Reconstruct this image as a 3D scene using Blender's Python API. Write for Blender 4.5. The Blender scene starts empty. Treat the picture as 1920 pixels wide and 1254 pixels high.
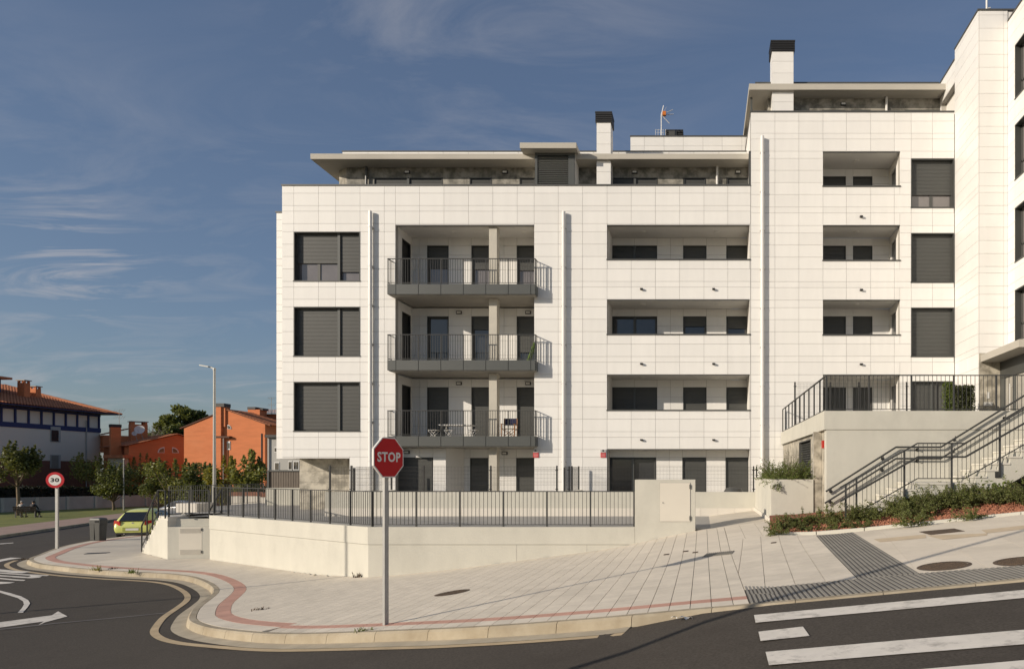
import bpy, bmesh, math, random
from math import radians, sin, cos, tan, atan2, sqrt, pi, hypot
from mathutils import Vector, Matrix

random.seed(7)
scene = bpy.context.scene
COL = scene.collection

# ------------------------------------------------------------------ camera, sky, sun, exposure
FPX, CX, CY = 1280.0, 1318.0, 884.0          # focal length and principal point, photograph pixels
cam_d = bpy.data.cameras.new('camera'); cam = bpy.data.objects.new('camera', cam_d); COL.objects.link(cam)
cam.location = (0, 0, 0); cam.rotation_euler = (radians(90), 0, 0)
cam_d.sensor_fit = 'HORIZONTAL'; cam_d.sensor_width = 36; cam_d.lens = 24
cam_d.shift_x = -(CX - 960) / 1920; cam_d.shift_y = (CY - 627) / 1920
cam_d.clip_start = 0.1; cam_d.clip_end = 3000
scene.camera = cam

SUN_EL = 19.5
SUN_H = (0.818, 0.576)                        # horizontal travel of the light
world = bpy.data.worlds.new('World'); scene.world = world; world.use_nodes = True
wn = world.node_tree; wn.nodes.clear()
w_out = wn.nodes.new('ShaderNodeOutputWorld'); w_bg = wn.nodes.new('ShaderNodeBackground')
w_bg.inputs['Strength'].default_value = 0.096
sky = wn.nodes.new('ShaderNodeTexSky'); sky.sky_type = 'NISHITA'; sky.sun_disc = False
sky.sun_elevation = radians(SUN_EL); sky.sun_rotation = atan2(-SUN_H[0], -SUN_H[1])
sky.altitude = 50; sky.air_density = 1.0; sky.dust_density = 1.1; sky.ozone_density = 2.2
def wnode(t, **kw):
    n = wn.nodes.new(t)
    for k, v in kw.items(): setattr(n, k, v)
    return n
def wlink(a, b): wn.links.new(a, b)
# thin cirrus: noise over the sky direction projected on a high flat layer
tc = wnode('ShaderNodeTexCoord'); sep = wnode('ShaderNodeSeparateXYZ'); wlink(tc.outputs['Generated'], sep.inputs[0])
zz = wnode('ShaderNodeMath', operation='MAXIMUM'); wlink(sep.outputs['Z'], zz.inputs[0]); zz.inputs[1].default_value = 0.0
za = wnode('ShaderNodeMath', operation='ADD'); wlink(zz.outputs[0], za.inputs[0]); za.inputs[1].default_value = 0.12
dv = wnode('ShaderNodeVectorMath', operation='DIVIDE'); wlink(tc.outputs['Generated'], dv.inputs[0])
cmb = wnode('ShaderNodeCombineXYZ')
for i in range(3): wlink(za.outputs[0], cmb.inputs[i])
wlink(cmb.outputs[0], dv.inputs[1])
mp = wnode('ShaderNodeMapping'); mp.inputs['Scale'].default_value = (0.55, 1.25, 0.0)
mp.inputs['Rotation'].default_value = (0, 0, radians(18)); mp.inputs['Location'].default_value = (3.3, 1.2, 0)
wlink(dv.outputs[0], mp.inputs['Vector'])
n1 = wnode('ShaderNodeTexNoise'); n1.inputs['Scale'].default_value = 2.6; n1.inputs['Detail'].default_value = 8
n1.inputs['Roughness'].default_value = 0.62; n1.inputs['Distortion'].default_value = 1.1
wlink(mp.outputs[0], n1.inputs['Vector'])
n2 = wnode('ShaderNodeTexNoise'); n2.inputs['Scale'].default_value = 0.55; n2.inputs['Detail'].default_value = 3
wlink(mp.outputs[0], n2.inputs['Vector'])
r1 = wnode('ShaderNodeMapRange'); r1.inputs['From Min'].default_value = 0.46; r1.inputs['From Max'].default_value = 0.90
wlink(n1.outputs['Fac'], r1.inputs['Value'])
r2 = wnode('ShaderNodeMapRange'); r2.inputs['From Min'].default_value = 0.45; r2.inputs['From Max'].default_value = 0.75; r2.inputs['To Max'].default_value = 0.35
wlink(n2.outputs['Fac'], r2.inputs['Value'])
# three cloud fields at their places in the sky, each broken up by the streaky noise
nrm = wnode('ShaderNodeVectorMath', operation='NORMALIZE'); wlink(tc.outputs['Generated'], nrm.inputs[0])
def field(d, r0, r1_, amt):
    v = Vector(d).normalized(); ds = wnode('ShaderNodeVectorMath', operation='DISTANCE'); wlink(nrm.outputs[0], ds.inputs[0]); ds.inputs[1].default_value = v
    r = wnode('ShaderNodeMapRange', interpolation_type='SMOOTHSTEP'); wlink(ds.outputs['Value'], r.inputs['Value'])
    r.inputs['From Min'].default_value = r1_; r.inputs['From Max'].default_value = r0; r.inputs['To Max'].default_value = amt
    return r.outputs[0]
def add(a, b):
    m = wnode('ShaderNodeMath', operation='ADD'); wlink(a, m.inputs[0]); wlink(b, m.inputs[1]); return m.outputs[0]
fsum = add(add(field((-0.30, 1, 0.66), 0.05, 0.36, 0.52), field((-0.925, 1, 0.315), 0.005, 0.085, 3.4)), add(field((-1.0, 1, 0.20), 0.05, 0.40, 0.65), field((-0.62, 1, 0.42), 0.01, 0.10, 0.35)))
fsum = add(fsum, r2.outputs[0])
half = wnode('ShaderNodeMath', operation='MULTIPLY'); wlink(fsum, half.inputs[0]); half.inputs[1].default_value = 0.95
mu = wnode('ShaderNodeMath', operation='MULTIPLY'); wlink(r1.outputs[0], mu.inputs[0]); wlink(half.outputs[0], mu.inputs[1])
mu2 = wnode('ShaderNodeMath', operation='MINIMUM'); wlink(mu.outputs[0], mu2.inputs[0]); mu2.inputs[1].default_value = 0.85
mx = wnode('ShaderNodeMix', data_type='RGBA'); wlink(mu2.outputs[0], mx.inputs[0])
hs = wnode('ShaderNodeHueSaturation'); hs.inputs['Hue'].default_value = 0.506; hs.inputs['Saturation'].default_value = 1.0; hs.inputs['Value'].default_value = 1.0
hz = wnode('ShaderNodeMix', data_type='RGBA'); hz.inputs[0].default_value = 0.36; wlink(sky.outputs[0], hz.inputs[6]); hz.inputs[7].default_value = (1.22, 1.78, 2.70, 1)   # thin even veil
wlink(hz.outputs[2], hs.inputs['Color'])
wlink(hs.outputs[0], mx.inputs[6]); mx.inputs[7].default_value = (4.6, 4.5, 4.7, 1)
wlink(mx.outputs[2], w_bg.inputs['Color']); wlink(w_bg.outputs[0], w_out.inputs['Surface'])

sun_d = bpy.data.lights.new('sun', 'SUN'); sun = bpy.data.objects.new('sun', sun_d); COL.objects.link(sun)
sun_d.energy = 4.25; sun_d.angle = radians(0.45); sun_d.color = (1.0, 0.885, 0.74)
ce, se = cos(radians(SUN_EL)), sin(radians(SUN_EL))
SDIR = Vector((SUN_H[0] * ce, SUN_H[1] * ce, -se)).normalized()
sun.rotation_euler = SDIR.to_track_quat('-Z', 'Y').to_euler(); sun.location = (-40, -30, 30)

vs = scene.view_settings
vs.view_transform = 'Standard'; vs.look = 'None'; vs.gamma = 1.0; vs.exposure = 0.06; vs.use_curve_mapping = False
scene.render.engine = 'CYCLES'
scene.cycles.max_bounces = 6; scene.cycles.diffuse_bounces = 3; scene.cycles.glossy_bounces = 3
scene.cycles.transparent_max_bounces = 6
scene.cycles.sample_clamp_indirect = 6

# ------------------------------------------------------------------ geometry from the photograph's perspective
def P(px, py, Y):
    return Vector(((px - CX) / FPX * Y, Y, (CY - py) / FPX * Y))
def pX(px, Y): return (px - CX) / FPX * Y
def pZ(py, Y): return (CY - py) / FPX * Y

def sstep(a, b, x):
    t = max(0.0, min(1.0, (x - a) / (b - a))); return t * t * (3 - 2 * t)
def ground_f(X):
    if X > -6: return 0.13 * X
    if X > -13:
        u = -6 - X; return -0.78 - (0.13 * u - 0.5 * (0.13 / 7) * u * u)
    return -1.235 - 0.004 * (-13 - X)
def S(X, Y):
    """height of the pavement surface"""
    X2 = min(X, 60)
    z = -1.58 + ground_f(X2) - 0.01 * min(Y, 18) - 0.02 * max(0.0, min(Y, 90) - 27)
    z += 0.20 * sstep(-3, 0.2, X) * (1 - sstep(1.6, 3.0, X)) * sstep(13, 18.4, Y)
    return z
def kerb_h(X):                                  # kerb upstand: dropped at the crossing
    return 0.145 - 0.13 * sstep(-1.2, 0.5, X)
def R(X, Y):
    """height of the carriageway"""
    return S(X, Y) - kerb_h(X)
def G(px, py, h=S):
    """where the ray through a photograph pixel meets the ground"""
    lo, hi = 1.0, 400.0
    f = lambda Y: (CY - py) / FPX * Y - h((px - CX) / FPX * Y, Y)
    Y = lo
    while Y < hi and f(Y) > 0: Y += 0.5
    a, b = Y - 0.5, Y
    for _ in range(30):
        m = 0.5 * (a + b)
        if f(m) > 0: a = m
        else: b = m
    Y = 0.5 * (a + b); X = (px - CX) / FPX * Y
    return Vector((X, Y, h(X, Y)))

# ------------------------------------------------------------------ materials
MATS = {}
def M(name, col, rough=0.7, var=0.10, scale=2.0, detail=4, bump=0.0, bscale=None, metal=0.0, spec=0.5,
      rand=0.0, island=0.0, col2=None, stain=0.0, stain_scale=0.6, stain_col=None, trans=0.0, coat=0.0, stretch=None):
    if name in MATS: return MATS[name]
    m = bpy.data.materials.new(name); m.use_nodes = True; nt = m.node_tree; N = nt.nodes; L = nt.links
    b = N['Principled BSDF']
    b.inputs['Roughness'].default_value = rough; b.inputs['Metallic'].default_value = metal
    b.inputs['Specular IOR Level'].default_value = spec
    if coat: b.inputs['Coat Weight'].default_value = coat; b.inputs['Coat Roughness'].default_value = 0.08
    geo = N.new('ShaderNodeNewGeometry')
    pos = geo.outputs['Position']
    if stretch:
        mpn = N.new('ShaderNodeMapping'); mpn.inputs['Scale'].default_value = stretch
        L.new(pos, mpn.inputs['Vector']); pos = mpn.outputs[0]
    no = N.new('ShaderNodeTexNoise'); no.inputs['Scale'].default_value = scale; no.inputs['Detail'].default_value = detail
    no.inputs['Roughness'].default_value = 0.6
    L.new(pos, no.inputs['Vector'])
    ramp = N.new('ShaderNodeMapRange'); ramp.inputs['From Min'].default_value = 0.3; ramp.inputs['From Max'].default_value = 0.7
    L.new(no.outputs['Fac'], ramp.inputs['Value'])
    c = col; d = col2 or tuple(x * (1 - var) for x in col)
    lite = tuple(min(1, x * (1 + var)) for x in col) if not col2 else col
    mix = N.new('ShaderNodeMix'); mix.data_type = 'RGBA'
    L.new(ramp.outputs[0], mix.inputs[0]); mix.inputs[6].default_value = (*d, 1); mix.inputs[7].default_value = (*lite, 1)
    out = mix.outputs[2]
    if stain:
        n3 = N.new('ShaderNodeTexNoise'); n3.inputs['Scale'].default_value = stain_scale; n3.inputs['Detail'].default_value = 6
        n3.inputs['Roughness'].default_value = 0.7
        L.new(geo.outputs['Position'], n3.inputs['Vector'])
        r3 = N.new('ShaderNodeMapRange'); r3.inputs['From Min'].default_value = 0.5; r3.inputs['From Max'].default_value = 0.75
        r3.inputs['To Max'].default_value = stain
        L.new(n3.outputs['Fac'], r3.inputs['Value'])
        m3 = N.new('ShaderNodeMix'); m3.data_type = 'RGBA'; L.new(r3.outputs[0], m3.inputs[0]); L.new(out, m3.inputs[6])
        sc = stain_col or tuple(x * 0.55 for x in col); m3.inputs[7].default_value = (*sc, 1); out = m3.outputs[2]
    if rand or island:
        if rand: oi = N.new('ShaderNodeObjectInfo'); src = oi.outputs['Random']; amt = rand
        else: src = geo.outputs['Random Per Island']; amt = island
        mr = N.new('ShaderNodeMapRange'); mr.inputs['To Min'].default_value = 1 - amt; mr.inputs['To Max'].default_value = 1 + amt
        L.new(src, mr.inputs['Value'])
        hv = N.new('ShaderNodeHueSaturation'); L.new(mr.outputs[0], hv.inputs['Value']); L.new(out, hv.inputs['Color']); out = hv.outputs[0]
    L.new(out, b.inputs['Base Color'])
    if bump:
        nb = N.new('ShaderNodeTexNoise'); nb.inputs['Scale'].default_value = bscale or scale * 6; nb.inputs['Detail'].default_value = 5
        L.new(pos, nb.inputs['Vector'])
        bp = N.new('ShaderNodeBump'); bp.inputs['Strength'].default_value = 0.6; bp.inputs['Distance'].default_value = bump
        L.new(nb.outputs['Fac'], bp.inputs['Height']); L.new(bp.outputs[0], b.inputs['Normal'])
    MATS[name] = m
    return m

PANEL = M('white_porcelain_panel', (0.775, 0.76, 0.725), rough=0.42, var=0.022, scale=1.6, rand=0.030, stretch=(2.2, 2.2, 0.35), stain=0.05, stain_scale=0.5)
PANEL_J = M('white_porcelain_panel_joined', (0.775, 0.76, 0.725), rough=0.42, var=0.022, scale=1.6, island=0.030, stretch=(2.2, 2.2, 0.35), stain=0.05, stain_scale=0.5)
BACK = M('joint_backing', (0.40, 0.38, 0.345), rough=0.9)
CEIL = M('painted_soffit', (0.74, 0.72, 0.68), rough=0.8, var=0.03, scale=0.7)
CONC = M('raw_concrete', (0.40, 0.375, 0.33), rough=0.85, var=0.10, scale=1.4, bump=0.004, stain=0.35, stain_scale=0.9)
CONC_P = M('pale_rendered_concrete', (0.53, 0.512, 0.445), rough=0.85, var=0.05, scale=1.3, detail=8, bump=0.003, bscale=25, stain=0.22, stain_scale=0.9, stretch=(1.6, 1.6, 0.6))
CONC_C = M('column_concrete', (0.52, 0.49, 0.42), rough=0.85, var=0.06, scale=2.5, bump=0.003)
DARK = M('anthracite_metal', (0.048, 0.050, 0.047), rough=0.45, var=0.05, spec=0.5)
DARKR = M('anthracite_reveal', (0.075, 0.075, 0.07), rough=0.45, var=0.05)
SHUT = M('anthracite_shutter', (0.085, 0.086, 0.080), rough=0.42, var=0.05, scale=0.7)
BLACKM = M('black_steel', (0.022, 0.021, 0.020), rough=0.5, var=0.1)
RAILM = M('graphite_rail', (0.042, 0.042, 0.040), rough=0.45, var=0.1)
FASC = M('grey_fascia_sheet', (0.080, 0.084, 0.079), rough=0.42, var=0.05, scale=0.8)
CANOPY = M('grey_beige_canopy', (0.45, 0.42, 0.36), rough=0.75, var=0.05, scale=0.7, stain=0.15)
STONE = M('mottled_stone_tile', (0.47, 0.43, 0.35), rough=0.6, scale=2.6, detail=12, col2=(0.22, 0.20, 0.16), bump=0.004, bscale=5, rand=0.10)
for n_ in STONE.node_tree.nodes:
    if n_.type == 'MAP_RANGE' and abs(n_.inputs['From Min'].default_value - 0.3) < 1e-4: n_.inputs['From Min'].default_value = 0.40; n_.inputs['From Max'].default_value = 0.60
PIPE = M('white_downpipe', (0.72, 0.71, 0.68), rough=0.4, var=0.02)
GLASS = M('dark_window_glass', (0.035, 0.037, 0.040), rough=0.03, var=0.1, spec=1.0)
CURT = M('glass_over_pale_curtain', (0.17, 0.155, 0.15), rough=0.04, var=0.12, scale=1.3, spec=1.0)
BLACKV = M('black_opening', (0.010, 0.010, 0.010), rough=0.8)

# ------------------------------------------------------------------ mesh helpers
class MB:
    def __init__(s): s.v = []; s.f = []; s.mi = []; s.cur = 0
    def quad(s, a, b, c, d):
        n = len(s.v); s.v += [tuple(a), tuple(b), tuple(c), tuple(d)]; s.f.append((n, n + 1, n + 2, n + 3)); s.mi.append(s.cur); return s
    def tri(s, a, b, c):
        n = len(s.v); s.v += [tuple(a), tuple(b), tuple(c)]; s.f.append((n, n + 1, n + 2)); s.mi.append(s.cur); return s
    def hexa(s, p):                      # p: 4 bottom (ccw from above) + 4 top
        n = len(s.v); s.v += [tuple(q) for q in p]
        for f in ((0, 3, 2, 1), (4, 5, 6, 7), (0, 1, 5, 4), (1, 2, 6, 5), (2, 3, 7, 6), (3, 0, 4, 7)):
            s.f.append(tuple(n + i for i in f)); s.mi.append(s.cur)
        return s
    def box(s, x0, x1, y0, y1, z0, z1):
        return s.hexa([(x0, y0, z0), (x1, y0, z0), (x1, y1, z0), (x0, y1, z0), (x0, y0, z1), (x1, y0, z1), (x1, y1, z1), (x0, y1, z1)])
    def bar(s, p, q, w, h=None, up=(0, 0, 1)):   # rectangular bar between two points
        p, q = Vector(p), Vector(q); h = h or w
        d = (q - p).normalized(); u = Vector(up)
        if abs(d.dot(u)) > 0.98: u = Vector((0, 1, 0))
        r = d.cross(u).normalized(); u = r.cross(d).normalized()
        r *= w / 2; u *= h / 2
        return s.hexa([p - r - u, p + r - u, q + r - u, q - r - u, p - r + u, p + r + u, q + r + u, q - r + u])
    def tube(s, p, q, r, r2=None, n=8, caps=True):
        p, q = Vector(p), Vector(q); r2 = r if r2 is None else r2
        d = (q - p).normalized(); u = Vector((0, 0, 1)) if abs(d.z) < 0.95 else Vector((1, 0, 0))
        a = d.cross(u).normalized(); b = d.cross(a).normalized(); k = len(s.v)
        for c, rr in ((p, r), (q, r2)):
            for i in range(n):
                t = 2 * pi * i / n; s.v.append(tuple(c + a * (rr * cos(t)) + b * (rr * sin(t))))
        for i in range(n):
            j = (i + 1) % n; s.f.append((k + i, k + j, k + n + j, k + n + i)); s.mi.append(s.cur)
        if caps:
            s.f.append(tuple(k + i for i in range(n))); s.mi.append(s.cur)
            s.f.append(tuple(k + n + i for i in reversed(range(n)))); s.mi.append(s.cur)
        return s
    def lathe(s, c, prof, n=16):         # prof: (r, z) from the bottom up
        k = len(s.v); c = Vector(c)
        for r, z in prof:
            for i in range(n):
                t = 2 * pi * i / n; s.v.append((c.x + r * cos(t), c.y + r * sin(t), c.z + z))
        for a in range(len(prof) - 1):
            for i in range(n):
                j = (i + 1) % n; s.f.append((k + a * n + i, k + a * n + j, k + (a + 1) * n + j, k + (a + 1) * n + i)); s.mi.append(s.cur)
        s.f.append(tuple(k + i for i in reversed(range(n)))); s.mi.append(s.cur)
        e = k + (len(prof) - 1) * n; s.f.append(tuple(e + i for i in range(n))); s.mi.append(s.cur)
        return s
    def prism(s, poly, z0, z1):          # poly: (x, y); z0, z1 numbers or functions of x, y
        n = len(s.v); m = len(poly)
        A = sum(poly[i][0] * poly[(i + 1) % m][1] - poly[(i + 1) % m][0] * poly[i][1] for i in range(m))
        if A < 0: poly = poly[::-1]
        f0 = z0 if callable(z0) else (lambda x, y: z0)
        f1 = z1 if callable(z1) else (lambda x, y: z1)
        s.v += [(p[0], p[1], f0(p[0], p[1])) for p in poly] + [(p[0], p[1], f1(p[0], p[1])) for p in poly]
        s.f.append(tuple(n + i for i in reversed(range(m)))); s.mi.append(s.cur)
        s.f.append(tuple(n + m + i for i in range(m))); s.mi.append(s.cur)
        for i in range(m):
            j = (i + 1) % m; s.f.append((n + i, n + j, n + m + j, n + m + i)); s.mi.append(s.cur)
        return s
    def extr_xz(s, poly, y0, y1):        # polygon in the x-z plane pushed along y
        n = len(s.v); m = len(poly)
        A = sum(poly[i][0] * poly[(i + 1) % m][1] - poly[(i + 1) % m][0] * poly[i][1] for i in range(m))
        if A < 0: poly = poly[::-1]
        s.v += [(p[0], y0, p[1]) for p in poly] + [(p[0], y1, p[1]) for p in poly]
        s.f.append(tuple(n + i for i in range(m))); s.mi.append(s.cur)
        s.f.append(tuple(n + m + i for i in reversed(range(m)))); s.mi.append(s.cur)
        for i in range(m):
            j = (i + 1) % m; s.f.append((n + j, n + i, n + m + i, n + m + j)); s.mi.append(s.cur)
        return s
    def xform(s, mat, start=0):
        for i in range(start, len(s.v)): s.v[i] = tuple(mat @ Vector(s.v[i]))
        return s
    def mesh(s, name, mat, smooth=False):
        me = bpy.data.meshes.new(name); me.from_pydata(s.v, [], s.f)
        mats = mat if isinstance(mat, (list, tuple)) else [mat]
        for m in mats: me.materials.append(m)
        if len(mats) > 1: me.polygons.foreach_set('material_index', s.mi)
        if smooth: me.polygons.foreach_set('use_smooth', [True] * len(me.polygons))
        me.update(); return me
    def build(s, name, mat, parent=None, smooth=False, label=None):
        return link(name, s.mesh(name, mat, smooth), parent, label)

def origin_of(parent):
    o = Vector((0, 0, 0)); p = parent
    while p is not None: o = o + Vector(p.location); p = p.parent
    return o
def link(name, me, parent=None, label=None):
    o = bpy.data.objects.new(name, me); COL.objects.link(o)
    if parent is not None:
        o.parent = parent; o.location = -origin_of(parent)
    if label: o['label'] = label
    return o
def tag(o, label, cat, group=None):
    o['label'] = label; o['category'] = cat
    if group: o['group'] = group
    return o
def thing(name, label, cat, loc=(0, 0, 0), group=None):
    o = bpy.data.objects.new(name, None); COL.objects.link(o); o.location = loc; o.empty_display_size = 0.3
    return tag(o, label, cat, group)
def struct(o, kind='structure'):
    o['kind'] = kind; return o
UNIT = {}
def unit_box(mat):
    if mat.name not in UNIT:
        UNIT[mat.name] = MB().box(-.5, .5, -.5, .5, -.5, .5).mesh('unit_' + mat.name, mat)
    return UNIT[mat.name]
def piece(name, mat, c, size, parent, rotz=0.0, me=None, rot=None):
    o = bpy.data.objects.new(name, me or unit_box(mat)); COL.objects.link(o)
    o.parent = parent; o.location = Vector(c) - origin_of(parent); o.scale = size
    o.rotation_euler = rot if rot else (0, 0, rotz)
    return o
def copy_tree(o, parent=None):
    c = o.copy(); COL.objects.link(c); c.parent = parent
    for ch in o.children: copy_tree(ch, c)
    return c

def cut(rect, hole):
    u0, u1, v0, v1 = rect; a0, a1, b0, b1 = hole
    if a0 >= u1 - 1e-4 or a1 <= u0 + 1e-4 or b0 >= v1 - 1e-4 or b1 <= v0 + 1e-4: return [rect]
    out = []
    if a0 > u0: out.append((u0, a0, v0, v1))
    if a1 < u1: out.append((a1, u1, v0, v1))
    m0, m1 = max(u0, a0), min(u1, a1)
    if b0 > v0: out.append((m0, m1, v0, b0))
    if b1 < v1: out.append((m0, m1, b1, v1))
    return [r for r in out if r[1] - r[0] > 0.03 and r[3] - r[2] > 0.03]
def cells(us, vs_, holes):
    us, vs_ = sorted(us), sorted(vs_); out = []
    for i in range(len(us) - 1):
        for j in range(len(vs_) - 1):
            rs = [(us[i], us[i + 1], vs_[j], vs_[j + 1])]
            for h in holes: rs = [q for r in rs for q in cut(r, h)]
            out += rs
    return out

class Cladding:
    """panels of one building: the 300 that show largest as objects, the rest joined"""
    def __init__(s, parent, wall_mat=BACK): s.parent = parent; s.items = []; s.wall = MB(); s.wall_mat = wall_mat
    def face(s, axis, fixed, sign, us, vs_, holes, mat=None, thick=0.028, gap=0.010, wall_t=0.22, name='panel'):
        """axis 'y': a face in the x-z plane at y = fixed seen from -y (sign -1); axis 'x': a face at x = fixed seen from sign"""
        for (u0, u1, v0, v1) in cells(us, vs_, holes):
            g = gap / 2
            s.items.append((axis, fixed, sign, u0 + g, u1 - g, v0 + g, v1 - g, thick, mat, name))
            a, b = sorted((fixed - sign * thick, fixed - sign * (thick + wall_t)))
            if axis == 'y': s.wall.box(u0, u1, a, b, v0, v1)
            else: s.wall.box(a, b, u0, u1, v0, v1)
    def done(s, most=300):
        def area(it):
            axis, fx, sg, u0, u1, v0, v1, t, m, nm = it
            um, vm = (u0 + u1) / 2, (v0 + v1) / 2
            x, y = (um, fx) if axis == 'y' else (fx, um)
            a = (u1 - u0) * (v1 - v0) / (y * y)
            if axis == 'x': a *= abs(x) / y * 1.0
            px, py = CX + FPX * x / y, CY - FPX * vm / y
            vis = 1.0 if (-60 < px < 1980 and -60 < py < 930) else 0.05
            if axis == 'x' and x * sg > 0: vis = 0.01
            return -a * vis
        s.items.sort(key=area)
        rest = {}
        for k, (axis, fx, sg, u0, u1, v0, v1, t, m, nm) in enumerate(s.items):
            cx_, cz = (u0 + u1) / 2, (v0 + v1) / 2; c = fx - sg * t / 2
            mm = m or PANEL
            loc, size = ((cx_, c, cz), (u1 - u0, t, v1 - v0)) if axis == 'y' else ((c, cx_, cz), (t, u1 - u0, v1 - v0))
            if k < most: piece(nm, mm, loc, size, s.parent)
            else:
                mb = rest.setdefault(mm.name, (MB(), mm))[0]
                mb.box(loc[0] - size[0] / 2, loc[0] + size[0] / 2, loc[1] - size[1] / 2, loc[1] + size[1] / 2, loc[2] - size[2] / 2, loc[2] + size[2] / 2)
        for nm, (mb, mm) in rest.items():
            struct(mb.build('cladding', PANEL_J if mm is PANEL else mm, s.parent), 'stuff')
        s.wall.build('wall', s.wall_mat, s.parent)

def shutter_mb(x0, x1, z0, z1, y, pitch=0.055, d=0.014, axis='y'):
    """roller shutter: a curtain of convex slats"""
    mb = MB(); n = max(1, int(round((z1 - z0) / pitch))); p = (z1 - z0) / n
    prof = [(0.0, 0.0), (0.14, -d), (0.80, -d), (1.0, 0.0)]
    pts = []
    for k in range(n):
        for (t, o) in prof[:-1] if k < n - 1 else prof: pts.append((z0 + (k + t) * p, o))
    for i in range(len(pts) - 1):
        (za, oa), (zb, ob) = pts[i], pts[i + 1]
        if axis == 'y': mb.quad((x0, y + oa, za), (x1, y + oa, za), (x1, y + ob, zb), (x0, y + ob, zb))
        elif axis == 'x+': mb.quad((y - oa, x0, za), (y - oa, x1, za), (y - ob, x1, zb), (y - ob, x0, zb))
        else: mb.quad((y + oa, x1, za), (y + oa, x0, za), (y + ob, x0, zb), (y + ob, x1, zb))
    return mb

def window(parent, x0, x1, z0, z1, yf, bays, reveal=0.20, name='window', frame=DARK, sill_over=0.02, label=None):
    """opening in a facade facing -y: metal reveal, then bays = [(fx0, fx1, shutter_down, glass_material)] in fractions"""
    t = 0.035; mb = MB()
    yb = yf + reveal
    mb.box(x0, x0 + t, yf - 0.012, yb, z0 + t, z1 - t); mb.box(x1 - t, x1, yf - 0.012, yb, z0 + t, z1 - t)
    mb.box(x0, x1, yf - 0.014, yb, z1 - t, z1); mb.box(x0 - sill_over, x1 + sill_over, yf - 0.022, yb, z0 - 0.01, z0 + t)
    mb.box(x0, x1, yb + 0.10, yb + 0.12, z0, z1)                                # closing board behind the glazing
    w = mb.build(name, frame, parent, label=label)
    X0, X1, Z0, Z1 = x0 + t, x1 - t, z0 + t, z1 - t
    W = X1 - X0
    fm = MB()
    for (a, b, down, gm) in bays:
        xa, xb = X0 + a * W, X0 + b * W
        zs = Z1 - down * (Z1 - Z0)
        if down > 0.02:
            sh = shutter_mb(xa + 0.02, xb - 0.02, zs, Z1, yb - 0.055)
            sh.box(xa + 0.02, xb - 0.02, yb - 0.066, yb - 0.046, zs - 0.025, zs - 0.001)
            sh.build('shutter', SHUT, w)
        for e in (a, b):
            if 0.02 < e < 0.98 and e == a: MB().box(X0 + e * W - 0.05, X0 + e * W + 0.05, yb - 0.125, yb + 0.02, Z0, Z1).build('mullion', FASC, w)
        fm.box(xa, xa + 0.02, yb - 0.085, yb - 0.03, Z0, Z1); fm.box(xb - 0.02, xb, yb - 0.085, yb - 0.03, Z0, Z1)
        if down < 0.97:
            f = 0.055
            n = 2 if (xb - xa) > 1.1 else 1
            for k in range(n):
                pa, pb = xa + (xb - xa) * k / n, xa + (xb - xa) * (k + 1) / n
                fm.box(pa + 0.002, pa + f, yb - 0.025, yb + 0.03, Z0 + 0.002, zs); fm.box(pb - f, pb - 0.002, yb - 0.025, yb + 0.03, Z0 + 0.002, zs)
                fm.box(pa + f, pb - f, yb - 0.024, yb + 0.03, Z0 + 0.002, Z0 + f)
                if down < 0.05: fm.box(pa + f, pb - f, yb - 0.024, yb + 0.03, Z1 - f, Z1)
                MB().box(pa + f, pb - f, yb + 0.008, yb + 0.02, Z0 + f, min(zs + 0.1, Z1)).build('pane', gm, w)
    fm.build('frame', DARKR, w)
    return w
# ================================================================== apartment buildings
Y0 = 27.3; YB = 28.84
fx = lambda px: pX(px, Y0)
fz = lambda py: pZ(py, Y0)
CEILZ = [0.906, 3.88, 6.87, 9.86, 12.78]       # ceilings of ground floor, 1, 2, 3, 4
FLOORZ = [-1.62, 1.30, 4.29, 7.28, 10.28]
STONE_SHADE = M('shaded_mottled_stone_tile', (0.33, 0.31, 0.265), rough=0.6, scale=2.6, detail=12, col2=(0.125, 0.12, 0.10), bump=0.004, bscale=5, rand=0.10)  # same stone, canopy shade put into a darker base colour
for n_ in STONE_SHADE.node_tree.nodes:
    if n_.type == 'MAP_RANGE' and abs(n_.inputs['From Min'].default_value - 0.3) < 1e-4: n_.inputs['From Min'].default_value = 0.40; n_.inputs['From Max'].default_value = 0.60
LAMPW = M('lamp_diffuser', (0.75, 0.73, 0.68), rough=0.4, var=0.02)

def bulkhead(parent, x, y, z, name='wall_lamp'):
    mb = MB(); mb.cur = 0
    mb.box(x - 0.115, x + 0.115, y - 0.06, y, z - 0.065, z + 0.065)
    o = mb.build(name, BLACKM, parent)
    MB().box(x - 0.085, x + 0.085, y - 0.075, y - 0.058, z - 0.035, z + 0.038).build('diffuser', LAMPW, o)
def downlight(parent, x, y, z):
    MB().lathe((x, y, z - 0.03), [(0.09, 0), (0.13, 0.03)], 16).build('ceiling_lamp', LAMPW, parent)
def spout(parent, x, z, y=Y0):
    MB().box(x - 0.055, x + 0.055, y - 0.10, y - 0.001, z - 0.03, z + 0.03).build('overflow_spout', BLACKM, parent)

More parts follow.
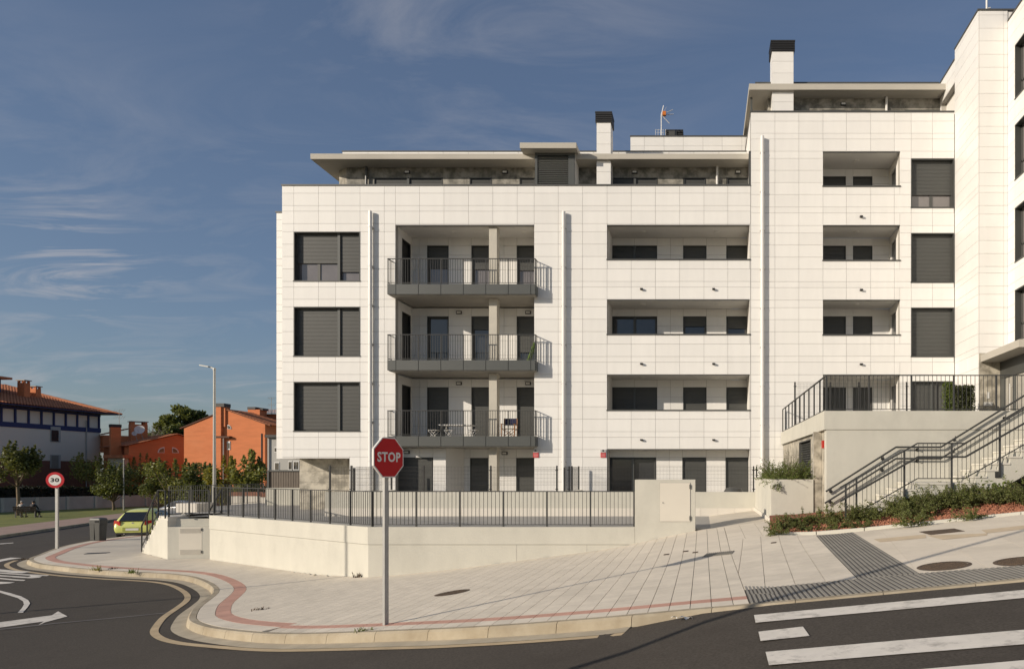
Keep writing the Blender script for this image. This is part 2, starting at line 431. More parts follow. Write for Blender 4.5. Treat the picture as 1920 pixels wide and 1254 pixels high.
def recess(B, cl, X0, X1, zc, zf, zsill, yb, doors, cols, lamps, right_door=None, sill=True, ceil_lamp=True):
    """a loggia cut into the facade: floor, ceiling, side walls, clad back wall with shuttered doors"""
    t = 0.05
    MB().box(X0 + 0.002, X1 - 0.002, Y0 + 0.26, yb, zc, zc + 0.2).box(X0 + 0.002, X1 - 0.002, Y0 + 0.03, Y0 + 0.257, zc + 0.001, zc + 0.2).build('recess_ceiling', CEIL, B)
    MB().box(X0, X1, Y0 + 0.25, yb + 0.2, zf - 0.2, zf).build('recess_floor', CONC_P, B)
    side = MB(); side.box(X0 - 0.2, X0, Y0 + 0.255, yb + 0.2, zf, zc)
    if right_door:
        ya, y2, zt = right_door
        side.box(X1, X1 + 0.2, Y0 + 0.255, ya, zf, zc); side.box(X1, X1 + 0.2, ya, y2, zt, zc); side.box(X1, X1 + 0.2, y2, yb + 0.2, zf, zc)
        MB().box(X1 + 0.06, X1 + 0.10, ya, y2, zf, zt).build('door', GLASS, B)
    else: side.box(X1, X1 + 0.2, Y0 + 0.255, yb + 0.2, zf, zc)
    side.build('recess_side', CEIL, B)
    zt = zc - 0.32
    holes = [(a, b, zf, zt) for (a, b, *_ ) in doors]
    cl.face('y', yb, -1, [X0] + [c for c in cols if X0 < c < X1] + [X1], [zf, zf + 0.62, zf + 1.24, zf + 1.86, zt, zc], holes, wall_t=0.15, name='recess_panel')
    for (a, b, down, gm) in doors:
        n = 2 if b - a > 1.4 else 1
        window(B, a, b, zf, zt, yb, [(k / n, (k + 1) / n, down, gm) for k in range(n)], reveal=0.11, name='door')
    if sill: MB().box(X0 - 0.03, X1 + 0.03, Y0 - 0.03, Y0 + 0.27, zsill - 0.045, zsill + 0.004).build('coping', DARKR, B)
    MB().box(X0, X1, Y0 - 0.006, Y0 + 0.028, zc - 0.03, zc + 0.0).build('drip_trim', DARKR, B)
    for (lx, kind) in lamps:
        if kind == 'w': bulkhead(B, lx, yb, zc - 0.14)
        else: downlight(B, lx, (Y0 + yb) / 2, zc)

# ------------------------------------------------------------------ the lower block with the balconies
BL = thing('apartment_building', 'white panelled apartment block with stacked balconies and anthracite shutters, left of the taller block', 'building', (-7.5, Y0, -1.7))
cl = Cladding(BL)
colsL = [528.7, 550.8, 597.1, 629.2, 675, 720.5, 741.4, 786.6, 832.4, 878.4, 924, 969.7, 1001.5, 1046.6, 1092.4, 1138.2, 1183.5, 1229, 1274.3, 1319.9, 1364.6, 1407.4]
rowsL = [348.6, 362.5, 385.6, 396.2, 419.4, 434.5]
for k in range(3): rowsL += [v + 140.6 * k for v in (457.9, 481, 504.3, 527.7, 538.3, 561.2, 575.1)]
rowsL += [879.6, 902.9, 926, 950, 962]
XL0, XL1 = fx(741.4), fx(1001.5)               # balcony loggia
XR0, XR1 = fx(1138.5), fx(1405.5)              # recessed terraces
winL = [(434.5, 527.7), (575.1, 668.3), (715.7, 808.9)]
holes = [(fx(550.6), fx(675.2), fz(b), fz(a)) for a, b in winL]
holes += [(XL0, XL1, -3, CEILZ[3])]
silL = [None, 2.474, 5.50, 8.49]
for k in (1, 2, 3): holes.append((XR0, XR1, silL[k], CEILZ[k]))
holes += [(XR0, XR1, -3, CEILZ[0]), (fx(528.7) - 1, fx(655.3), -3, fz(858.4))]
cl.face('y', Y0, -1, [fx(c) for c in colsL], [fz(r) for r in rowsL], holes)
# windows in the left bay
lay = [[(0.0, 0.66, 0.60, CURT), (0.66, 1.0, 0.78, CURT)], [(0.0, 0.66, 1.0, CURT), (0.66, 1.0, 1.0, CURT)], [(0.0, 0.66, 0.955, CURT), (0.66, 1.0, 0.97, CURT)]]
for (a, b), bays in zip(winL, lay): window(BL, fx(550.6), fx(675.2), fz(b), fz(a), Y0, bays, reveal=0.24)
# recessed terraces
bx = lambda px, y=YB: pX(px, y)
dR = [(bx(1147.7), bx(1232)), (bx(1281), bx(1324.5)), (bx(1362), bx(1404.3))]
colR = [bx(v) for v in (1189.5, 1232, 1257, 1281, 1324.5, 1362)]
downs = {3: (1, 1, 1), 2: (0.0, 0.16, 0.2), 1: (0.60, 1, 0.96)}
for k in (1, 2, 3):
    recess(BL, cl, XR0, XR1, CEILZ[k], FLOORZ[k], silL[k], YB,
           [(a, b, downs[k][i], GLASS) for i, (a, b) in enumerate(dR)], colR, [(bx(1208), 'c'), (bx(1344), 'c')])
YG = 28.0
recess(BL, cl, XR0, XR1, CEILZ[0], FLOORZ[0], 0, YG, [(pX(1143.5, YG), pX(1230, YG), 0.0, GLASS), (pX(1279.5, YG), pX(1324, YG), 1, GLASS), (pX(1360.5, YG), pX(1403, YG), 0.66, GLASS)],
       [pX(v, YG) for v in (1187, 1230, 1255, 1279.5, 1324, 1360.5)], [], sill=False)
for z in (542.5, 682.3, 824.4):
    for x in (1203, 1338): spout(BL, fx(x), fz(z))
# balcony loggia
ZT = [c - 0.32 for c in CEILZ]
dB = [(bx(801), bx(841)), (bx(884), bx(924)), (bx(969), XL1 - 0.07)]
colB = [bx(v) for v in (786, 801, 841, 884, 924, 945, 969)]
downB = {3: (0.40, 0.42, 0.44), 2: (0.02, 0.22, 0.66), 1: (1, 1, 1)}
side = MB(); side2 = MB()
for k in range(4):
    zf, zc = FLOORZ[k], CEILZ[k]
    zb = zc if k == 3 else zc
    if k:
        hs_ = [(a, b, zf, ZT[k]) for a, b in dB]
        cl.face('y', YB, -1, [XL0] + colB + [XL1], [zf, zf + 0.62, zf + 1.24, zf + 1.86, ZT[k], zc + 0.03], hs_, wall_t=0.15, name='recess_panel')
        for i, (a, b) in enumerate(dB):
            window(BL, a, b, zf, ZT[k], YB, [(0, 1, downB[k][i], CURT if k == 3 else GLASS)], reveal=0.13, name='door')
    # left side wall with a door opening, right side wall
    ya, yb2 = 27.90, 28.72
    if k:
        side.box(XL0 - 0.2, XL0, Y0 + 0.255, ya, zf, zc + .03).box(XL0 - 0.2, XL0, ya, yb2, ZT[k], zc + .03).box(XL0 - 0.2, XL0, yb2, YB + 0.15, zf, zc + .03)
        d = MB().box(XL0 - 0.13, XL0 - 0.09, ya, yb2, zf, ZT[k]); d.box(XL0 - 0.17, XL0 + 0.004, ya, ya + 0.05, zf, ZT[k]).box(XL0 - 0.17, XL0 + 0.004, yb2 - 0.05, yb2, zf, ZT[k]).box(XL0 - 0.17, XL0 + 0.003, ya + 0.05, yb2 - 0.05, ZT[k] - 0.05, ZT[k])
        d.build('door', BLACKM, BL)
    side2.box(XL1, XL1 + 0.2, Y0 + 0.255, YB + 0.15, zf, zc + .03)
side.build('loggia_side', CEIL, BL); side2.build('loggia_side', CEIL, BL)
MB().box(XL0, XL1, Y0 + 0.26, YB, CEILZ[3], CEILZ[3] + 0.2).box(XL0, XL1, Y0 + 0.03, Y0 + 0.257, CEILZ[3] + 0.001, CEILZ[3] + 0.2).build('recess_ceiling', CEIL, BL)
MB().box(XL0, XL1, Y0 - 0.006, Y0 + 0.028, CEILZ[3] - 0.04, CEILZ[3]).build('drip_trim', DARKR, BL)
for px in (851, 984): downlight(BL, pX(px, 28.1), 28.1, CEILZ[3])
for k in (1, 2):
    for px in (861, 990.5): bulkhead(BL, bx(px), YB, CEILZ[k] - 0.16)
# ground floor under the balconies: a bay with a wide shutter brought forward, a slanted return, then the set-back wall
YF2 = 27.75; zg = FLOORZ[0]; zcg = 0.96
xa, xb_ = pX(741, YF2), pX(836, YF2)
cl.face('y', YF2, -1, [xa, pX(786, YF2), pX(812, YF2), xb_], [zg, zg + 0.62, zg + 1.24, zg + 1.86, 0.58, zcg], [(xa + 0.02, pX(811, YF2), zg, 0.58)], wall_t=0.15)
window(BL, xa + 0.02, pX(811, YF2), zg, 0.58, YF2, [(0, 1, 0.98, GLASS)], reveal=0.12, name='garage_shutter')
xc = pX(870, YB)
MB().prism([(xb_, YF2), (xc, YB), (xc, YB + 0.2), (xb_ - 0.2, YF2 + 0.2)], zg, zcg).build('return_wall', CEIL, BL)
dG = [(bx(881.5), bx(915)), (bx(968), XL1 - 0.07)]
cl.face('y', YB, -1, [xc, bx(881.5), bx(915), bx(945), bx(968), XL1], [zg, zg + 0.62, zg + 1.24, zg + 1.86, 0.58, zcg], [(a, b, zg, 0.58) for a, b in dG], wall_t=0.15, name='recess_panel')
for a, b in dG: window(BL, a, b, zg, 0.58, YB, [(0, 1, 0.99, GLASS)], reveal=0.12, name='door')
bulkhead(BL, pX(763, YF2), YF2, pZ(847.5, YF2)); bulkhead(BL, bx(946.5), YB, pZ(849.5, YB))
# round-edged concrete columns between the slabs
for k in range(4):
    za, zb = FLOORZ[k], (CEILZ[k] if k == 3 else CEILZ[k] + 0.07)
    MB().box(pX(918, 27.5), pX(932.6, 27.5), 27.42, 27.80, za, zb).build('column', CONC_C, BL)
# balconies
YFR = 26.88
for k in (1, 2, 3):
    zt, zb = FLOORZ[k], FLOORZ[k] - 0.33
    bxa, bxb = pX(725.6, YFR), pX(1003.8, YFR)
    slab = MB().box(XL0 - 0.0, XL1 + 0.0, Y0 - 0.005, YB + 0.15, zb, zt).box(bxa + 0.05, bxb - 0.05, YFR + 0.06, Y0 - 0.0055, zb, zt)
    bal = slab.build('balcony', CONC, BL)
    f0, f1 = zb + 0.035, zt + 0.10
    nb = 7; edges = [bxa + 0.35 + i * 0.885 for i in range(nb)]
    es = [bxa] + edges + [bxb]
    for i in range(len(es) - 1):
        if es[i + 1] - es[i] > 0.05: piece('fascia_plate', FASC, ((es[i] + es[i + 1]) / 2, YFR + 0.012, (f0 + f1) / 2), (es[i + 1] - es[i] - 0.022, 0.024, f1 - f0), bal)
    for xs in (bxa + 0.012, bxb - 0.012): piece('fascia_plate', FASC, (xs, (YFR + 0.026 + Y0 - 0.012) / 2, (f0 + f1) / 2), (0.024, Y0 - YFR - 0.04, f1 - f0), bal)
    rt = pZ(485.2, YFR) - (3 - k) * 2.99; rb = zt + 0.15
    for i, xs in enumerate([bxa + 0.02] + edges + [bxb - 0.02]):
        piece('post', RAILM, (xs, YFR + 0.04, (f0 + rt) / 2), (0.018, 0.045, rt - f0), bal)
    rail = MB().box(bxa, bxb, YFR + 0.015, YFR + 0.065, rt, rt + 0.025).box(bxa, bxb, YFR + 0.03, YFR + 0.05, rb, rb + 0.02)
    for xs in (bxa + 0.02, bxb - 0.02):
        rail.box(xs - 0.02, xs + 0.02, YFR + 0.066, Y0 - 0.01, rt, rt + 0.025); rail.box(xs - 0.008, xs + 0.008, YFR + 0.051, Y0 - 0.01, rb, rb + 0.02)
    rail.build('handrail', RAILM, bal)
    n = int((bxb - bxa) / 0.0983)
    for i in range(1, n):
        xs = bxa + 0.02 + i * (bxb - bxa - 0.04) / n
        if min(abs(xs - e) for e in edges) > 0.02: piece('baluster', RAILM, (xs, YFR + 0.04, (rb + rt) / 2 + 0.01), (0.013, 0.013, rt - rb - 0.02), bal)
    for xs in (bxa + 0.02, bxb - 0.02):
        for i in (1, 2, 3): piece('baluster', RAILM, (xs, YFR + 0.04 + i * 0.10, (rb + rt) / 2 + 0.01), (0.013, 0.013, rt - rb - 0.02), bal)
# parapet coping, roof slab, flank and rear
ZPL = fz(348.6)
MB().box(fx(528.7) - 0.02, fx(1407.4) - 0.01, Y0 - 0.03, Y0 + 0.28, ZPL, ZPL + 0.055).build('coping', DARKR, BL)
xl, xr = fx(528.7), fx(1407.4)
shell = MB()
shell.box(xl + 0.03, xl + 0.25, Y0 + 0.252, 40, 0.55, ZPL); shell.box(xl + 0.26, xr - 0.26, Y0 + 0.3, 40, 9.98, 10.28); shell.box(xl + 0.26, xr - 0.26, 39.7, 40, -1.7, 9.97)
shell.build('rear_shell', CEIL, BL)
# low side wing at the left corner
YS = 28.5
xs0 = pX(518.2, YS)
cl.face('y', YS, -1, [xs0, xl - 0.005], [pZ(v, YS) for v in (399, 412, 433, 445, 464, 485, 498, 521, 540, 551, 571, 583, 604, 624, 646, 657, 677, 690, 712, 733, 755, 766, 786, 800, 820, 842, 860)], [], wall_t=0.2)
MB().box(xs0 - 0.03, xl - 0.005, YS - 0.03, YS + 0.25, pZ(399, YS), pZ(399, YS) + 0.05).build('coping', DARKR, BL)
MB().box(xs0, xs0 + 0.2, YS + 0.25, 38, pZ(860, YS), pZ(399, YS)).box(xs0 + 0.2, xl - 0.0, YS + 0.25, 38, pZ(860, YS) + 0.001, pZ(860, YS) + 0.2).build('side_wing', CEIL, BL)
# overhang soffit and the stone-clad ground floor beneath it
zs_ = fz(858.4)
MB().box(xl, fx(655.3), Y0 + 0.03, 31, zs_, zs_ + 0.12).box(xl, fx(655.3), Y0 - 0.006, Y0 + 0.028, zs_ - 0.012, zs_ + 0.0).build('soffit', CEIL, BL)
YST = 28.35
stx0, stx1 = pX(561.5, YST), fx(655.3)
tile_rows = [-1.6, -1.02, -0.44, 0.02, zs_]
cl.face('y', YST, -1, [stx0, stx0 + 1.15, stx1 + 0.22], tile_rows, [], mat=STONE, gap=0.006, wall_t=0.15, name='stone_tile')
cl.face('x', stx0, -1, [YST + 0.03, 29.5, 30.65, 31.8], tile_rows, [], mat=STONE, gap=0.006, wall_t=0.15, name='stone_tile')
MB().box(fx(655.3) - 0.0, fx(655.3) + 0.2, Y0 + 0.253, YST, -1.62, zs_).build('return_wall', CEIL, BL)
# downpipes
def downpipe(B, x, z1, z0, y=Y0):
    mb = MB(); mb.tube((x, y - 0.115, z0), (x, y - 0.115, z1), 0.072, n=14)
    z = z1 - 0.62
    while z > z0 + 0.3:
        mb.tube((x, y - 0.115, z - 0.02), (x, y - 0.115, z + 0.03), 0.082, n=14); z -= 1.55
    o = mb.build('downpipe', PIPE, B, smooth=False)
    z = z1 - 0.62
    br = MB()
    while z > z0 + 0.3:
        br.box(x - 0.09, x + 0.09, y - 0.13, y - 0.001, z - 0.045, z - 0.022); z -= 1.55
    br.build('bracket', M('zinc_bracket', (0.35, 0.34, 0.33), rough=0.5), o)
downpipe(BL, fx(697), fz(398), -1.6); downpipe(BL, fx(1058), fz(399), -1.6)
# penthouse: set-back stone wall, canopy, pop-up plant box, chimney, stair tower
ZC0, ZC1 = 12.83, 13.05; YC = 28.04
zP = FLOORZ[4]; zPt = pZ(333.7, YB)
stx = bx(649.5)
pw = [(bx(701), bx(830)), (bx(880.5), bx(922)), (bx(974), bx(1003)), (bx(1149), bx(1232)), (bx(1282), bx(1323)), (bx(1363), bx(1403))]
xe = 1.90
cl.face('y', YB, -1, [stx] + [bx(v) for v in (690, 744, 788, 830, 875, 922, 968, 1003, 1088, 1148, 1190, 1233, 1281, 1324, 1362)] + [xe], [zP, zP + 1.05, zPt, ZC0], [(a, b, zP, zPt) for a, b in pw], mat=STONE_SHADE, gap=0.006, wall_t=0.15, name='stone_tile')
for a, b in pw: window(BL, a, b, zP, zPt, YB, [(0, 0.5, 1, GLASS), (0.5, 1, 1, GLASS)] if b - a > 1.5 else [(0, 1, 1, GLASS)], reveal=0.10, name='door')
MB().prism([(stx, YB), (stx, YB + 0.2), (bx(636, YB + 0.35) + 0.2, YB + 0.55), (bx(636, YB + 0.35), YB + 0.35)], zP, ZC0).build('stone_corner', STONE, BL)
MB().box(bx(636, YB + 0.35), bx(636, YB + 0.35) + 0.2, YB + 0.56, 38, zP, ZC0).build('penthouse_flank', STONE, BL)
cxl = pX(582, YC)
MB().box(cxl, xe, YC, 38.5, ZC0, ZC1).build('canopy', CANOPY, BL)
YR = 29.6
cl.face('y', YR, -1, [pX(v, YR) for v in (642, 690, 737, 784, 831, 878, 925, 972, 1019, 1066, 1113, 1160, 1207, 1254, 1301, 1348)] + [xe], [ZC1, pZ(284.6, YR)], [], wall_t=0.2)
MB().box(pX(641, YR), xe, YR - 0.03, YR + 0.27, pZ(284.6, YR), pZ(283.2, YR)).build('coping', DARKR, BL)
for px in (764, 947, 1190, 1384): bulkhead(BL, bx(px), YB, pZ(323.5, YB))
# thin downpipes against the penthouse wall
for px in (689, 1344.5): MB().tube((bx(px), YB - 0.10, zP), (bx(px), YB - 0.10, ZC0), 0.05, n=10).build('downpipe', FASC if px < 700 else PIPE, BL)
# plant box with louvred front
YQ = 27.9
qx0, qx1 = pX(1003, YQ), pX(1077.5, YQ)
MB().box(pX(974.6, 27.5), pX(1080.3, 27.5), 27.5, 29.6, pZ(278, 27.5), pZ(267.6, 27.5)).build('canopy', CANOPY, BL)
qz = pZ(278, 27.5)
box_ = MB().box(qx0 + 0.02, qx1, YQ + 0.09, 29.2, zP, qz).build('plant_box', CEIL, BL)
MB().box(qx0, qx0 + 0.10, YQ, YQ + 0.085, zP, qz - 0.10).box(qx1 - 0.26, qx1, YQ, YQ + 0.085, zP, qz - 0.10).box(qx0, qx1, YQ, YQ + 0.085, qz - 0.099, qz - 0.002).build('louvre_frame', FASC, box_)
zz_ = zP + 0.1
while zz_ < qz - 0.14:
    p_ = piece('louvre_blade', FASC, ((qx0 + qx1 - 0.16) / 2, YQ + 0.04, zz_ + 0.03), (qx1 - qx0 - 0.37, 0.012, 0.085), box_, rot=(radians(-35), 0, 0)); zz_ += 0.088
# chimney
def chimney(B, x0, x1, y0, y1, zb, zt, zcap, over, cl_, rows):
    MB().box(x0 + 0.03, x1 - 0.03, y0 + 0.03, y1 - 0.03, zb, zt).build('chimney_core', BACK, B)
    cl_.face('y', y0, -1, [x0, x1], rows, [], wall_t=0.02, name='chimney_panel')
    cl_.face('x', x0, -1, [y0 + 0.03, y1], rows, [], wall_t=0.02, name='chimney_panel')
    cl_.face('x', x1, 1, [y0 + 0.03, y1], rows, [], wall_t=0.02, name='chimney_panel')
    MB().box(x0 + 0.06, x1 - 0.06, y0 + 0.06, y1 - 0.06, zt, zcap - 0.08).build('chimney_throat', BLACKM, B)
    n = 5; h = (zcap - 0.06 - zt) / n
    for i in range(n): piece('cowl_slat', BLACKM, ((x0 + x1) / 2, (y0 + y1) / 2, zt + h * (i + 0.5)), (x1 - x0 + 2 * over, y1 - y0 + 2 * over, h * 0.62), B)
    piece('cowl_cap', BLACKM, ((x0 + x1) / 2, (y0 + y1) / 2, zcap - 0.03), (x1 - x0 + 2 * over + 0.02, y1 - y0 + 2 * over + 0.02, 0.06), B)
YK = 28.2
chimney(BL, pX(1118.5, YK), pX(1145.3, YK), YK, YK + 0.66, zP, pZ(230.5, YK), pZ(210.3, YK), 0.045, cl, [zP, pZ(322.5, YK), ZC0 - 0.002, pZ(270.5, YK), pZ(249, YK), pZ(230.5, YK)])
# stair tower
YT_ = 31.5
cl.face('y', YT_, -1, [pX(v, YT_) for v in (1182, 1208, 1245, 1281, 1318, 1354, 1391)] + [1.95, 3.0], [14.0, pZ(274, YT_), pZ(256.5, YT_)], [], wall_t=0.2)
MB().box(pX(1181.3, YT_), 3.0, YT_ - 0.03, YT_ + 0.25, pZ(256.5, YT_), pZ(254.6, YT_)).box(pX(1182, YT_), pX(1182, YT_) + 0.2, YT_ + 0.25, 37, 13.1, pZ(256.5, YT_)).build('coping', DARKR, BL)
vx0, vx1 = pX(1247.5, 33), pX(1280.5, 33); vz = pZ(243.5, 33)
MB().box(vx0 + 0.04, vx1 - 0.04, 33.04, 33.8, 15.2, vz - 0.05).build('roof_vent', BLACKM, BL)
for i in range(4): piece('cowl_slat', BLACKM, ((vx0 + vx1) / 2, 33.42, vz - 0.10 - i * 0.11), (vx1 - vx0, 0.84, 0.06), BL)
piece('cowl_cap', BLACKM, ((vx0 + vx1) / 2, 33.42, vz - 0.03), (vx1 - vx0 + 0.03, 0.88, 0.06), BL)
MB().box(pX(1254, 33), pX(1268.5, 33), 32.96, 33.0, pZ(255, 33), pZ(246.5, 33)).build('vent_hatch', DARKR, BL)
MB().box(fx(1404.2), fx(1407.2), Y0 - 0.012, Y0 + 0.25, fz(348), fz(283.5)).build('corner_trim', DARKR, BL)
cl.done()

# ------------------------------------------------------------------ the taller block
BT = thing('apartment_building', 'taller white panelled apartment block with small recessed terraces behind the raised terrace', 'building', (6.0, Y0, -1.7))
ct = Cladding(BT)
colsT = [fx(v) for v in (1407.8, 1453, 1497.9, 1543.1, 1587, 1632.6, 1676.8, 1708.6, 1748.5, 1789.4)]
rowsT = [211, 227.6, 250.4, 261, 283.9, 297.3]
for k in range(4): rowsT += [v + 139.7 * k for v in (319.7, 342.5, 365, 388.4, 399.5, 423, 437.0)]
rowsT += [879.6, 902.9, 926, 962]
XT0, XT1 = fx(1543.1), fx(1687.3)
silT = [None, 2.47, 5.48, 8.455, 11.42]
topT = [0, 3.88, 6.87, 9.85, 12.775]
holes = [(XT0, XT1, silT[k], topT[k]) for k in (2, 3, 4)] + [(XT0, XT1, 1.25, topT[1])]
wT = [(298.4, 390), (437.4, 530), (576.7, 669)]
XW0, XW1 = fx(1708.3), fx(1788.6)
holes += [(XW0, XW1, fz(b), fz(a)) for a, b in wT] + [(XW0, XW1, 1.30, fz(714.5))]
ct.face('y', Y0, -1, colsT, [fz(r) for r in rowsT], holes)
dT = [(XT0 + 0.06, bx(1585.8)), (bx(1599.5), bx(1635.5))]
colT = [bx(v) for v in (1586, 1599.5, 1635)]
for k in (1, 2, 3, 4):
    zf = FLOORZ[k]
    recess(BT, ct, XT0, XT1, topT[k], zf, silT[k], YB, [(a, b, 1, GLASS) for a, b in dT], colT,
           [(pX(1606, 28.0), 'c')], right_door=(27.85, 28.65, topT[k] - 0.32), sill=(k > 1))
lays = [[(0, 1, 0.70, CURT)], [(0, 1, 1, CURT)], [(0, 1, 1, CURT)]]
for (a, b), by in zip(wT, lays): window(BT, XW0, XW1, fz(b), fz(a), Y0, by, reveal=0.22)
window(BT, XW0, XW1, 1.31, fz(714.5), Y0, [(0, 0.5, 0.95, CURT), (0.5, 1, 1, CURT)], reveal=0.22)
for z in (407, 544, 683): spout(BT, fx(1614.5), fz(z))
downpipe(BT, fx(1429), fz(258), -1.6); downpipe(BT, fx(1795), fz(256), 1.3)
# left flank above the lower block, parapet, penthouse
ZPT = fz(211)
xt = colsT[0]
ct.face('x', xt, -1, [Y0 + 0.001, 28.3, 29.4, 30.5, 31.6, 32.7], [fz(v) for v in (348, 325, 300, 283.9, 261, 250.4, 227.6, 211)], [])
MB().box(xt - 0.03, 10.05, Y0 - 0.03, Y0 + 0.27, ZPT, ZPT + 0.055).box(xt - 0.03, xt + 0.25, Y0 + 0.271, 32.7, ZPT, ZPT + 0.055).build('coping', DARKR, BT)
zP2 = 13.28; YC2, YW2 = 28.3, 28.98; SC2 = 15.82
MB().box(xt + 0.26, 10.05, Y0 + 0.3, 38, 13.0, zP2).box(xt + 0.26, 10.05, 39.7, 40, -1.7, 13).build('roof_slab', CEIL, BT)
MB().box(xt, pX(1775.5, YC2), YC2, 36, SC2, pZ(157.3, YC2)).build('canopy', CANOPY, BT)
MB().box(xt + 0.3, 10.0, YC2 + 0.6, 35.5, pZ(157.3, YC2), pZ(154.0, YC2 + 0.6)).build('coping', DARKR, BT)
w2 = lambda px: pX(px, YW2)
pw2 = [(w2(1541), w2(1584)), (w2(1596), w2(1632)), (w2(1697), w2(1790))]
zt2 = pZ(206.5, YW2)
ct.face('y', YW2, -1, [w2(1440), w2(1488), w2(1541), w2(1584), w2(1632), w2(1660), w2(1697), w2(1748), 10.06], [zP2, zP2 + 1.0, zt2, SC2], [(a, b, zP2, zt2) for a, b in pw2], mat=STONE_SHADE, gap=0.006, wall_t=0.15, name='stone_tile')
for a, b in pw2: window(BT, a, b, zP2, zt2, YW2, [(0, 1, 1, GLASS)], reveal=0.10, name='door')
bulkhead(BT, w2(1581), YW2, pZ(196, YW2))
MB().tube((w2(1661), YW2 - 0.10, zP2), (w2(1661), YW2 - 0.10, SC2), 0.05, n=10).build('downpipe', PIPE, BT)
MB().box(xt + 0.10, xt + 0.18, 28.9, 28.98, zP2, SC2).build('canopy_post', FASC, BT)
MB().box(w2(1440), w2(1440) + 0.15, YW2 + 0.2, 36, zP2, SC2).build('penthouse_flank', STONE, BT)
YK2 = 28.45
chimney(BT, pX(1447.5, YK2), pX(1488, YK2), YK2, YK2 + 0.75, zP2, pZ(97, YK2), pZ(77, YK2), 0.05, ct,
        [zP2, pZ(191.5, YK2), SC2 - 0.002, pZ(137.5, YK2), pZ(115.5, YK2), pZ(97, YK2)])
ct.done()

# ------------------------------------------------------------------ the projecting wing with the entrance
BW = thing('apartment_building', 'white panelled wing with the glazed street entrance at the right edge', 'building', (12.0, 25, 1.4))
cw = Cladding(BW)
YW = 24.97; XA, XB = 10.07, 11.15
wz = lambda py: pZ(py, YW)
rowsW = [wz(v) for v in (20.5, 28.7, 53.6, 77.5, 102.4, 126.7, 151.2, 175.7, 200.6, 212.4, 237.3, 250.9, 275.8, 299.9, 324.2, 349.1, 361.1, 385.5, 401.7, 426.2, 451.1, 475.4, 499.7, 512, 536.5, 551.8, 576.3, 601, 625.5, 650, 662)]
ZWT = wz(20.5)
lowz = [1.40, 2.0, 2.6, 3.2, 3.8]
cw.face('x', XA, -1, [YW + 0.0015, 26.1, Y0 - 0.005], rowsW + lowz, [])
# the terrace end wall of the same wing behind the facade plane, with an opening
cw.face('x', XA + 0.0, -1, [Y0 + 0.0, 28.1, 29.2, 30.4, 31.6], [14.46, 15.0, 15.55, 16.0, 16.44], [(Y0 + 0.02, 28.9, 14.4, 15.55)])
MB().box(XA + 0.24, XA + 0.28, Y0 + 0.02, 28.9, 14.4, 15.55).build('terrace_screen', CEIL, BW)
MB().box(XA + 0.3, XA + 0.6, Y0, 31.6, 13.2, 16.4).build('rear_shell', BACK, BW)
cw.face('y', YW, -1, [XA + 0.034, pX(1882, YW), XB], rowsW, [])
MB().box(XB + 0.03, XB + 3, YW + 0.03, YW + 0.25, 16.0, ZWT - 0.002).build('parapet_return', CEIL, BW)
MB().box(10.03, XA + 0.3, Y0 + 0.03, Y0 + 0.6, 1.3, 14.3).build('corner_fill', BACK, BW)
winW = []
Yw0, Yw1 = 22.3, 24.38
for (a, b) in ((86, 187), (235, 338.5), (391, 492.5), (544.5, 641)):
    winW.append((Yw0, Yw1, pZ(b, Yw1), pZ(a, Yw1)))
cw.face('x', XB, -1, [16.0, 17.2, 18.4, 19.6, 20.8, Yw0, 23.3, Yw1, YW - 0.002], [r for r in rowsW if r < 16.45] + [16.43], winW)
MB().box(XA - 0.03, XB + 0.26, YW - 0.03, YW + 0.25, ZWT, ZWT + 0.055).box(XA - 0.03, XA + 0.25, YW + 0.251, Y0, ZWT, ZWT + 0.055).box(XA - 0.03, XA + 0.25, Y0 + 0.001, 31.6, 16.44, 16.495).box(XB - 0.03, XB + 0.25, 16, YW - 0.032, 16.43, 16.485).build('coping', DARKR, BW)
MB().box(XA + 0.26, XB + 3, YW + 0.26, 31, 16.0, 16.2).box(XB + 0.26, XB + 3, 16, YW + 0.25, 16.0, 16.2).box(XB + 0.26, XB + 3, 15.8, 16, 4.1, 16.2).build('roof_slab', CEIL, BW)
for (a, b, z0, z1) in winW:
    t = 0.035
    mb = MB(); mb.box(XB - 0.012, XB + 0.26, a, a + t, z0 + t, z1 - t).box(XB - 0.012, XB + 0.26, b - t, b, z0 + t, z1 - t).box(XB - 0.014, XB + 0.26, a, b, z1 - t, z1).box(XB - 0.022, XB + 0.26, a - 0.02, b + 0.02, z0 - 0.01, z0 + t)
    w = mb.build('window', DARK, BW)
    fm = MB()
    for y in (a + t, b - t - 0.06, (a + b) / 2 - 0.03): fm.box(XB + 0.20, XB + 0.27, y, y + 0.06, z0 + t, z1 - t)
    fm.box(XB + 0.2, XB + 0.269, a + t, b - t, z0 + t, z0 + t + 0.06).box(XB + 0.2, XB + 0.269, a + t, b - t, z1 - t - 0.06, z1 - t).box(XB + 0.2, XB + 0.269, a + t, b - t, z0 + 0.62, z0 + 0.68)
    fm.build('frame', DARKR, w)
    for (ya, yb3) in ((a + t, (a + b) / 2), ((a + b) / 2, b - t)):
        MB().box(XB + 0.235, XB + 0.25, ya + 0.03, yb3 - 0.03, z0 + t + 0.03, z1 - t - 0.03).build('pane', CURT, w)
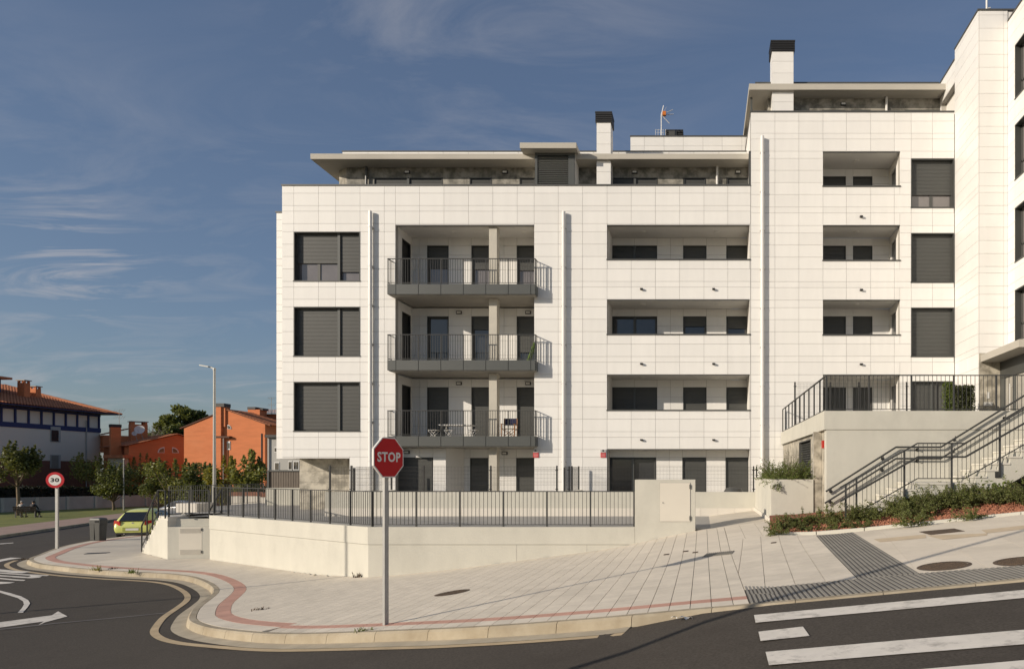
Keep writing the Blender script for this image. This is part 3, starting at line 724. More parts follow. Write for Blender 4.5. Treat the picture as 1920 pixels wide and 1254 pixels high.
# entrance: stone pier, canopy slab, glazed screen
cw.face('y', YW, -1, [XA + 0.034, 10.50, pX(1875, YW) + 0.2], [1.40, 2.05, 2.75, 3.45, wz(662)], [], mat=STONE, gap=0.006, name='stone_tile')
zcb, zct = pZ(679, YW), pZ(666.5, YW)
MB().box(10.14, 13.5, 21.9, YW - 0.035, zcb, zct).build('canopy', CANOPY, BW)
XE = pX(1875, YW)
ent = MB().box(XE - 0.0, XE + 0.12, 19.8, YW - 0.002, zcb - 0.62, zcb - 0.002).build('entrance', DARK, BW)
edge = [24.93, 24.15, 23.95, 22.9, 22.75, 21.6, 21.45, 20.0]
fr = MB()
for (a, b) in ((24.968, 24.60), (23.98, 23.78), (22.83, 22.70), (21.6, 21.45), (20.0, 19.85)): fr.box(XE + 0.01, XE + 0.09, b, a, 1.40, zcb - 0.625)
fr.build('frame', FASC, ent)
LOBBY = M('lobby_glass', (0.36, 0.34, 0.30), rough=0.04, var=0.12, scale=0.9, spec=1.0)
for (a, b) in ((24.60, 23.98), (23.78, 22.83), (22.70, 21.6), (21.45, 20.0)): MB().box(XE + 0.045, XE + 0.055, b, a, 1.42, zcb - 0.625).build('pane', LOBBY, ent)
MB().tube((XE - 0.06, 24.05, 2.1), (XE - 0.06, 24.05, 3.1), 0.016).tube((XE - 0.06, 24.05, 2.2), (XE + 0.02, 24.05, 2.2), 0.012).tube((XE - 0.06, 24.05, 3.0), (XE + 0.02, 24.05, 3.0), 0.012).build('pull_handle', PIPE, ent)
MB().box(pX(1850.5, YW), pX(1854.5, YW), YW - 0.03, YW - 0.001, pZ(747, YW), pZ(735, YW)).build('intercom', PIPE, BW)
mbx = MB()
for i in range(4): mbx.box(pX(1845 + i * 4, YW), pX(1848.4 + i * 4, YW), YW - 0.05, YW - 0.001, pZ(761, YW), pZ(754, YW))
mbx.build('letter_box', M('pale_grey_box', (0.55, 0.54, 0.52), rough=0.5), BW)
MB().box(XE + 0.3, XE + 0.4, 15.8, YW, 1.3, 4.0).build('lobby_wall', CEIL, BW)
cw.done()
# ================================================================== ground, road, pavement
ASPH = M('asphalt', (0.072, 0.062, 0.051), rough=0.92, spec=0.25, var=0.32, scale=38, detail=5, bump=0.006, bscale=110, stain=0.6, stain_scale=0.5, stain_col=(0.046, 0.038, 0.031))
PAVE = M('pale_paving_slab', (0.66, 0.595, 0.492), rough=0.85, spec=0.3, var=0.09, scale=2.6, detail=10, rand=0.06, bump=0.002, bscale=40, stain=0.22, stain_scale=0.8)
PAVE_J = M('pale_paving_slab_joined', (0.66, 0.595, 0.492), rough=0.85, spec=0.3, var=0.07, scale=1.6, detail=8, island=0.045, bump=0.002, bscale=40, stain=0.22, stain_scale=0.8)
PAVE_S = M('pavement_concrete', (0.58, 0.525, 0.435), rough=0.88, spec=0.3, var=0.09, scale=1.1, detail=9, bump=0.003, bscale=40, stain=0.30, stain_scale=0.5)
PAVE_W = M('warm_paving_slab', (0.69, 0.615, 0.50), rough=0.85, spec=0.3, var=0.07, scale=1.3, detail=8, rand=0.04, bump=0.002, bscale=40, stain=0.2, stain_scale=0.8)
BED_J = M('dark_joint', (0.085, 0.078, 0.068), rough=0.95)
REDS = M('red_paving_slab', (0.52, 0.29, 0.22), rough=0.8, var=0.10, scale=2.0, detail=8, rand=0.07, stain=0.3, stain_scale=0.8, stain_col=(0.36, 0.27, 0.21))
KERB = M('weathered_kerb_stone', (0.42, 0.365, 0.27), rough=0.85, scale=2.2, detail=10, col2=(0.30, 0.245, 0.165), rand=0.10, bump=0.006, bscale=14, stain=0.5, stain_scale=1.8, stain_col=(0.24, 0.19, 0.125))
GUT = M('gutter_concrete', (0.42, 0.365, 0.27), rough=0.9, var=0.16, scale=2.0, detail=9, stain=0.45, stain_scale=1.3)
YELL = M('worn_ochre_line', (0.47, 0.365, 0.225), rough=0.85, var=0.12, scale=3, detail=8, stain=0.35, stain_scale=2.2, stain_col=(0.27, 0.20, 0.12))
WHITEP = M('worn_white_road_paint', (0.70, 0.655, 0.58), rough=0.75, var=0.08, scale=5, detail=9, stain=0.85, stain_scale=4.5, stain_col=(0.22, 0.20, 0.175))
PINK = M('pink_far_pavement', (0.34, 0.235, 0.185), rough=0.9, var=0.1, scale=1.0)
GRASSM = M('lawn', (0.21, 0.215, 0.035), rough=0.95, scale=0.5, detail=9, col2=(0.10, 0.12, 0.022), bump=0.02, bscale=20)
EARTH = M('open_ground', (0.14, 0.13, 0.085), rough=0.95, var=0.2, scale=0.15)

def sheet(name, poly, h, mat, step=1.0, parent=None, thick=0.0):
    bm = bmesh.new()
    bm.faces.new([bm.verts.new((x, y, 0)) for x, y in poly])
    bm.normal_update()
    if bm.faces[:][0].normal.z < 0: bmesh.ops.reverse_faces(bm, faces=bm.faces[:])
    xs = [p[0] for p in poly]; ys = [p[1] for p in poly]
    if step:
        sx, sy = (step if isinstance(step, tuple) else (step, step))
        x = math.ceil(min(xs) / sx) * sx
        while x < max(xs):
            bmesh.ops.bisect_plane(bm, geom=bm.verts[:] + bm.edges[:] + bm.faces[:], plane_co=(x, 0, 0), plane_no=(1, 0, 0)); x += sx
        y = math.ceil(min(ys) / sy) * sy
        while y < max(ys):
            bmesh.ops.bisect_plane(bm, geom=bm.verts[:] + bm.edges[:] + bm.faces[:], plane_co=(0, y, 0), plane_no=(0, 1, 0)); y += sy
    for v in bm.verts: v.co.z = h(v.co.x, v.co.y)
    bmesh.ops.triangulate(bm, faces=bm.faces[:])
    me = bpy.data.meshes.new(name); bm.to_mesh(me); bm.free(); me.materials.append(mat)
    me.polygons.foreach_set('use_smooth', [True] * len(me.polygons))
    return link(name, me, parent)
rect = lambda a, b, c, d: [(a, c), (b, c), (b, d), (a, d)]

def big(x, y): return R(max(-90, min(30, x)), max(-10, min(90, y))) - 0.6
struct(sheet('ground', rect(-900, 900, -300, 1500), lambda x, y: -6.0, EARTH, step=None))
struct(sheet('road', rect(-90, 40, -14, 90), lambda x, y: R(x, y) - 0.3 * sstep(-8, -6, x) * sstep(11.2, 12.5, y), ASPH, step=(0.8, 1.5)))

# kerb line, catmull-rom through points read off the photograph, on the ground
KP = [(-36, 57), (-32.5, 47), (-30.2, 40), (-28.94, 35.08), (-28.13, 31.75), (-26.89, 28.98), (-25.5, 26.7), (-24.44, 25.11), (-23.50, 23.75), (-22.1, 22.6), (-21.04, 22.02),
      (-19.56, 21.31), (-18.38, 20.87), (-17.3, 20.51), (-16.34, 20.25), (-15.49, 19.95), (-14.55, 19.4), (-13.45, 18.44), (-12.62, 17.55), (-12.05, 16.75), (-11.55, 15.82),
      (-11.0, 14.75), (-10.43, 13.85), (-9.94, 13.17), (-9.4, 12.62), (-8.82, 12.13), (-8.26, 11.72), (-7.07, 10.92), (-6.13, 10.38), (-5.39, 10.02), (-4.68, 9.70), (-4.0, 9.40),
      (-3.38, 9.13), (-2.82, 8.93), (-2.27, 8.75), (-1.27, 8.48), (-0.2, 8.27), (0.56, 8.09), (1.35, 7.93), (2.35, 7.74), (3.53, 7.51), (6.0, 7.05), (10, 6.3), (20, 4.5), (36, 1.6)]
def catmull(pts, n=8):
    out = []
    for i in range(len(pts) - 1):
        p0 = pts[max(0, i - 1)]; p1 = pts[i]; p2 = pts[i + 1]; p3 = pts[min(len(pts) - 1, i + 2)]
        for k in range(n):
            t = k / n
            out.append(tuple(0.5 * ((2 * p1[c]) + (-p0[c] + p2[c]) * t + (2 * p0[c] - 5 * p1[c] + 4 * p2[c] - p3[c]) * t * t + (-p0[c] + 3 * p1[c] - 3 * p2[c] + p3[c]) * t ** 3) for c in (0, 1)))
    out.append(pts[-1]); return out
def resample(pts, d):
    out = [pts[0]]; acc = 0
    for i in range(1, len(pts)):
        a, b = Vector(pts[i - 1]), Vector(pts[i]); L = (b - a).length
        while acc + L >= d:
            a = a + (b - a) * ((d - acc) / L); L = (b - a).length; out.append(tuple(a)); acc = 0
        acc += L
    return out
KL = resample(catmull(KP), 0.25)
def normals(pts):
    ns = []
    for i in range(len(pts)):
        a = Vector(pts[max(0, i - 2)]); b = Vector(pts[min(len(pts) - 1, i + 2)]); d = (b - a).normalized(); ns.append((-d.y, d.x))
    return ns
KN = normals(KL)
def off(i, d): return (KL[i][0] + KN[i][0] * d, KL[i][1] + KN[i][1] * d)
def kY(X):                                   # kerb line as y(x), right of the bay
    for i in range(len(KL) - 1):
        if KL[i][0] <= X <= KL[i + 1][0] and X > -9: 
            t = (X - KL[i][0]) / (KL[i + 1][0] - KL[i][0] + 1e-9); return KL[i][1] + t * (KL[i + 1][1] - KL[i][1])
    return 8.0
NK = len(KL)

# pavement base sheet
inner = [off(i, 0.14) for i in range(0, NK, 3)]
backline = [(36, 30), (-21, 30), (-21.6, 33), (-24, 57)]
SW = struct(sheet('sidewalk', inner + backline, lambda x, y: S(x, y) - 0.004 - 0.022 * sstep(-20.6, -20.2, x), PAVE_S, step=(0.6, 0.75)))
SW['kind'] = 'structure'
# kerb stones, one metre each
for a in range(24, NK - 5, 4):
    if KL[a][0] > 9: break
    mb = MB(); pr = []
    for i in range(a, a + 5):
        sh = 0.0
        p, q = off(i, 0.0), off(i, 0.135)
        if i == a: p, q = off(i, 0.0), off(i, 0.135)
        zt = S(*q) + 0.004
        pb = off(i, -0.03)
        pr.append([(pb[0], pb[1], R(*pb) - 0.05), (p[0], p[1], zt - 0.03), (off(i, 0.025)[0], off(i, 0.025)[1], zt), (q[0], q[1], zt), (q[0], q[1], zt - 0.2)])
    # shrink the ends a little for the joint
    def lerp(u, v, t): return tuple(u[c] + (v[c] - u[c]) * t for c in range(3))
    pr[0] = [lerp(u, v, 0.016) for u, v in zip(pr[0], pr[1])]; pr[-1] = [lerp(u, v, 0.016) for u, v in zip(pr[-1], pr[-2])]
    for s_ in range(len(pr) - 1):
        A, B = pr[s_], pr[s_ + 1]
        for j in range(4): mb.quad(A[j], B[j], B[j + 1], A[j + 1])
    for A in (pr[0], pr[-1]):
        n = len(mb.v); mb.v += A; mb.f.append(tuple(range(n, n + 5))); mb.mi.append(0)
    mb.build('kerb_stone', KERB, SW)
# gutter and ochre line on the carriageway
gm_, ym_ = MB(), MB()
for i in range(30, NK - 2):
    if KL[i][0] > -0.95: break
    def rp(d, dz, j): p = off(j, d); return (p[0], p[1], R(*p) + dz)
    bay = 1 - sstep(-9.5, -7.0, KL[i][0]); bay2 = 1 - sstep(-9.5, -7.0, KL[i + 1][0])
    gm_.quad(rp(-0.26, 0.009, i), rp(-0.26, 0.009, i + 1), rp(-0.005, 0.016, i + 1), rp(-0.005, 0.016, i))
    d0, d1 = 0.27 + 0.17 * bay, 0.27 + 0.17 * bay2
    if KL[i][0] > -24.3 or KL[i][1] < 24.6: ym_.quad(rp(-d0 - 0.13, 0.008, i), rp(-d1 - 0.13, 0.008, i + 1), rp(-d1, 0.008, i + 1), rp(-d0, 0.008, i))
struct(gm_.build('gutter', GUT)); struct(ym_.build('edge_line', YELL))
# curved edge course and red course, left of x = -6.9
mbe = []
i = 24
while KL[i + 2][0] < -7.05:
    for (d0, d1, mt, nm) in ((0.145, 0.44, PAVE, 'edge_slab'), (0.447, 0.70, REDS, 'red_slab')):
        mb = MB(); zz = [S(*off(j, d)) + 0.004 for j, d in ((i, d0), (i + 2, d0), (i + 2, d1), (i, d1))]
        ps = [off(i, d0), off(i + 2, d0), off(i + 2, d1), off(i, d1)]
        c = Vector((sum(p[0] for p in ps) / 4, sum(p[1] for p in ps) / 4))
        ps = [tuple(c + (Vector(p) - c) * 0.993) for p in ps]
        top = [(p[0], p[1], z) for p, z in zip(ps, zz)]
        mb.hexa([(x, y, z - 0.04) for x, y, z in top] + top)
        mb.build(nm, mt, SW)
    i += 2
# straight strips of slabs, x from -7.05 to 0.56
SLABS = []
x = -7.05; dxs = 0.265
def limY(X): return 18.42
while x < 0.5:
    x2 = min(x + dxs, 0.56); g = 0.0045
    ya, yb = kY(x), kY(x2)
    o0, o1 = 0.145, 0.44
    rows_ = [(0.145, 0.44, PAVE), (0.444, 0.67, REDS)]
    d = 0.674; k0 = d
    while True:
        st = 0.40 if d > k0 else (0.40 if int((x + 50) / dxs) % 2 else 0.20)
        if min(ya, yb) + d + 0.1 > limY(x): break
        rows_.append((d, d + st - 0.003, PAVE)); d += st
    for (a, b, mt) in rows_:
        c = [(x + g, ya + a), (x2 - g, yb + a), (x2 - g, min(yb + b, limY(x))), (x + g, min(ya + b, limY(x)))]
        SLABS.append((c, mt))
    x += dxs
TIP = min(range(NK), key=lambda i: KL[i][0])
OFFL = [off(i, 0.706) for i in range(TIP + 6, NK)]
def oY(X):
    for a, b in zip(OFFL[:-1], OFFL[1:]):
        if a[0] <= X <= b[0]: return a[1] + (b[1] - a[1]) * (X - a[0]) / (b[0] - a[0] + 1e-9)
    return OFFL[0][1]
def wallY(X):
    if X > -9.03: return 18.42
    if X > -16.95: return 18.42 + (-9.03 - X) * (23.42 - 18.42) / (16.92 - 9.03) - 0.01
    if X > -18.47: return 23.50 + (X + 18.47) * 0.17
    return 23.53 + (-18.47 - X) * 0.80
x = -7.05
while x > -20.1:
    x2 = x; x1 = x - dxs; g = 0.003; ya, yb = oY(x1), oY(x2); wl = min(wallY(x1), wallY(x2)); d = 0.0; first = True
    while min(ya, yb) + d < wl - 0.05:
        st = 0.20 if first and int((x + 50) / dxs) % 2 else 0.40; first = False
        c = [(x1 + g, min(ya + d, wallY(x1))), (x2 - g, min(yb + d, wallY(x2))), (x2 - g, min(yb + d + st - 0.003, wallY(x2))), (x1 + g, min(ya + d + st - 0.003, wallY(x1)))]
        if c[3][1] - c[0][1] > 0.02 and c[2][1] - c[1][1] > 0.02: SLABS.append((c, PAVE))
        d += st
    x -= dxs
def clip(poly, reg):                          # Sutherland-Hodgman, reg convex ccw
    out = poly
    for i in range(len(reg)):
        a, b = reg[i], reg[(i + 1) % len(reg)]; inp = out; out = []
        if not inp: return []
        def ins(p): return (b[0] - a[0]) * (p[1] - a[1]) - (b[1] - a[1]) * (p[0] - a[0]) >= -1e-9
        for j in range(len(inp)):
            p, q = inp[j], inp[(j + 1) % len(inp)]
            if ins(p): out.append(p)
            if ins(p) != ins(q):
                d1 = (b[0] - a[0]) * (p[1] - a[1]) - (b[1] - a[1]) * (p[0] - a[0]); d2 = (b[0] - a[0]) * (q[1] - a[1]) - (b[1] - a[1]) * (q[0] - a[0])
                t = d1 / (d1 - d2); out.append((p[0] + (q[0] - p[0]) * t, p[1] + (q[1] - p[1]) * t))
    return out
def ccw(r):
    A = sum(r[i][0] * r[(i + 1) % len(r)][1] - r[(i + 1) % len(r)][0] * r[i][1] for i in range(len(r)))
    return r if A > 0 else r[::-1]
gp = lambda px, py: tuple(G(px, py))[:2]
T0, T1, T2, T3 = gp(1404.6, 1104.6), gp(1607.5, 1085), gp(1724, 1074.6), gp(1920, 1060)
D0, D1 = gp(1530.4, 1003.7), gp(1599, 997.5)
T4 = (T3[0] + (T3[0] - T2[0]) * 1.2, T3[1] + (T3[1] - T2[1]) * 1.2)
B0, B1 = gp(1445, 1003), gp(1920, 963)
regA = ccw([(0.566, T0[1] + 0.005), T1, D0, (B0[0] - 0.02, B0[1] - 0.02), (0.566, 15.51)])
regC = ccw([(0.566, 15.51), (B0[0] - 0.02, 15.51), (1.76, 18.42), (0.566, 18.42)])
ax = Vector((T1[0] - D0[0], T1[1] - D0[1])).normalized(); ay = Vector((-ax.y, ax.x))
def grid_slabs(reg, o, ux, uy, su, sv, mt, g=0.004):
    for a in range(-40, 41):
        for b in range(-60, 61):
            q = [(o[0] + ux.x * u + uy.x * v, o[1] + ux.y * u + uy.y * v) for u, v in ((a * su + g, b * sv + g), ((a + 1) * su - g, b * sv + g), ((a + 1) * su - g, (b + 1) * sv - g), (a * su + g, (b + 1) * sv - g))]
            c = clip(ccw(q), reg)
            if len(c) >= 3:
                A = abs(sum(c[i][0] * c[(i + 1) % len(c)][1] - c[(i + 1) % len(c)][0] * c[i][1] for i in range(len(c)))) / 2
                if A > 0.004: SLABS.append((c, mt))
grid_slabs(regA, T1, ax, ay, 0.60, 0.40, PAVE); grid_slabs(regC, (0.566, 15.51), Vector((1, 0)), Vector((0, 1)), 0.40, 0.60, PAVE)
B2 = (B1[0] + (B1[0] - B0[0]) * 0.7, B1[1] + (B1[1] - B0[1]) * 0.7)
regB = ccw([T2, T4, B2, (D1[0], D1[1])])
grid_slabs(regB, T2, Vector((0.985, -0.17)), Vector((0.17, 0.985)), 0.80, 0.60, PAVE_W, g=0.002)
def scr(c):
    x = sum(p[0] for p in c) / len(c); y = sum(p[1] for p in c) / len(c)
    A = abs(sum(c[i][0] * c[(i + 1) % len(c)][1] - c[(i + 1) % len(c)][0] * c[i][1] for i in range(len(c)))) / 2
    px = CX + FPX * x / y
    return -(A / y ** 3) * (1 if -30 < px < 1950 else 0.01)
SLABS.sort(key=lambda t: scr(t[0]))
rest = {}
for k, (c, mt) in enumerate(SLABS):
    mb = MB() if k < 300 else rest.setdefault(mt.name, (MB(), mt))[0]
    mb.prism(list(c), lambda x, y: S(x, y) - 0.03, lambda x, y: S(x, y) + 0.004)
    if k < 300: mb.build('paving_slab' if mt is not REDS else 'red_slab', mt, SW)
for nm, (mb, mt) in rest.items(): struct(mb.build('paving', PAVE_J if mt is PAVE else mt, SW), 'stuff')
# dark bed under the slab joints
struct(sheet('joint_bed', [(-7.04, kY(-7.04) + 0.15)] + [(v, kY(v) + 0.15) for v in (-6, -5, -4, -3, -2, -1, 0, 0.56)] + [(0.56, 18.4), (-7.04, 18.4)], lambda x, y: S(x, y) - 0.012, BED_J, step=0.5, parent=SW))
# ribbed tactile paving
TAC = M('tactile_groove', (0.085, 0.08, 0.072), rough=0.85, var=0.15, scale=3, detail=8)
TACR = M('tactile_rib', (0.26, 0.245, 0.215), rough=0.8, var=0.15, scale=3, detail=8)
def tactile(a, b, c, d, along='ab', pitch=0.066):
    a, b, c, d = map(Vector, (a, b, c, d)); mb = MB()
    def z(p, h): return (p.x, p.y, S(p.x, p.y) + h)
    ctr = (a + b + c + d) / 4
    q = [ctr + (p - ctr) * 0.992 for p in (a, b, c, d)]
    mb.hexa([z(p, -0.03) for p in q] + [z(p, 0.0025) for p in q])
    mb.cur = 1
    L = ((b - a).length + (c - d).length) / 2; n = max(2, int(round(L / pitch)))
    for i in range(n):
        t0, t1 = (i + 0.25) / n, (i + 0.75) / n
        p = [q[0].lerp(q[1], t0), q[0].lerp(q[1], t1), q[3].lerp(q[2], t1), q[3].lerp(q[2], t0)]
        mb.hexa([z(v, 0.0) for v in p] + [z(v, 0.009) for v in p])
    mb.build('tactile_tile', [TAC, TACR], SW)
def kin(X): return (X, kY(X) + 0.14)
back_pts = [T0, T1, T2, T3, T4]
def backY(t):   # t along the chain by x
    for i in range(len(back_pts) - 1):
        p, q = back_pts[i], back_pts[i + 1]
        if p[0] <= t <= q[0] or i == len(back_pts) - 2:
            s_ = (t - p[0]) / (q[0] - p[0]); return p[1] + (q[1] - p[1]) * s_
xx = 0.565
while xx < 5.6:
    x2 = xx + 0.40
    f0, f1 = kin(xx), kin(x2); b0, b1 = (xx, backY(xx)), (x2, backY(x2))
    m0 = ((f0[0] + b0[0]) / 2, (f0[1] + b0[1]) / 2); m1 = ((f1[0] + b1[0]) / 2, (f1[1] + b1[1]) / 2)
    tactile(f0, f1, m1, m0); tactile(m0, m1, b1, b0); xx = x2
nd = 12
for i in range(nd):
    t0, t1 = i / nd, (i + 1) / nd
    L0, L1 = Vector(T1).lerp(Vector(D0), t0), Vector(T1).lerp(Vector(D0), t1); R0, R1 = Vector(T2).lerp(Vector(D1), t0), Vector(T2).lerp(Vector(D1), t1)
    for k in range(3):
        tactile(L0.lerp(R0, k / 3), L0.lerp(R0, (k + 1) / 3), L1.lerp(R1, (k + 1) / 3), L1.lerp(R1, k / 3))
# sandy repair patches in the right-hand pavement
PATCH = M('sandy_repair_patch', (0.56, 0.45, 0.31), rough=0.9, var=0.12, scale=4, detail=9)
def on_px(name, pts, mat, h, dz, parent=None, step=0.5):
    return sheet(name, [tuple(G(px, py, h))[:2] for px, py in pts], lambda x, y: h(x, y) + dz, mat, step=step, parent=parent)
for pts in ([(1638, 1011), (1735, 1002), (1737, 1008.5), (1650, 1016.5)], [(1737, 1004), (1852, 1000), (1850, 1004), (1768, 1012)], [(1840, 994), (1920, 985), (1920, 992), (1850, 1000)]):
    struct(on_px('repair_patch', pts, PATCH, S, 0.008, SW))
# covers
IRON = M('rusty_cast_iron', (0.115, 0.075, 0.045), rough=0.8, scale=9, detail=8, col2=(0.06, 0.042, 0.028), bump=0.004, bscale=60)
GRAT = M('galvanised_grate', (0.26, 0.24, 0.20), rough=0.6, var=0.2, scale=8)
def round_cover(px, py, r, label, group='round manhole covers in the pavement'):
    c = G(px, py); mb = MB(); n = 28
    zc = lambda x, y: S(x, y)
    ring = lambda rr, dz: [(c.x + rr * cos(2 * pi * i / n), c.y + rr * sin(2 * pi * i / n), zc(c.x + rr * cos(2 * pi * i / n), c.y + rr * sin(2 * pi * i / n)) + dz) for i in range(n)]
    t = thing('manhole_cover', label, 'manhole cover', (c.x, c.y, c.z), group)
    A, B, C_ = ring(r, 0.006), ring(r * 0.86, 0.010), ring(r * 0.86, 0.006)
    f = MB()
    for i in range(n): j = (i + 1) % n; f.quad(A[i], A[j], B[j], B[i])
    f.build('frame', IRON, t)
    l = MB(); k = len(l.v); l.v += C_; l.f.append(tuple(range(n))); l.mi.append(0)
    for gx in range(-5, 6):
        for gy in range(-5, 6):
            x, y = c.x + gx * r * 0.15, c.y + gy * r * 0.15
            if hypot(gx, gy) < 5.3: l.hexa([(x - .02, y - .02, zc(x, y) + .004), (x + .02, y - .02, zc(x, y) + .004), (x + .02, y + .02, zc(x, y) + .004), (x - .02, y + .02, zc(x, y) + .004), (x - .015, y - .015, zc(x, y) + .013), (x + .015, y - .015, zc(x, y) + .013), (x + .015, y + .015, zc(x, y) + .013), (x - .015, y + .015, zc(x, y) + .013)])
    l.build('lid', IRON, t)
round_cover(848, 1111, 0.33, 'round rusty manhole cover in the paving behind the stop sign pole')
round_cover(1770, 1061, 0.35, 'round rusty manhole cover between the ribbed strip and the square plate')
round_cover(1917, 1052, 0.35, 'round rusty manhole cover cut by the right edge of the picture')
def plate(pts, mat, label, cat='cover', name='cover_plate', bars=0):
    q = [G(px, py) for px, py in pts]; mb = MB()
    up = lambda v, h: (v.x, v.y, v.z + h)
    mb.hexa([up(v, -0.02) for v in q] + [up(v, 0.010) for v in q]); 
    if bars:
        for i in range(bars):
            t0, t1 = (i + .2) / bars, (i + .8) / bars
            p = [q[0].lerp(q[1], t0), q[0].lerp(q[1], t1), q[3].lerp(q[2], t1), q[3].lerp(q[2], t0)]
            mb.hexa([up(v, 0.0) for v in p] + [up(v, 0.018) for v in p])
    return tag(mb.build(name, mat), label, cat)
plate([(1723, 997), (1789, 991), (1809, 996), (1745, 1003)], IRON, 'dark brown rectangular cover plate in the pavement below the shrub bed')
plate([(1316, 1045), (1372, 1039), (1377, 1033), (1325, 1038)], GRAT, 'small grey ribbed drain grate in the pale paving', 'grate', 'drain_grate', bars=14)
plate([(157, 1038.5), (199, 1036.5), (207, 1035), (165, 1036.5)], BLACKM, 'flat dark cover plate in the pavement near the litter bin')
for (px, py, l) in ((1249, 1040, 'leftmost tiny brown valve lid beside the drain grate'), (1285, 1034, 'middle tiny brown valve lid beside the drain grate'), (1303, 1036, 'tiny brown valve lid nearest the drain grate'), (1450, 1018, 'tiny brown valve lid below the corner of the shrub bed')):
    plate([(px - 5, py + 1), (px + 5, py), (px + 6, py - 2), (px - 4, py - 1)], IRON, l, 'cover', 'valve_lid')

# ------------------------------------------------------------------ road markings
def marking(name, pts, dz=0.009): return struct(on_px(name, pts, WHITEP, R, dz))
marking('crossing_bar', [(1413.7, 1153.7), (1670, 1130), (1920, 1106.7), (2100, 1090), (2100, 1105), (1920, 1121.7), (1670, 1145), (1416.7, 1168)])
marking('crossing_dash', [(1422, 1185), (1505.4, 1175.4), (1518, 1193), (1426, 1202.5)])
marking('crossing_bar', [(1435.4, 1223), (1680, 1202), (1920, 1181.7), (2100, 1166), (2100, 1192), (1920, 1209), (1680, 1228), (1441.7, 1248)])
marking('crossing_bar', [(1500, 1275), (1766, 1252.5), (1920, 1239), (2100, 1223), (2100, 1262), (1920, 1278), (1500, 1320)])
ar = [(-120, 1189), (0, 1166.5), (97, 1153.5), (109, 1146), (126.5, 1155.5), (85, 1166.5), (71, 1172.5), (82, 1165), (0, 1176.5), (-120, 1199)]
marking('turn_arrow', ar)
arc_o = [(-90, 1098), (0, 1107), (20, 1112), (40, 1118), (53, 1125), (56.5, 1131), (52, 1138), (43, 1148.5)]
arc_i = [(33, 1149), (41, 1140), (45, 1133), (43, 1127), (33, 1121), (15, 1115.5), (0, 1111), (-90, 1101)]
marking('curved_line', arc_o + arc_i)
marking('edge_dash', [(-80, 1061), (0, 1048.8), (20, 1045.2), (42, 1046), (24, 1048), (0, 1053), (-80, 1067)])
def letter(px_pts): marking('painted_letter', px_pts)
letter([(-70, 1062.5), (0, 1067), (30, 1070), (58, 1071.3), (42, 1074.5), (24, 1074), (0, 1071.5), (-70, 1066)])
letter([(-70, 1069), (0, 1073), (40, 1076), (92, 1078.2), (88, 1079.6), (50, 1078.5), (0, 1075), (-70, 1071)])
letter([(-70, 1074.5), (0, 1078), (30, 1080), (52, 1081.5), (58, 1080), (55, 1078.6), (70, 1079.3), (79, 1080.5), (74, 1082.5), (60, 1084), (40, 1083), (0, 1080.2), (-70, 1077)])
letter([(-70, 1081), (0, 1083.3), (30, 1086), (48, 1087.2), (44, 1089), (25, 1087.8), (0, 1085.3), (-70, 1083)])
letter([(-70, 1091), (0, 1090.5), (28, 1091.5), (18, 1093.5), (0, 1095), (-70, 1096)])
SEAM = M('tar_seam', (0.115, 0.105, 0.095), rough=0.8, var=0.3, scale=2)
struct(on_px('asphalt_seam', [(-60, 1183), (0, 1178.6), (100, 1168), (200, 1159), (322, 1147), (322, 1148.3), (200, 1160.5), (100, 1169.8), (0, 1180.8), (-60, 1186)], SEAM, R, 0.007))
# faint lane line on the left road
struct(on_px('lane_line', [(0, 1018.5), (25, 1016.8), (25, 1017.8), (0, 1019.8)], WHITEP, R, 0.004))

# ------------------------------------------------------------------ far side of the left road
def far(i, d):                                # offsets from the far kerb
    a, b = FK[i], FK[min(i + 1, len(FK) - 1)] if i < len(FK) - 1 else FK[i]
    if i == len(FK) - 1: a, b = FK[i - 1], FK[i]
    v = Vector((b[0] - a[0], b[1] - a[1])).normalized(); return (FK[i][0] - v.y * d, FK[i][1] + v.x * d)
FK = [(-20, 12.5), (-27, 20.5), (-33, 29.5), (-35.9, 34.9), (-41, 44.5), (-45.5, 53.0), (-52, 66), (-62, 88)]
def fh(x, y): return R(x, y)
nF = len(FK)
strip = lambda d0, d1: [far(i, d0) for i in range(nF)] + [far(i, d1) for i in reversed(range(nF))]
FP = struct(sheet('far_pavement', strip(0.14, 3.2), lambda x, y: fh(x, y) + 0.14, PINK, step=3))
for i in range(nF - 1):
    a, b = Vector(far(i, 0.0)), Vector(far(i + 1, 0.0)); c, d = Vector(far(i, 0.14)), Vector(far(i + 1, 0.14)); n = int((b - a).length / 1.0)
    for k in range(n):
        q = [a.lerp(b, (k + .01) / n), a.lerp(b, (k + .99) / n), c.lerp(d, (k + .99) / n), c.lerp(d, (k + .01) / n)]
        mb = MB(); mb.prism([tuple(p) for p in q], lambda x, y: fh(x, y) - 0.05, lambda x, y: fh(x, y) + 0.145); mb.build('kerb_stone', KERB, FP)
struct(sheet('lawn', [far(i, 3.2) for i in range(nF)] + [(-72, 92), (-74, 62), (-68, 30), (-50, 12)], lambda x, y: fh(x, y) + 0.13, GRASSM, step=3))
struct(sheet('yard_ground', [(-62, 88.2), (-72, 92), (-74, 62), (-90, 60), (-200, 80), (-200, 200), (-10, 200), (-10, 58), (-36, 58)], lambda x, y: -4.5 if y > 90 else fh(x, y) - 0.02, GRASSM, step=(10, 6)))
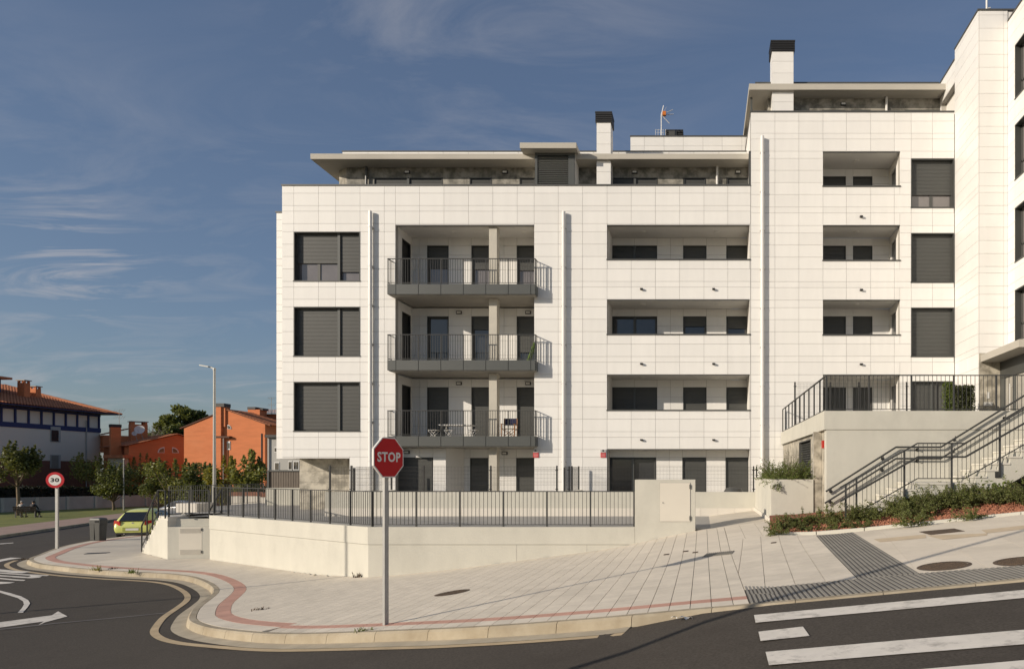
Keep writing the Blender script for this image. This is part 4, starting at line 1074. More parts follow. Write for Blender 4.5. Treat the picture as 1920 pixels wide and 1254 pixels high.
# ================================================================== walls, plaza, terrace, stairs, railings
ZPZ = -1.56
PLAZA = M('plaza_tile', (0.36, 0.345, 0.315), rough=0.8, var=0.06, scale=0.9, detail=7, stain=0.2, stain_scale=0.6)
Cc0, Cc1 = Vector((-9.03, 18.42)), Vector((-16.92, 23.42))
struct(sheet('plaza', [(-8.97, 18.6), (1.82, 18.43), (1.82, 24.1), (3.2, 24.1), (3.2, 29.2), (-12, 29.2), (-12, 40), (-22.4, 40), (-22.1, 28), (-20.9, 27.2), (-18.9, 25.5), (-18.5, 24.1), (-17, 23.75)], lambda x, y: ZPZ, PLAZA, step=None))
# retaining wall
RW = thing('retaining_wall', 'long pale rendered retaining wall with an angled corner behind the stop sign', 'wall', (Cc0.x, Cc0.y, -2.8))
dv_ = (Cc1 - Cc0).normalized(); nv_ = Vector((-dv_.y, dv_.x)) if dv_.x * 0 + 1 else None
nin = Vector((dv_.y, -dv_.x)) * 1.0                      # into the plaza
if nin.y < 0: nin = -nin
xe_ = pX(1190, 18.42)
def leg(o, t0, z0, z1, nm):
    a = Cc0 + Vector((0, -o)); 
    # outline: right end -> corner -> left end, offset outward by o
    k = -o
    cor = Vector((Cc0.x - o * 0.35, Cc0.y - o))
    outer = [(xe_, Cc0.y - o), tuple(cor), tuple(Cc1 - nin * o)]
    innr = [tuple(Cc1 + nin * 0.25), (Cc0.x + 0.10, Cc0.y + 0.25), (xe_, Cc0.y + 0.25)]
    MB().prism(outer[::1] + innr, z0, z1).build(nm, CONC_P, RW)
leg(0.0, 0, lambda x, y: S(x, y) - 0.4, -1.972, 'lower_wall')
leg(0.016, 0, -1.960, -1.49, 'upper_band')
MB().prism([(xe_, 18.43), (-9.0, 18.43), (-16.9, 23.44), (-16.8, 23.6), (-9.0, 18.6), (xe_, 18.6)], -1.973, -1.959).build('shadow_gap', BACK, RW)

def railing(name, label, path, ztop, zbot, post_every, bar_every, mat=RAILM, post=(0.04, 0.04), bar=0.0115, group=None, cat='railing', ends=True, foot=0.03, midrail=None, post_xy=None):
    """path: base points; posts, balusters, top and bottom rail follow the slope"""
    t = thing(name, label, cat, path[0], group)
    rl = MB()
    for a, b in zip(path[:-1], path[1:]):
        a, b = Vector(a), Vector(b); L = (b - a).length; d = b - a; ang = atan2(d.y, d.x)
        up = Vector((0, 0, 1))
        rl.bar(a + up * ztop, b + up * ztop, 0.05, 0.022); rl.bar(a + up * zbot, b + up * zbot, 0.03, 0.016)
        if midrail: rl.bar(a + up * midrail, b + up * midrail, 0.03, 0.03)
        n = max(1, int(round(L / post_every)))
        for i in range(n + 1):
            if i == 0 and not ends: continue
            p = a.lerp(b, i / n); piece('post', mat, (p.x, p.y, p.z + (ztop - foot) / 2 - 0.006), (post[0], post[1], ztop + foot - 0.012), t, ang)
            m = max(1, int(round(L / n / bar_every)))
            if i < n:
                for k in range(1, m):
                    q = a.lerp(b, (i + k / m) / n); piece('baluster', mat, (q.x, q.y, q.z + (ztop + zbot) / 2), (bar, bar, ztop - zbot - 0.02), t, ang)
    rl.build('rail', mat, t)
    return t
zr = -1.49
railing('railing', 'straight graphite railing on the retaining wall behind the stop sign', [(Cc0.x + 0.06, 18.55, zr), (xe_ - 0.03, 18.55, zr)], 0.955, 0.055, 1.19, 0.108)
pL0 = Cc0 + nin * 0.13 + Vector((-0.02, 0)); pL1 = Cc1 + nin * 0.13
railing('railing', 'graphite railing receding to the left along the angled retaining wall', [(pL0.x, pL0.y, zr), (pL1.x, pL1.y, zr)], 0.955, 0.055, 1.03, 0.105)
for px_ in (968, 1100): MB().box(pX(px_, 18.4) - 0.006, pX(px_, 18.4) + 0.006, 18.417, 18.42, S(pX(px_, 18.4), 18.4), -1.975).build('movement_joint', BACK, RW)
# utility block at the end of the wall
UB = thing('utility_block', 'pale concrete block with a closed cabinet door at the right end of the railing', 'utility block', (pX(1247, 18.42), 18.42, -1.9))
zt_ = pZ(899, 18.4)
MB().prism(rect(pX(1190.3, 18.4), pX(1303.5, 18.4), 18.40, 18.98), lambda x, y: S(x, y) - 0.3, zt_).build('body', CONC_P, UB)
dd = MB().box(pX(1237.5, 18.4), pX(1294, 18.4), 18.385, 18.40, pZ(977, 18.4), pZ(905, 18.4)).build('door', M('cream_cabinet_door', (0.62, 0.58, 0.50), rough=0.55, var=0.02), UB)
MB().box(pX(1292.6, 18.38), pX(1294.6, 18.38), 18.365, 18.384, pZ(916, 18.38), pZ(908, 18.38)).build('hinge', DARKR, dd)
MB().box(pX(1292.6, 18.38), pX(1294.6, 18.38), 18.365, 18.384, pZ(975, 18.38), pZ(967, 18.38)).build('hinge', DARKR, dd)
MB().lathe((0, 0, 0), [(0.012, 0), (0.012, 0.02)], 10).xform(Matrix.Translation((pX(1243, 18.38), 18.385, pZ(942, 18.38))) @ Matrix.Rotation(radians(90), 4, 'X')).build('lock', DARKR, dd)
# gap shadow line round the door
MB().box(pX(1236.8, 18.4), pX(1294.8, 18.4), 18.394, 18.399, pZ(977.8, 18.4), pZ(904.2, 18.4)).build('door_gap', BACK, UB)
# low patio wall and its wire fence
YP = 24.0
PWall = thing('patio_wall', 'low pale patio wall along the foot of the white building', 'wall', (-6, YP, ZPZ))
MB().box(pX(609.5, YP), pX(1418, YP), YP, YP + 0.22, ZPZ - 0.3, pZ(922, YP)).build('body', CONC_P, PWall)
SKIRT = M('pale_skirting_tile', (0.64, 0.60, 0.53), rough=0.6, var=0.03, rand=0.03)
xs_ = pX(609.5, YP)
while xs_ < 1.86:
    w = min(0.6, 1.87 - xs_); piece('skirting_tile', SKIRT, (xs_ + w / 2, YP - 0.012, ZPZ + 0.14), (w - 0.006, 0.02, 0.28), PWall); xs_ += 0.6
zf0 = pZ(922, YP) + 0.0
def wire_panel(parent, x0, x1, y, z0, z1, yy=None):
    mb = MB(); t = 0.0045
    n = int((x1 - x0) / 0.05)
    for i in range(n + 1):
        x = x0 + (x1 - x0) * i / n; mb.box(x - t / 2, x + t / 2, y - t / 2, y + t / 2, z0, z1)
    for z in (z0 + 0.02, z0 + 0.22, z0 + 0.27, z0 + 0.47, z0 + 0.60, z1 - 0.17, z1 - 0.12, z1 - 0.03):
        mb.box(x0, x1, y - 0.006, y - 0.001, z - t / 2, z + t / 2)
    return struct(mb.build('wire_mesh', BLACKM, parent), 'stuff')
def clips(parent, x, y, z0, z1, w=0.02):
    for z in (z0 + 0.10, z1 - 0.16): piece('clip', BLACKM, (x, y - 0.012, z), (0.10, 0.02, 0.03), parent)
fposts = [615.5, 656, 792, 918.5, 1043]
zt2_ = pZ(872.5, YP)
F1 = thing('wire_fence', 'black welded wire fence on the low patio wall left of the gate posts', 'fence', (pX(800, YP), YP + 0.1, zf0))
for i, px in enumerate(fposts):
    piece('post', BLACKM, (pX(px, YP), YP + 0.11, (zf0 + zt2_) / 2 - 0.05), (0.06 if px < 800 else 0.045, 0.05, zt2_ - zf0 + 0.1), F1); clips(F1, pX(px, YP), YP + 0.085, zf0, zt2_)
piece('post', BLACKM, (pX(660.5, YP), YP + 0.14, (zf0 + zt2_) / 2 - 0.08), (0.07, 0.05, zt2_ - zf0), F1)
for a, b in zip(fposts[:-1], fposts[1:]): wire_panel(F1, pX(a, YP) + 0.03, pX(b, YP) - 0.03, YP + 0.11, zf0 + 0.02, zt2_ - 0.03)
F2 = thing('wire_fence', 'black welded wire fence on the low patio wall right of the gate posts', 'fence', (pX(1230, YP), YP + 0.1, zf0))
for px in (1066, 1413.5, 1419): piece('post', BLACKM, (pX(px, YP), YP + 0.11, (zf0 + zt2_) / 2 - 0.05), (0.045, 0.05, zt2_ - zf0 + 0.06), F2); clips(F2, pX(px, YP), YP + 0.085, zf0, zt2_)
wire_panel(F2, pX(1066, YP) + 0.03, pX(1413.5, YP) - 0.03, YP + 0.11, zf0 + 0.02, zt2_ - 0.03)
piece('post', BLACKM, (pX(1055.5, YP), YP + 0.25, (zf0 + zt2_) / 2 - 0.06), (0.05, 0.05, zt2_ - zf0), F2)
# depth fences between the patios: run back to the facade
for px, lab in ((1056, 'black wire fence running back to the facade between two patios, near the double posts'), (661, 'black wire fence running back to the facade by the stone wall')):
    F3 = thing('wire_fence', lab, 'fence', (pX(px, YP), YP + 0.3, zf0)); X_ = pX(px, YP)
    for y in (25.6, 27.0): piece('post', BLACKM, (X_, y, (zf0 + zt2_) / 2), (0.05, 0.05, zt2_ - zf0), F3)
    mb = MB(); n = 54
    for i in range(n + 1):
        y = YP + 0.3 + i * 0.05; mb.box(X_ - .002, X_ + .002, y - .002, y + .002, zf0, zt2_ - 0.03)
    for z in (0.02, 0.22, 0.47, 0.60, 0.8): mb.box(X_ - .007, X_ - .002, YP + 0.3, 27.0, zf0 + z, zf0 + z + 0.004)
    struct(mb.build('wire_mesh', BLACKM, F3), 'stuff')
    MB().box(X_ - 0.1, X_ + 0.1, YP + 0.23, 27.25, ZPZ, zf0 - 0.02).build('kerb_wall', CONC_P, F3)
# planter
PL = thing('planter', 'tall pale concrete planter with an overflowing green shrub', 'planter', (2.4, 18.6, -1.6))
px0, px1 = pX(1446, 18.4), pX(1525, 18.4); zpt = pZ(898.5, 18.4)
mb = MB(); mb.box(px0, px1, 18.4, 18.58, -1.7, zpt); mb.box(px0, px0 + 0.18, 18.581, 23.99, -1.7, zpt); mb.box(px1 - 0.15, px1, 18.581, 23.99, -1.7, zpt); mb.build('box', CONC_P, PL)
MB().box(px0 + 0.181, px1 - 0.151, 18.581, 23.99, -0.6, zpt - 0.10).build('soil', M('soil', (0.06, 0.045, 0.03), rough=0.95, var=0.3, scale=10), PL)
MB().box(px0 - 0.045, px1 + 0.25, 18.33, 18.399, -1.8, -1.25).box(px0 - 0.045, px0 - 0.001, 18.4, 24.0, -1.8, -1.25).build('plinth', SKIRT, PL)

# ------------------------------------------------------------------ raised terrace with the stair
TE = thing('raised_terrace', 'raised pale concrete terrace with a stone flank carrying the entrance', 'terrace', (6.5, 20, -1.0))
XT, YT, ZT0, ZT1 = 3.11, 17.5, 1.08, 1.56
MB().box(XT, 24, YT, YT + 0.2, ZT0, ZT1).box(XT, XT + 0.2, YT + 0.201, 27.25, ZT0, ZT1).build('upstand', CONC_P, TE)
MB().box(XT + 0.201, 24, YT + 0.201, 27.28, ZT0, 1.38).build('floor_slab', PLAZA, TE)
MB().prism(rect(XT + 0.06, 24, YT + 0.02, YT + 0.32), lambda x, y: S(x, y) - 0.5, ZT0 - 0.012).build('front_wall', CONC_P, TE)
MB().box(XT + 0.03, 24, YT + 0.05, YT + 0.3, ZT0 - 0.013, ZT0 + 0.001).build('shadow_gap', BACK, TE)
XSW = XT + 0.10
ctw = Cladding(TE)
lv = (20.3, 22.75, -0.10, 0.98)
ctw.face('x', XSW, -1, [YT + 0.33, 19.0, 20.3, 22.75, 24.0, 25.3, 27.27], [-1.7, -1.0, -0.35, 0.30, ZT0 - 0.002], [lv], mat=STONE, gap=0.006, name='stone_tile')
ctw.face('y', 18.44, -1, [2.985, XSW - 0.003], [-1.6, -0.95, -0.30, 0.35, ZT0 - 0.004], [], mat=STONE, gap=0.006, wall_t=0.08, name='stone_tile')
ctw.done()
lw = MB().box(XSW - 0.012, XSW + 0.2, lv[0], lv[0] + 0.03, lv[2], lv[3]).box(XSW - 0.012, XSW + 0.2, lv[1] - 0.03, lv[1], lv[2], lv[3]).box(XSW - 0.013, XSW + 0.2, lv[0] + .03, lv[1] - .03, lv[3] - 0.03, lv[3]).box(XSW - 0.03, XSW + 0.2, lv[0] - 0.02, lv[1] + 0.02, lv[2] - 0.03, lv[2]).box(XSW + 0.21, XSW + 0.23, lv[0], lv[1], lv[2], lv[3]).build('louvre_window', DARKR, TE)
z = lv[2] + 0.06
while z < lv[3] - 0.08: piece('louvre_blade', FASC, (XSW + 0.09, (lv[0] + lv[1]) / 2, z), (0.09, lv[1] - lv[0] - 0.08, 0.012), lw, rot=(0, radians(35), 0)); z += 0.075
tag(MB().box(XSW - 0.07, XSW - 0.001, 17.95, 18.1, 0.62, 0.82).build('alarm_box', M('red_plastic', (0.45, 0.03, 0.02), rough=0.4, var=0.05)), 'small red alarm box under the terrace edge', 'alarm')
railing('railing', 'graphite railing along the front of the raised terrace', [(XT + 0.07, YT + 0.06, ZT1), (13.0, YT + 0.06, ZT1)], 0.915, 0.045, 1.08, 0.1085)
railing('railing', 'graphite railing along the receding left side of the raised terrace', [(XT + 0.07, YT + 0.10, ZT1), (XT + 0.07, 27.2, ZT1)], 0.915, 0.045, 0.95, 0.9)
MB().tube((pX(1693, 17.5), 17.6, ZT1 + 0.93), (pX(1693, 17.5), 17.6, ZT1 + 0.98), 0.012)
# patio fence and clipped green screens on the terrace
F4 = thing('wire_fence', 'black welded wire fence on the terrace before the shuttered windows', 'fence', (6, 24.5, 1.4))
yf4 = 24.0; zb4, zt4 = 1.42, pZ(716, yf4)
for px in (1490.5, 1557, 1610.5, 1700, 1758): piece('post', BLACKM, (pX(px, yf4), yf4, (zb4 + zt4) / 2), (0.05, 0.05, zt4 - zb4), F4); clips(F4, pX(px, yf4), yf4 - 0.03, zb4, zt4)
wire_panel(F4, pX(1493, yf4), pX(1758, yf4), yf4, zb4 + 0.06, zt4 - 0.03)

# stairs beside the terrace wall
STY0, STY1 = 15.9, 17.47
STW = M('pale_step_stone', (0.60, 0.57, 0.50), rough=0.7, var=0.04, scale=1.5, rand=0.02)
ST = thing('staircase', 'pale stone staircase climbing to the raised terrace, with a landing', 'staircase', (pX(1640, STY0), STY0, -1.3))
sx = lambda px: pX(px, STY0)
runs = []                                        # (x start, x end, z top)
zl = pZ(904.7, STY0); rise = 0.1535; run = sx(21.7 + CX)
for i in range(7): runs.append((sx(1719) - run * (i + 1), sx(1719) - run * i, zl - rise * (i + 1)))
runs.append((sx(1719), sx(1829), zl))
for i in range(13): runs.append((sx(1829) + run * i, sx(1829) + run * (i + 1), zl + rise * (i + 1)))
for (a, b, zt) in runs:
    n = max(1, int(round((b - a) / 0.6)))
    for k in range(n): piece('tread', STW, (a + (b - a) * (k + .5) / n - 0.012, (STY0 + STY1) / 2 - 0.01, zt - 0.02), ((b - a) / n - 0.004 + 0.02, STY1 - STY0 + 0.02, 0.04), ST)
runs.sort()
prof = []
for (a, b, zt) in runs: prof += [(a, zt - 0.042), (b, zt - 0.042)]
und = [(runs[-1][1], runs[-1][2] - 0.50), (sx(1829) + 0.2, zl - 0.36), (sx(1719) - 0.25, zl - 0.36), (sx(1719) - run * 6.2, zl - rise * 7 - 0.35), (runs[0][0], runs[0][2] - 0.25)]
# stringer built as quads between step line and soffit
def soff(x):
    p = sorted(und)
    for i in range(len(p) - 1):
        if p[i][0] <= x <= p[i + 1][0]: t = (x - p[i][0]) / (p[i + 1][0] - p[i][0]); return p[i][1] + (p[i + 1][1] - p[i][1]) * t
    return p[0][1] if x < p[0][0] else p[-1][1]
mb = MB()
for (a, b, zt) in runs:
    cuts = [a] + [c for c in (sx(1829) + 0.2, sx(1719) - 0.25) if a + .01 < c < b - .01] + [b]; cuts.sort()
    for u, v in zip(cuts[:-1], cuts[1:]):
        mb.hexa([(u, STY0, soff(u)), (v, STY0, soff(v)), (v, STY1, soff(v)), (u, STY1, soff(u)), (u, STY0, zt - 0.042), (v, STY0, zt - 0.042), (v, STY1, zt - 0.042), (u, STY1, zt - 0.042)])
mb.build('flight', CONC_P, ST)
MB().prism(rect(sx(1719) - run * 7, sx(1719) - 0.3, STY0 + 0.05, STY1), lambda x, y: S(x, y) - 0.4, lambda x, y: soff(x) + 0.02).build('base', CONC_P, ST)
# stair railing on the near side
SR = thing('railing', 'graphite bar railing on the open side of the terrace stairs', 'railing', (sx(1620), STY0, -1.2))
def railz(x, h):
    x0, x1 = sx(1719), sx(1829)
    k = rise / run
    base = zl + (min(0, x - x0)) * k + max(0, x - x1) * k
    return base + h
zb_, zh_, zt__ = 0.10, 0.60, 0.915
rl = MB()
kx = [sx(1586), sx(1719), sx(1829 - 22), sx(2080)]
def rzz(x, h): 
    x0, x1 = sx(1719), sx(1829 - 22); k = rise / run
    return zl + h + min(0, x - x0) * k + max(0, x - x1) * k
for h, w in ((zb_, 0.022), (zh_, 0.042), (zt__, 0.03)):
    xs2 = [sx(1574), kx[1], kx[2], kx[3]]
    if h == zb_: xs2[0] = sx(1612)
    for a, b in zip(xs2[:-1], xs2[1:]): rl.bar((a, STY0 - 0.05 - (0.05 if h == zh_ else 0), rzz(a, h)), (b, STY0 - 0.05 - (0.05 if h == zh_ else 0), rzz(b, h)), w, w)
rl.build('rail', RAILM, SR)
for px in (1585, 1605, 1694.5, 1783, 1873, 1962):
    x = sx(px); lo = rzz(x, -0.30) if px > 1600 else rzz(x, -0.55)
    piece('post', RAILM, (x, STY0 - 0.045, (lo + rzz(x, zt__)) / 2), (0.04, 0.04, rzz(x, zt__) - lo), SR)
    if px > 1610: piece('fixing_plate', RAILM, (x - 0.03, STY0 - 0.012, lo + 0.02), (0.13, 0.02, 0.14), SR)
x = sx(1592); i = 0
while x < sx(2060):
    if min(abs(x - sx(p)) for p in (1605, 1694.5, 1783, 1873, 1962)) > 0.04:
        b0 = rzz(x, zb_) if x > sx(1612) else rzz(x, -0.45)
        piece('baluster', RAILM, (x, STY0 - 0.05, (b0 + rzz(x, zt__)) / 2), (0.010, 0.010, rzz(x, zt__) - b0), SR)
    x += 0.1005
# wall handrails
def wall_rail(pts, label, disc):
    t = thing('handrail', label, 'handrail', (pX(pts[0][0], 17.4), 17.4, 0)); rl = MB(); yy = 17.40
    v = [P(px, py, yy) for px, py in pts]
    for a, b in zip(v[:-1], v[1:]): rl.tube(a, b, 0.024, n=8)
    rl.build('tube', RAILM, t)
    for (px, py) in disc:
        c = P(px, py, 17.45); MB().tube((c.x, 17.515, c.z), (c.x, 17.50, c.z), 0.042, n=14).tube((c.x, 17.50, c.z), (c.x, 17.42, c.z), 0.012).tube((c.x, 17.43, c.z), (c.x - 0.0, 17.40, c.z + 0.09), 0.012).build('bracket', RAILM, t)
wall_rail([(1548.5, 921), (1680, 838), (1764, 838), (1930, 735.5), (2080, 643)], 'upper round handrail on the terrace wall above the stairs', [(1558, 921), (1655.5, 859.5), (1721, 843), (1790, 824)])
wall_rail([(1546.5, 943), (1680, 859.5), (1763.5, 859.5), (1930, 757), (2080, 665)], 'lower round handrail on the terrace wall above the stairs', [(1557, 941), (1654.5, 881), (1720.5, 864), (1788, 846), (1884.5, 783.5)])

# ------------------------------------------------------------------ cabinet block and small stair at the left end of the wall
CB = thing('service_cabinet', 'pale concrete service cabinet with two louvred vents at the left end of the retaining wall', 'cabinet', (-17.8, 23.7, -3.0))
ca, cb = Vector((-18.47, 23.55)), Vector((-17.13, 23.78))
du = (cb - ca).normalized(); dn = Vector((-du.y, du.x))
MB().prism([tuple(ca), tuple(cb), tuple(cb + dn * 1.2), tuple(ca + dn * 1.2)], lambda x, y: S(x, y) - 0.3, pZ(987.3, 23.6)).build('body', CONC_P, CB)
MB().prism([tuple(ca + dn * 0.16), tuple(cb + dn * 0.16), tuple(cb + dn * 1.2), tuple(ca + dn * 1.2)], pZ(987.2, 23.6), pZ(973, 23.6)).build('upstand', CONC_P, CB)
def on_cab(u0, u1, z0, z1, d0, d1):
    a = ca + du * u0; b = ca + du * u1
    return [tuple(a - dn * d1), tuple(b - dn * d1), tuple(b - dn * d0), tuple(a - dn * d0)], z0, z1
W_ = (cb - ca).length; uu = lambda px: (px - 313.9) / (395.4 - 313.9) * W_
dz0, dz1 = pZ(1040, 23.6), pZ(988.5, 23.6)
door = MB().prism(*on_cab(uu(335), uu(378), dz0, dz1, 0.0, 0.005)).build('door', M('cream_cabinet_door', (0.6, 0.56, 0.48)), CB)
for (ya, yb) in ((990, 999), (1029.5, 1039)):
    z0, z1 = pZ(yb, 23.6), pZ(ya, 23.6); n = 5
    for i in range(n):
        zz = z0 + (z1 - z0) * i / n
        mb = MB().prism(*on_cab(uu(337), uu(376), zz, zz + (z1 - z0) / n * 0.45, 0.005, 0.014)); mb.build('louvre_slat', CONC, door)
for ya in (993, 1035): MB().prism(*on_cab(uu(376.5), uu(378.5), pZ(ya + 2.5, 23.6), pZ(ya - 2.5, 23.6), 0.005, 0.02)).build('hinge', DARKR, door)
# small stair going up to the plaza
SS = thing('staircase', 'small pale concrete stair rising to the plaza beside the service cabinet', 'staircase', (-20, 25, -3.0))
sa, sb = ca.copy(), Vector((-21.05, 25.62)); sd = (sa - sb).normalized(); sn = Vector((-sd.y, sd.x))
if sn.y < 0: sn = -sn
Ls = (sa - sb).length
ns_ = 8; rs = (ZPZ + 3.03) / ns_; rn = 0.30
for i in range(ns_):
    a = sb + sd * (rn * i); b = sb + sd * Ls
    MB().prism([tuple(a + sn * 0.012), tuple(b + sn * 0.012), tuple(b + sn * 1.9), tuple(a + sn * 1.9)], -3.05 + rs * i, -3.03 + rs * (i + 1)).build('step', STW, SS)
# sloped side stringer, lit flank
A3 = lambda p, z: (p.x, p.y, z)
p0, p1, p2 = sb + sd * 0.05, sb + sd * (rn * ns_), sb + sd * Ls
mb = MB()
o_ = sn * 0.0
q = [p0 + o_, p1 + o_, p2 + o_, p2 + sn * 0.01, p1 + sn * 0.01, p0 + sn * 0.01]
zz6 = [-3.0, ZPZ - 0.12, ZPZ - 0.12, ZPZ - 0.12, ZPZ - 0.12, -3.0]
n = 0
mb.v = [(v.x, v.y, -3.4) for v in q] + [(v.x, v.y, z) for v, z in zip(q, zz6)]
for f in ((0, 1, 4, 5), (1, 2, 3, 4)): mb.f.append(tuple(reversed(f))); mb.f.append(tuple(i + 6 for i in f)); mb.mi += [0, 0]
for i in range(6): j = (i + 1) % 6; mb.f.append((i, j, j + 6, i + 6)); mb.mi.append(0)
mb.build('flank', CONC_P, SS)
hx = railing('railing', 'sloping graphite railing on the small stair beside the service cabinet', [A3(sb + sd * 0.2 - sn * 0.05, -2.95), A3(sb + sd * rn * ns_ - sn * 0.05, ZPZ - 0.02), A3(sa - sn * 0.05 + sd * -0.05, ZPZ - 0.02)], 0.93, 0.16, 0.80, 0.60)
railing('railing', 'graphite railing above the louvred service cabinet', [A3(ca + dn * 0.08, ZPZ - 0.02), A3(cb + dn * 0.08 - du * 0.1, ZPZ - 0.02)], 0.93, 0.12, 0.75, 0.11)
railing('railing', 'sloping graphite railing on the far side of the small stair', [A3(sb + sd * 0.2 + sn * 1.85, -2.95), A3(sb + sd * rn * ns_ + sn * 1.85, ZPZ - 0.02)], 0.93, 0.16, 1.0, 0.60)
railing('railing', 'long graphite railing along the far left edge of the plaza', [(-22.05, 28.2, ZPZ), (-22.3, 39.5, ZPZ)], 0.96, 0.06, 1.2, 0.13)
# white planter kerbs and brick seat on the plaza
tag(MB().box(-20.3, -19.5, 26.3, 27.2, ZPZ - 0.01, ZPZ + 0.34).build('planter_box', SKIRT), 'small white block on the plaza behind the service cabinet', 'block')
BRICKP = M('brown_bench_brick', (0.24, 0.10, 0.06), rough=0.8, var=0.2, scale=4)
for k, (x0, x1, y) in enumerate(((-24.6, -22.9, 35.5), (-22.0, -21.0, 34.0))):
    b = thing('bench', ['white plaza bench with brown seat beyond the left railing', 'white plaza bench with brown seat right of the lamp post'][k], 'bench', (x0, y, ZPZ))
    MB().box(x0, x1, y, y + 0.5, ZPZ - 0.6, ZPZ + 0.30).build('base', SKIRT, b); MB().box(x0 - 0.02, x1 + 0.02, y - 0.02, y + 0.52, ZPZ + 0.301, ZPZ + 0.5).build('seat', BRICKP, b)
# ================================================================== vegetation
def leafmat(name, c, c2, rough=0.55):
    m = M(name, c, rough=rough, col2=c2, scale=1.2, detail=3, island=0.35, spec=0.35)
    nt = m.node_tree; b = nt.nodes['Principled BSDF']; out = nt.nodes['Material Output']
    tr = nt.nodes.new('ShaderNodeBsdfTranslucent'); tr.inputs['Color'].default_value = (c[0] * 1.3, c[1] * 1.3, c[2] * 0.8, 1)
    ms = nt.nodes.new('ShaderNodeMixShader'); ms.inputs[0].default_value = 0.30
    nt.links.new(b.outputs[0], ms.inputs[1]); nt.links.new(tr.outputs[0], ms.inputs[2]); nt.links.new(ms.outputs[0], out.inputs['Surface'])
    return m
LEAF_T = leafmat('street_tree_leaf', (0.215, 0.220, 0.056), (0.105, 0.122, 0.034))
LEAF_Y = leafmat('yellowing_tree_leaf', (0.30, 0.26, 0.045), (0.15, 0.16, 0.033))
LEAF_D2 = leafmat('dark_street_tree_leaf', (0.145, 0.150, 0.042), (0.070, 0.082, 0.026))  # darker leaf tone for the leftmost street tree
LEAF_D = leafmat('dark_evergreen_leaf', (0.150, 0.165, 0.048), (0.075, 0.092, 0.030))
LEAF_S = leafmat('small_shrub_leaf', (0.165, 0.185, 0.055), (0.080, 0.095, 0.032))
LEAF_G = leafmat('fresh_shrub_leaf', (0.13, 0.165, 0.035), (0.075, 0.105, 0.025))
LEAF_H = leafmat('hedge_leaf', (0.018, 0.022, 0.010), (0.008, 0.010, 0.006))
BARK = M('bark', (0.17, 0.125, 0.08), rough=0.9, var=0.35, scale=5, detail=8, bump=0.02, bscale=18, stretch=(1, 1, 0.35))
TWIG = M('twig', (0.10, 0.070, 0.045), rough=0.9, var=0.2, scale=6)

def leaf(mb, p, s, rng, flat=0.0):
    n = Vector((rng.gauss(0, 1), rng.gauss(0, 1), rng.gauss(0, 1) + flat)); n.normalize()
    u = n.orthogonal().normalized(); u.rotate(Matrix.Rotation(rng.uniform(0, 6.28), 3, n)); v = n.cross(u)
    a, b = s * rng.uniform(0.7, 1.2), s * rng.uniform(0.45, 0.75)
    mb.quad(p - u * a, p + v * b, p + u * a, p - v * b)
def limb(mb, pts, r0, r1, n=7):
    for i in range(len(pts) - 1):
        a, b = i / (len(pts) - 1), (i + 1) / (len(pts) - 1)
        mb.tube(pts[i], pts[i + 1], r0 + (r1 - r0) * a, r0 + (r1 - r0) * b, n=n, caps=False)

def street_tree(base, H, W, crown0, seed, label, group='young street trees on the lawn', leafm=LEAF_T, shoots=6, dens=1.0, ls=0.14, lean=0.0):
    rng = random.Random(seed); t = thing('tree', label, 'tree', base, group); base = Vector(base)
    tr = MB(); fork = base + Vector((lean, 0, H * crown0))
    limb(tr, [base + Vector((0, 0, -0.2)), base + Vector((0.05, 0.03, H * crown0 * 0.5)), fork], 0.16, 0.11, 9)
    lf = MB(); cl_ = []
    cz = H * (crown0 + (1 - crown0) * 0.42)
    for i in range(9):
        a = i * 2.399 + rng.uniform(-.3, .3); rr = W * rng.uniform(0.22, 0.5)
        e = base + Vector((lean + rr * cos(a), rr * sin(a), H * rng.uniform(crown0 + 0.12, 0.80)))
        m = fork.lerp(e, 0.5) + Vector((0, 0, -0.1)); limb(tr, [fork, m, e], 0.06, 0.02, 5)
        cl_.append((e, W * rng.uniform(0.16, 0.27), H * rng.uniform(0.07, 0.12)))
    for i in range(5): cl_.append((base + Vector((lean + rng.uniform(-.25, .25) * W, rng.uniform(-.25, .25) * W, cz + rng.uniform(-.08, .1) * H)), W * 0.26, H * 0.11))
    for i in range(shoots):                            # upright shoots give the ragged top
        a = rng.uniform(0, 6.28); rr = W * rng.uniform(0.05, 0.42)
        p = base + Vector((lean + rr * cos(a), rr * sin(a), H * 0.72)); q = p + Vector((rng.uniform(-.2, .2), 0, H * rng.uniform(0.16, 0.28)))
        limb(tr, [fork, p, q], 0.035, 0.01, 4)
        for k in range(int(55 * dens)):
            w = rng.random(); c = p.lerp(q, w); leaf(lf, c + Vector((rng.gauss(0, 1), rng.gauss(0, 1), 0)) * (0.16 * (1.15 - w)), ls, rng)
    for (c, rw, rh) in cl_:
        for k in range(int(150 * dens)):
            d = Vector((rng.gauss(0, 1), rng.gauss(0, 1), rng.gauss(0, 1))).normalized() * (rng.random() ** 0.45)
            leaf(lf, c + Vector((d.x * rw * 1.15, d.y * rw * 1.15, d.z * rh * 1.3)), ls, rng, 0.4)
    tr.build('trunk', BARK, t, smooth=True); lf.build('crown', leafm, t)
    return t
def gtree(px, py, top, wpx, crown0, seed, label, **kw):
    b = G(px, py, lambda x, y: R(x, y) + 0.13); H = (py - top) / FPX * b.y
    return street_tree(tuple(b), H, wpx / FPX * b.y, crown0, seed, label, **kw)
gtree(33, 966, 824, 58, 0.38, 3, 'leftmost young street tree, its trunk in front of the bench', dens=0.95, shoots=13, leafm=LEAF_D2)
gtree(176, 951, 846, 74, 0.30, 5, 'young street tree with a broad crown right of the round 30 sign', leafm=LEAF_T)
gtree(272, 946, 848, 62, 0.26, 8, 'young street tree behind the green car', leafm=LEAF_T)
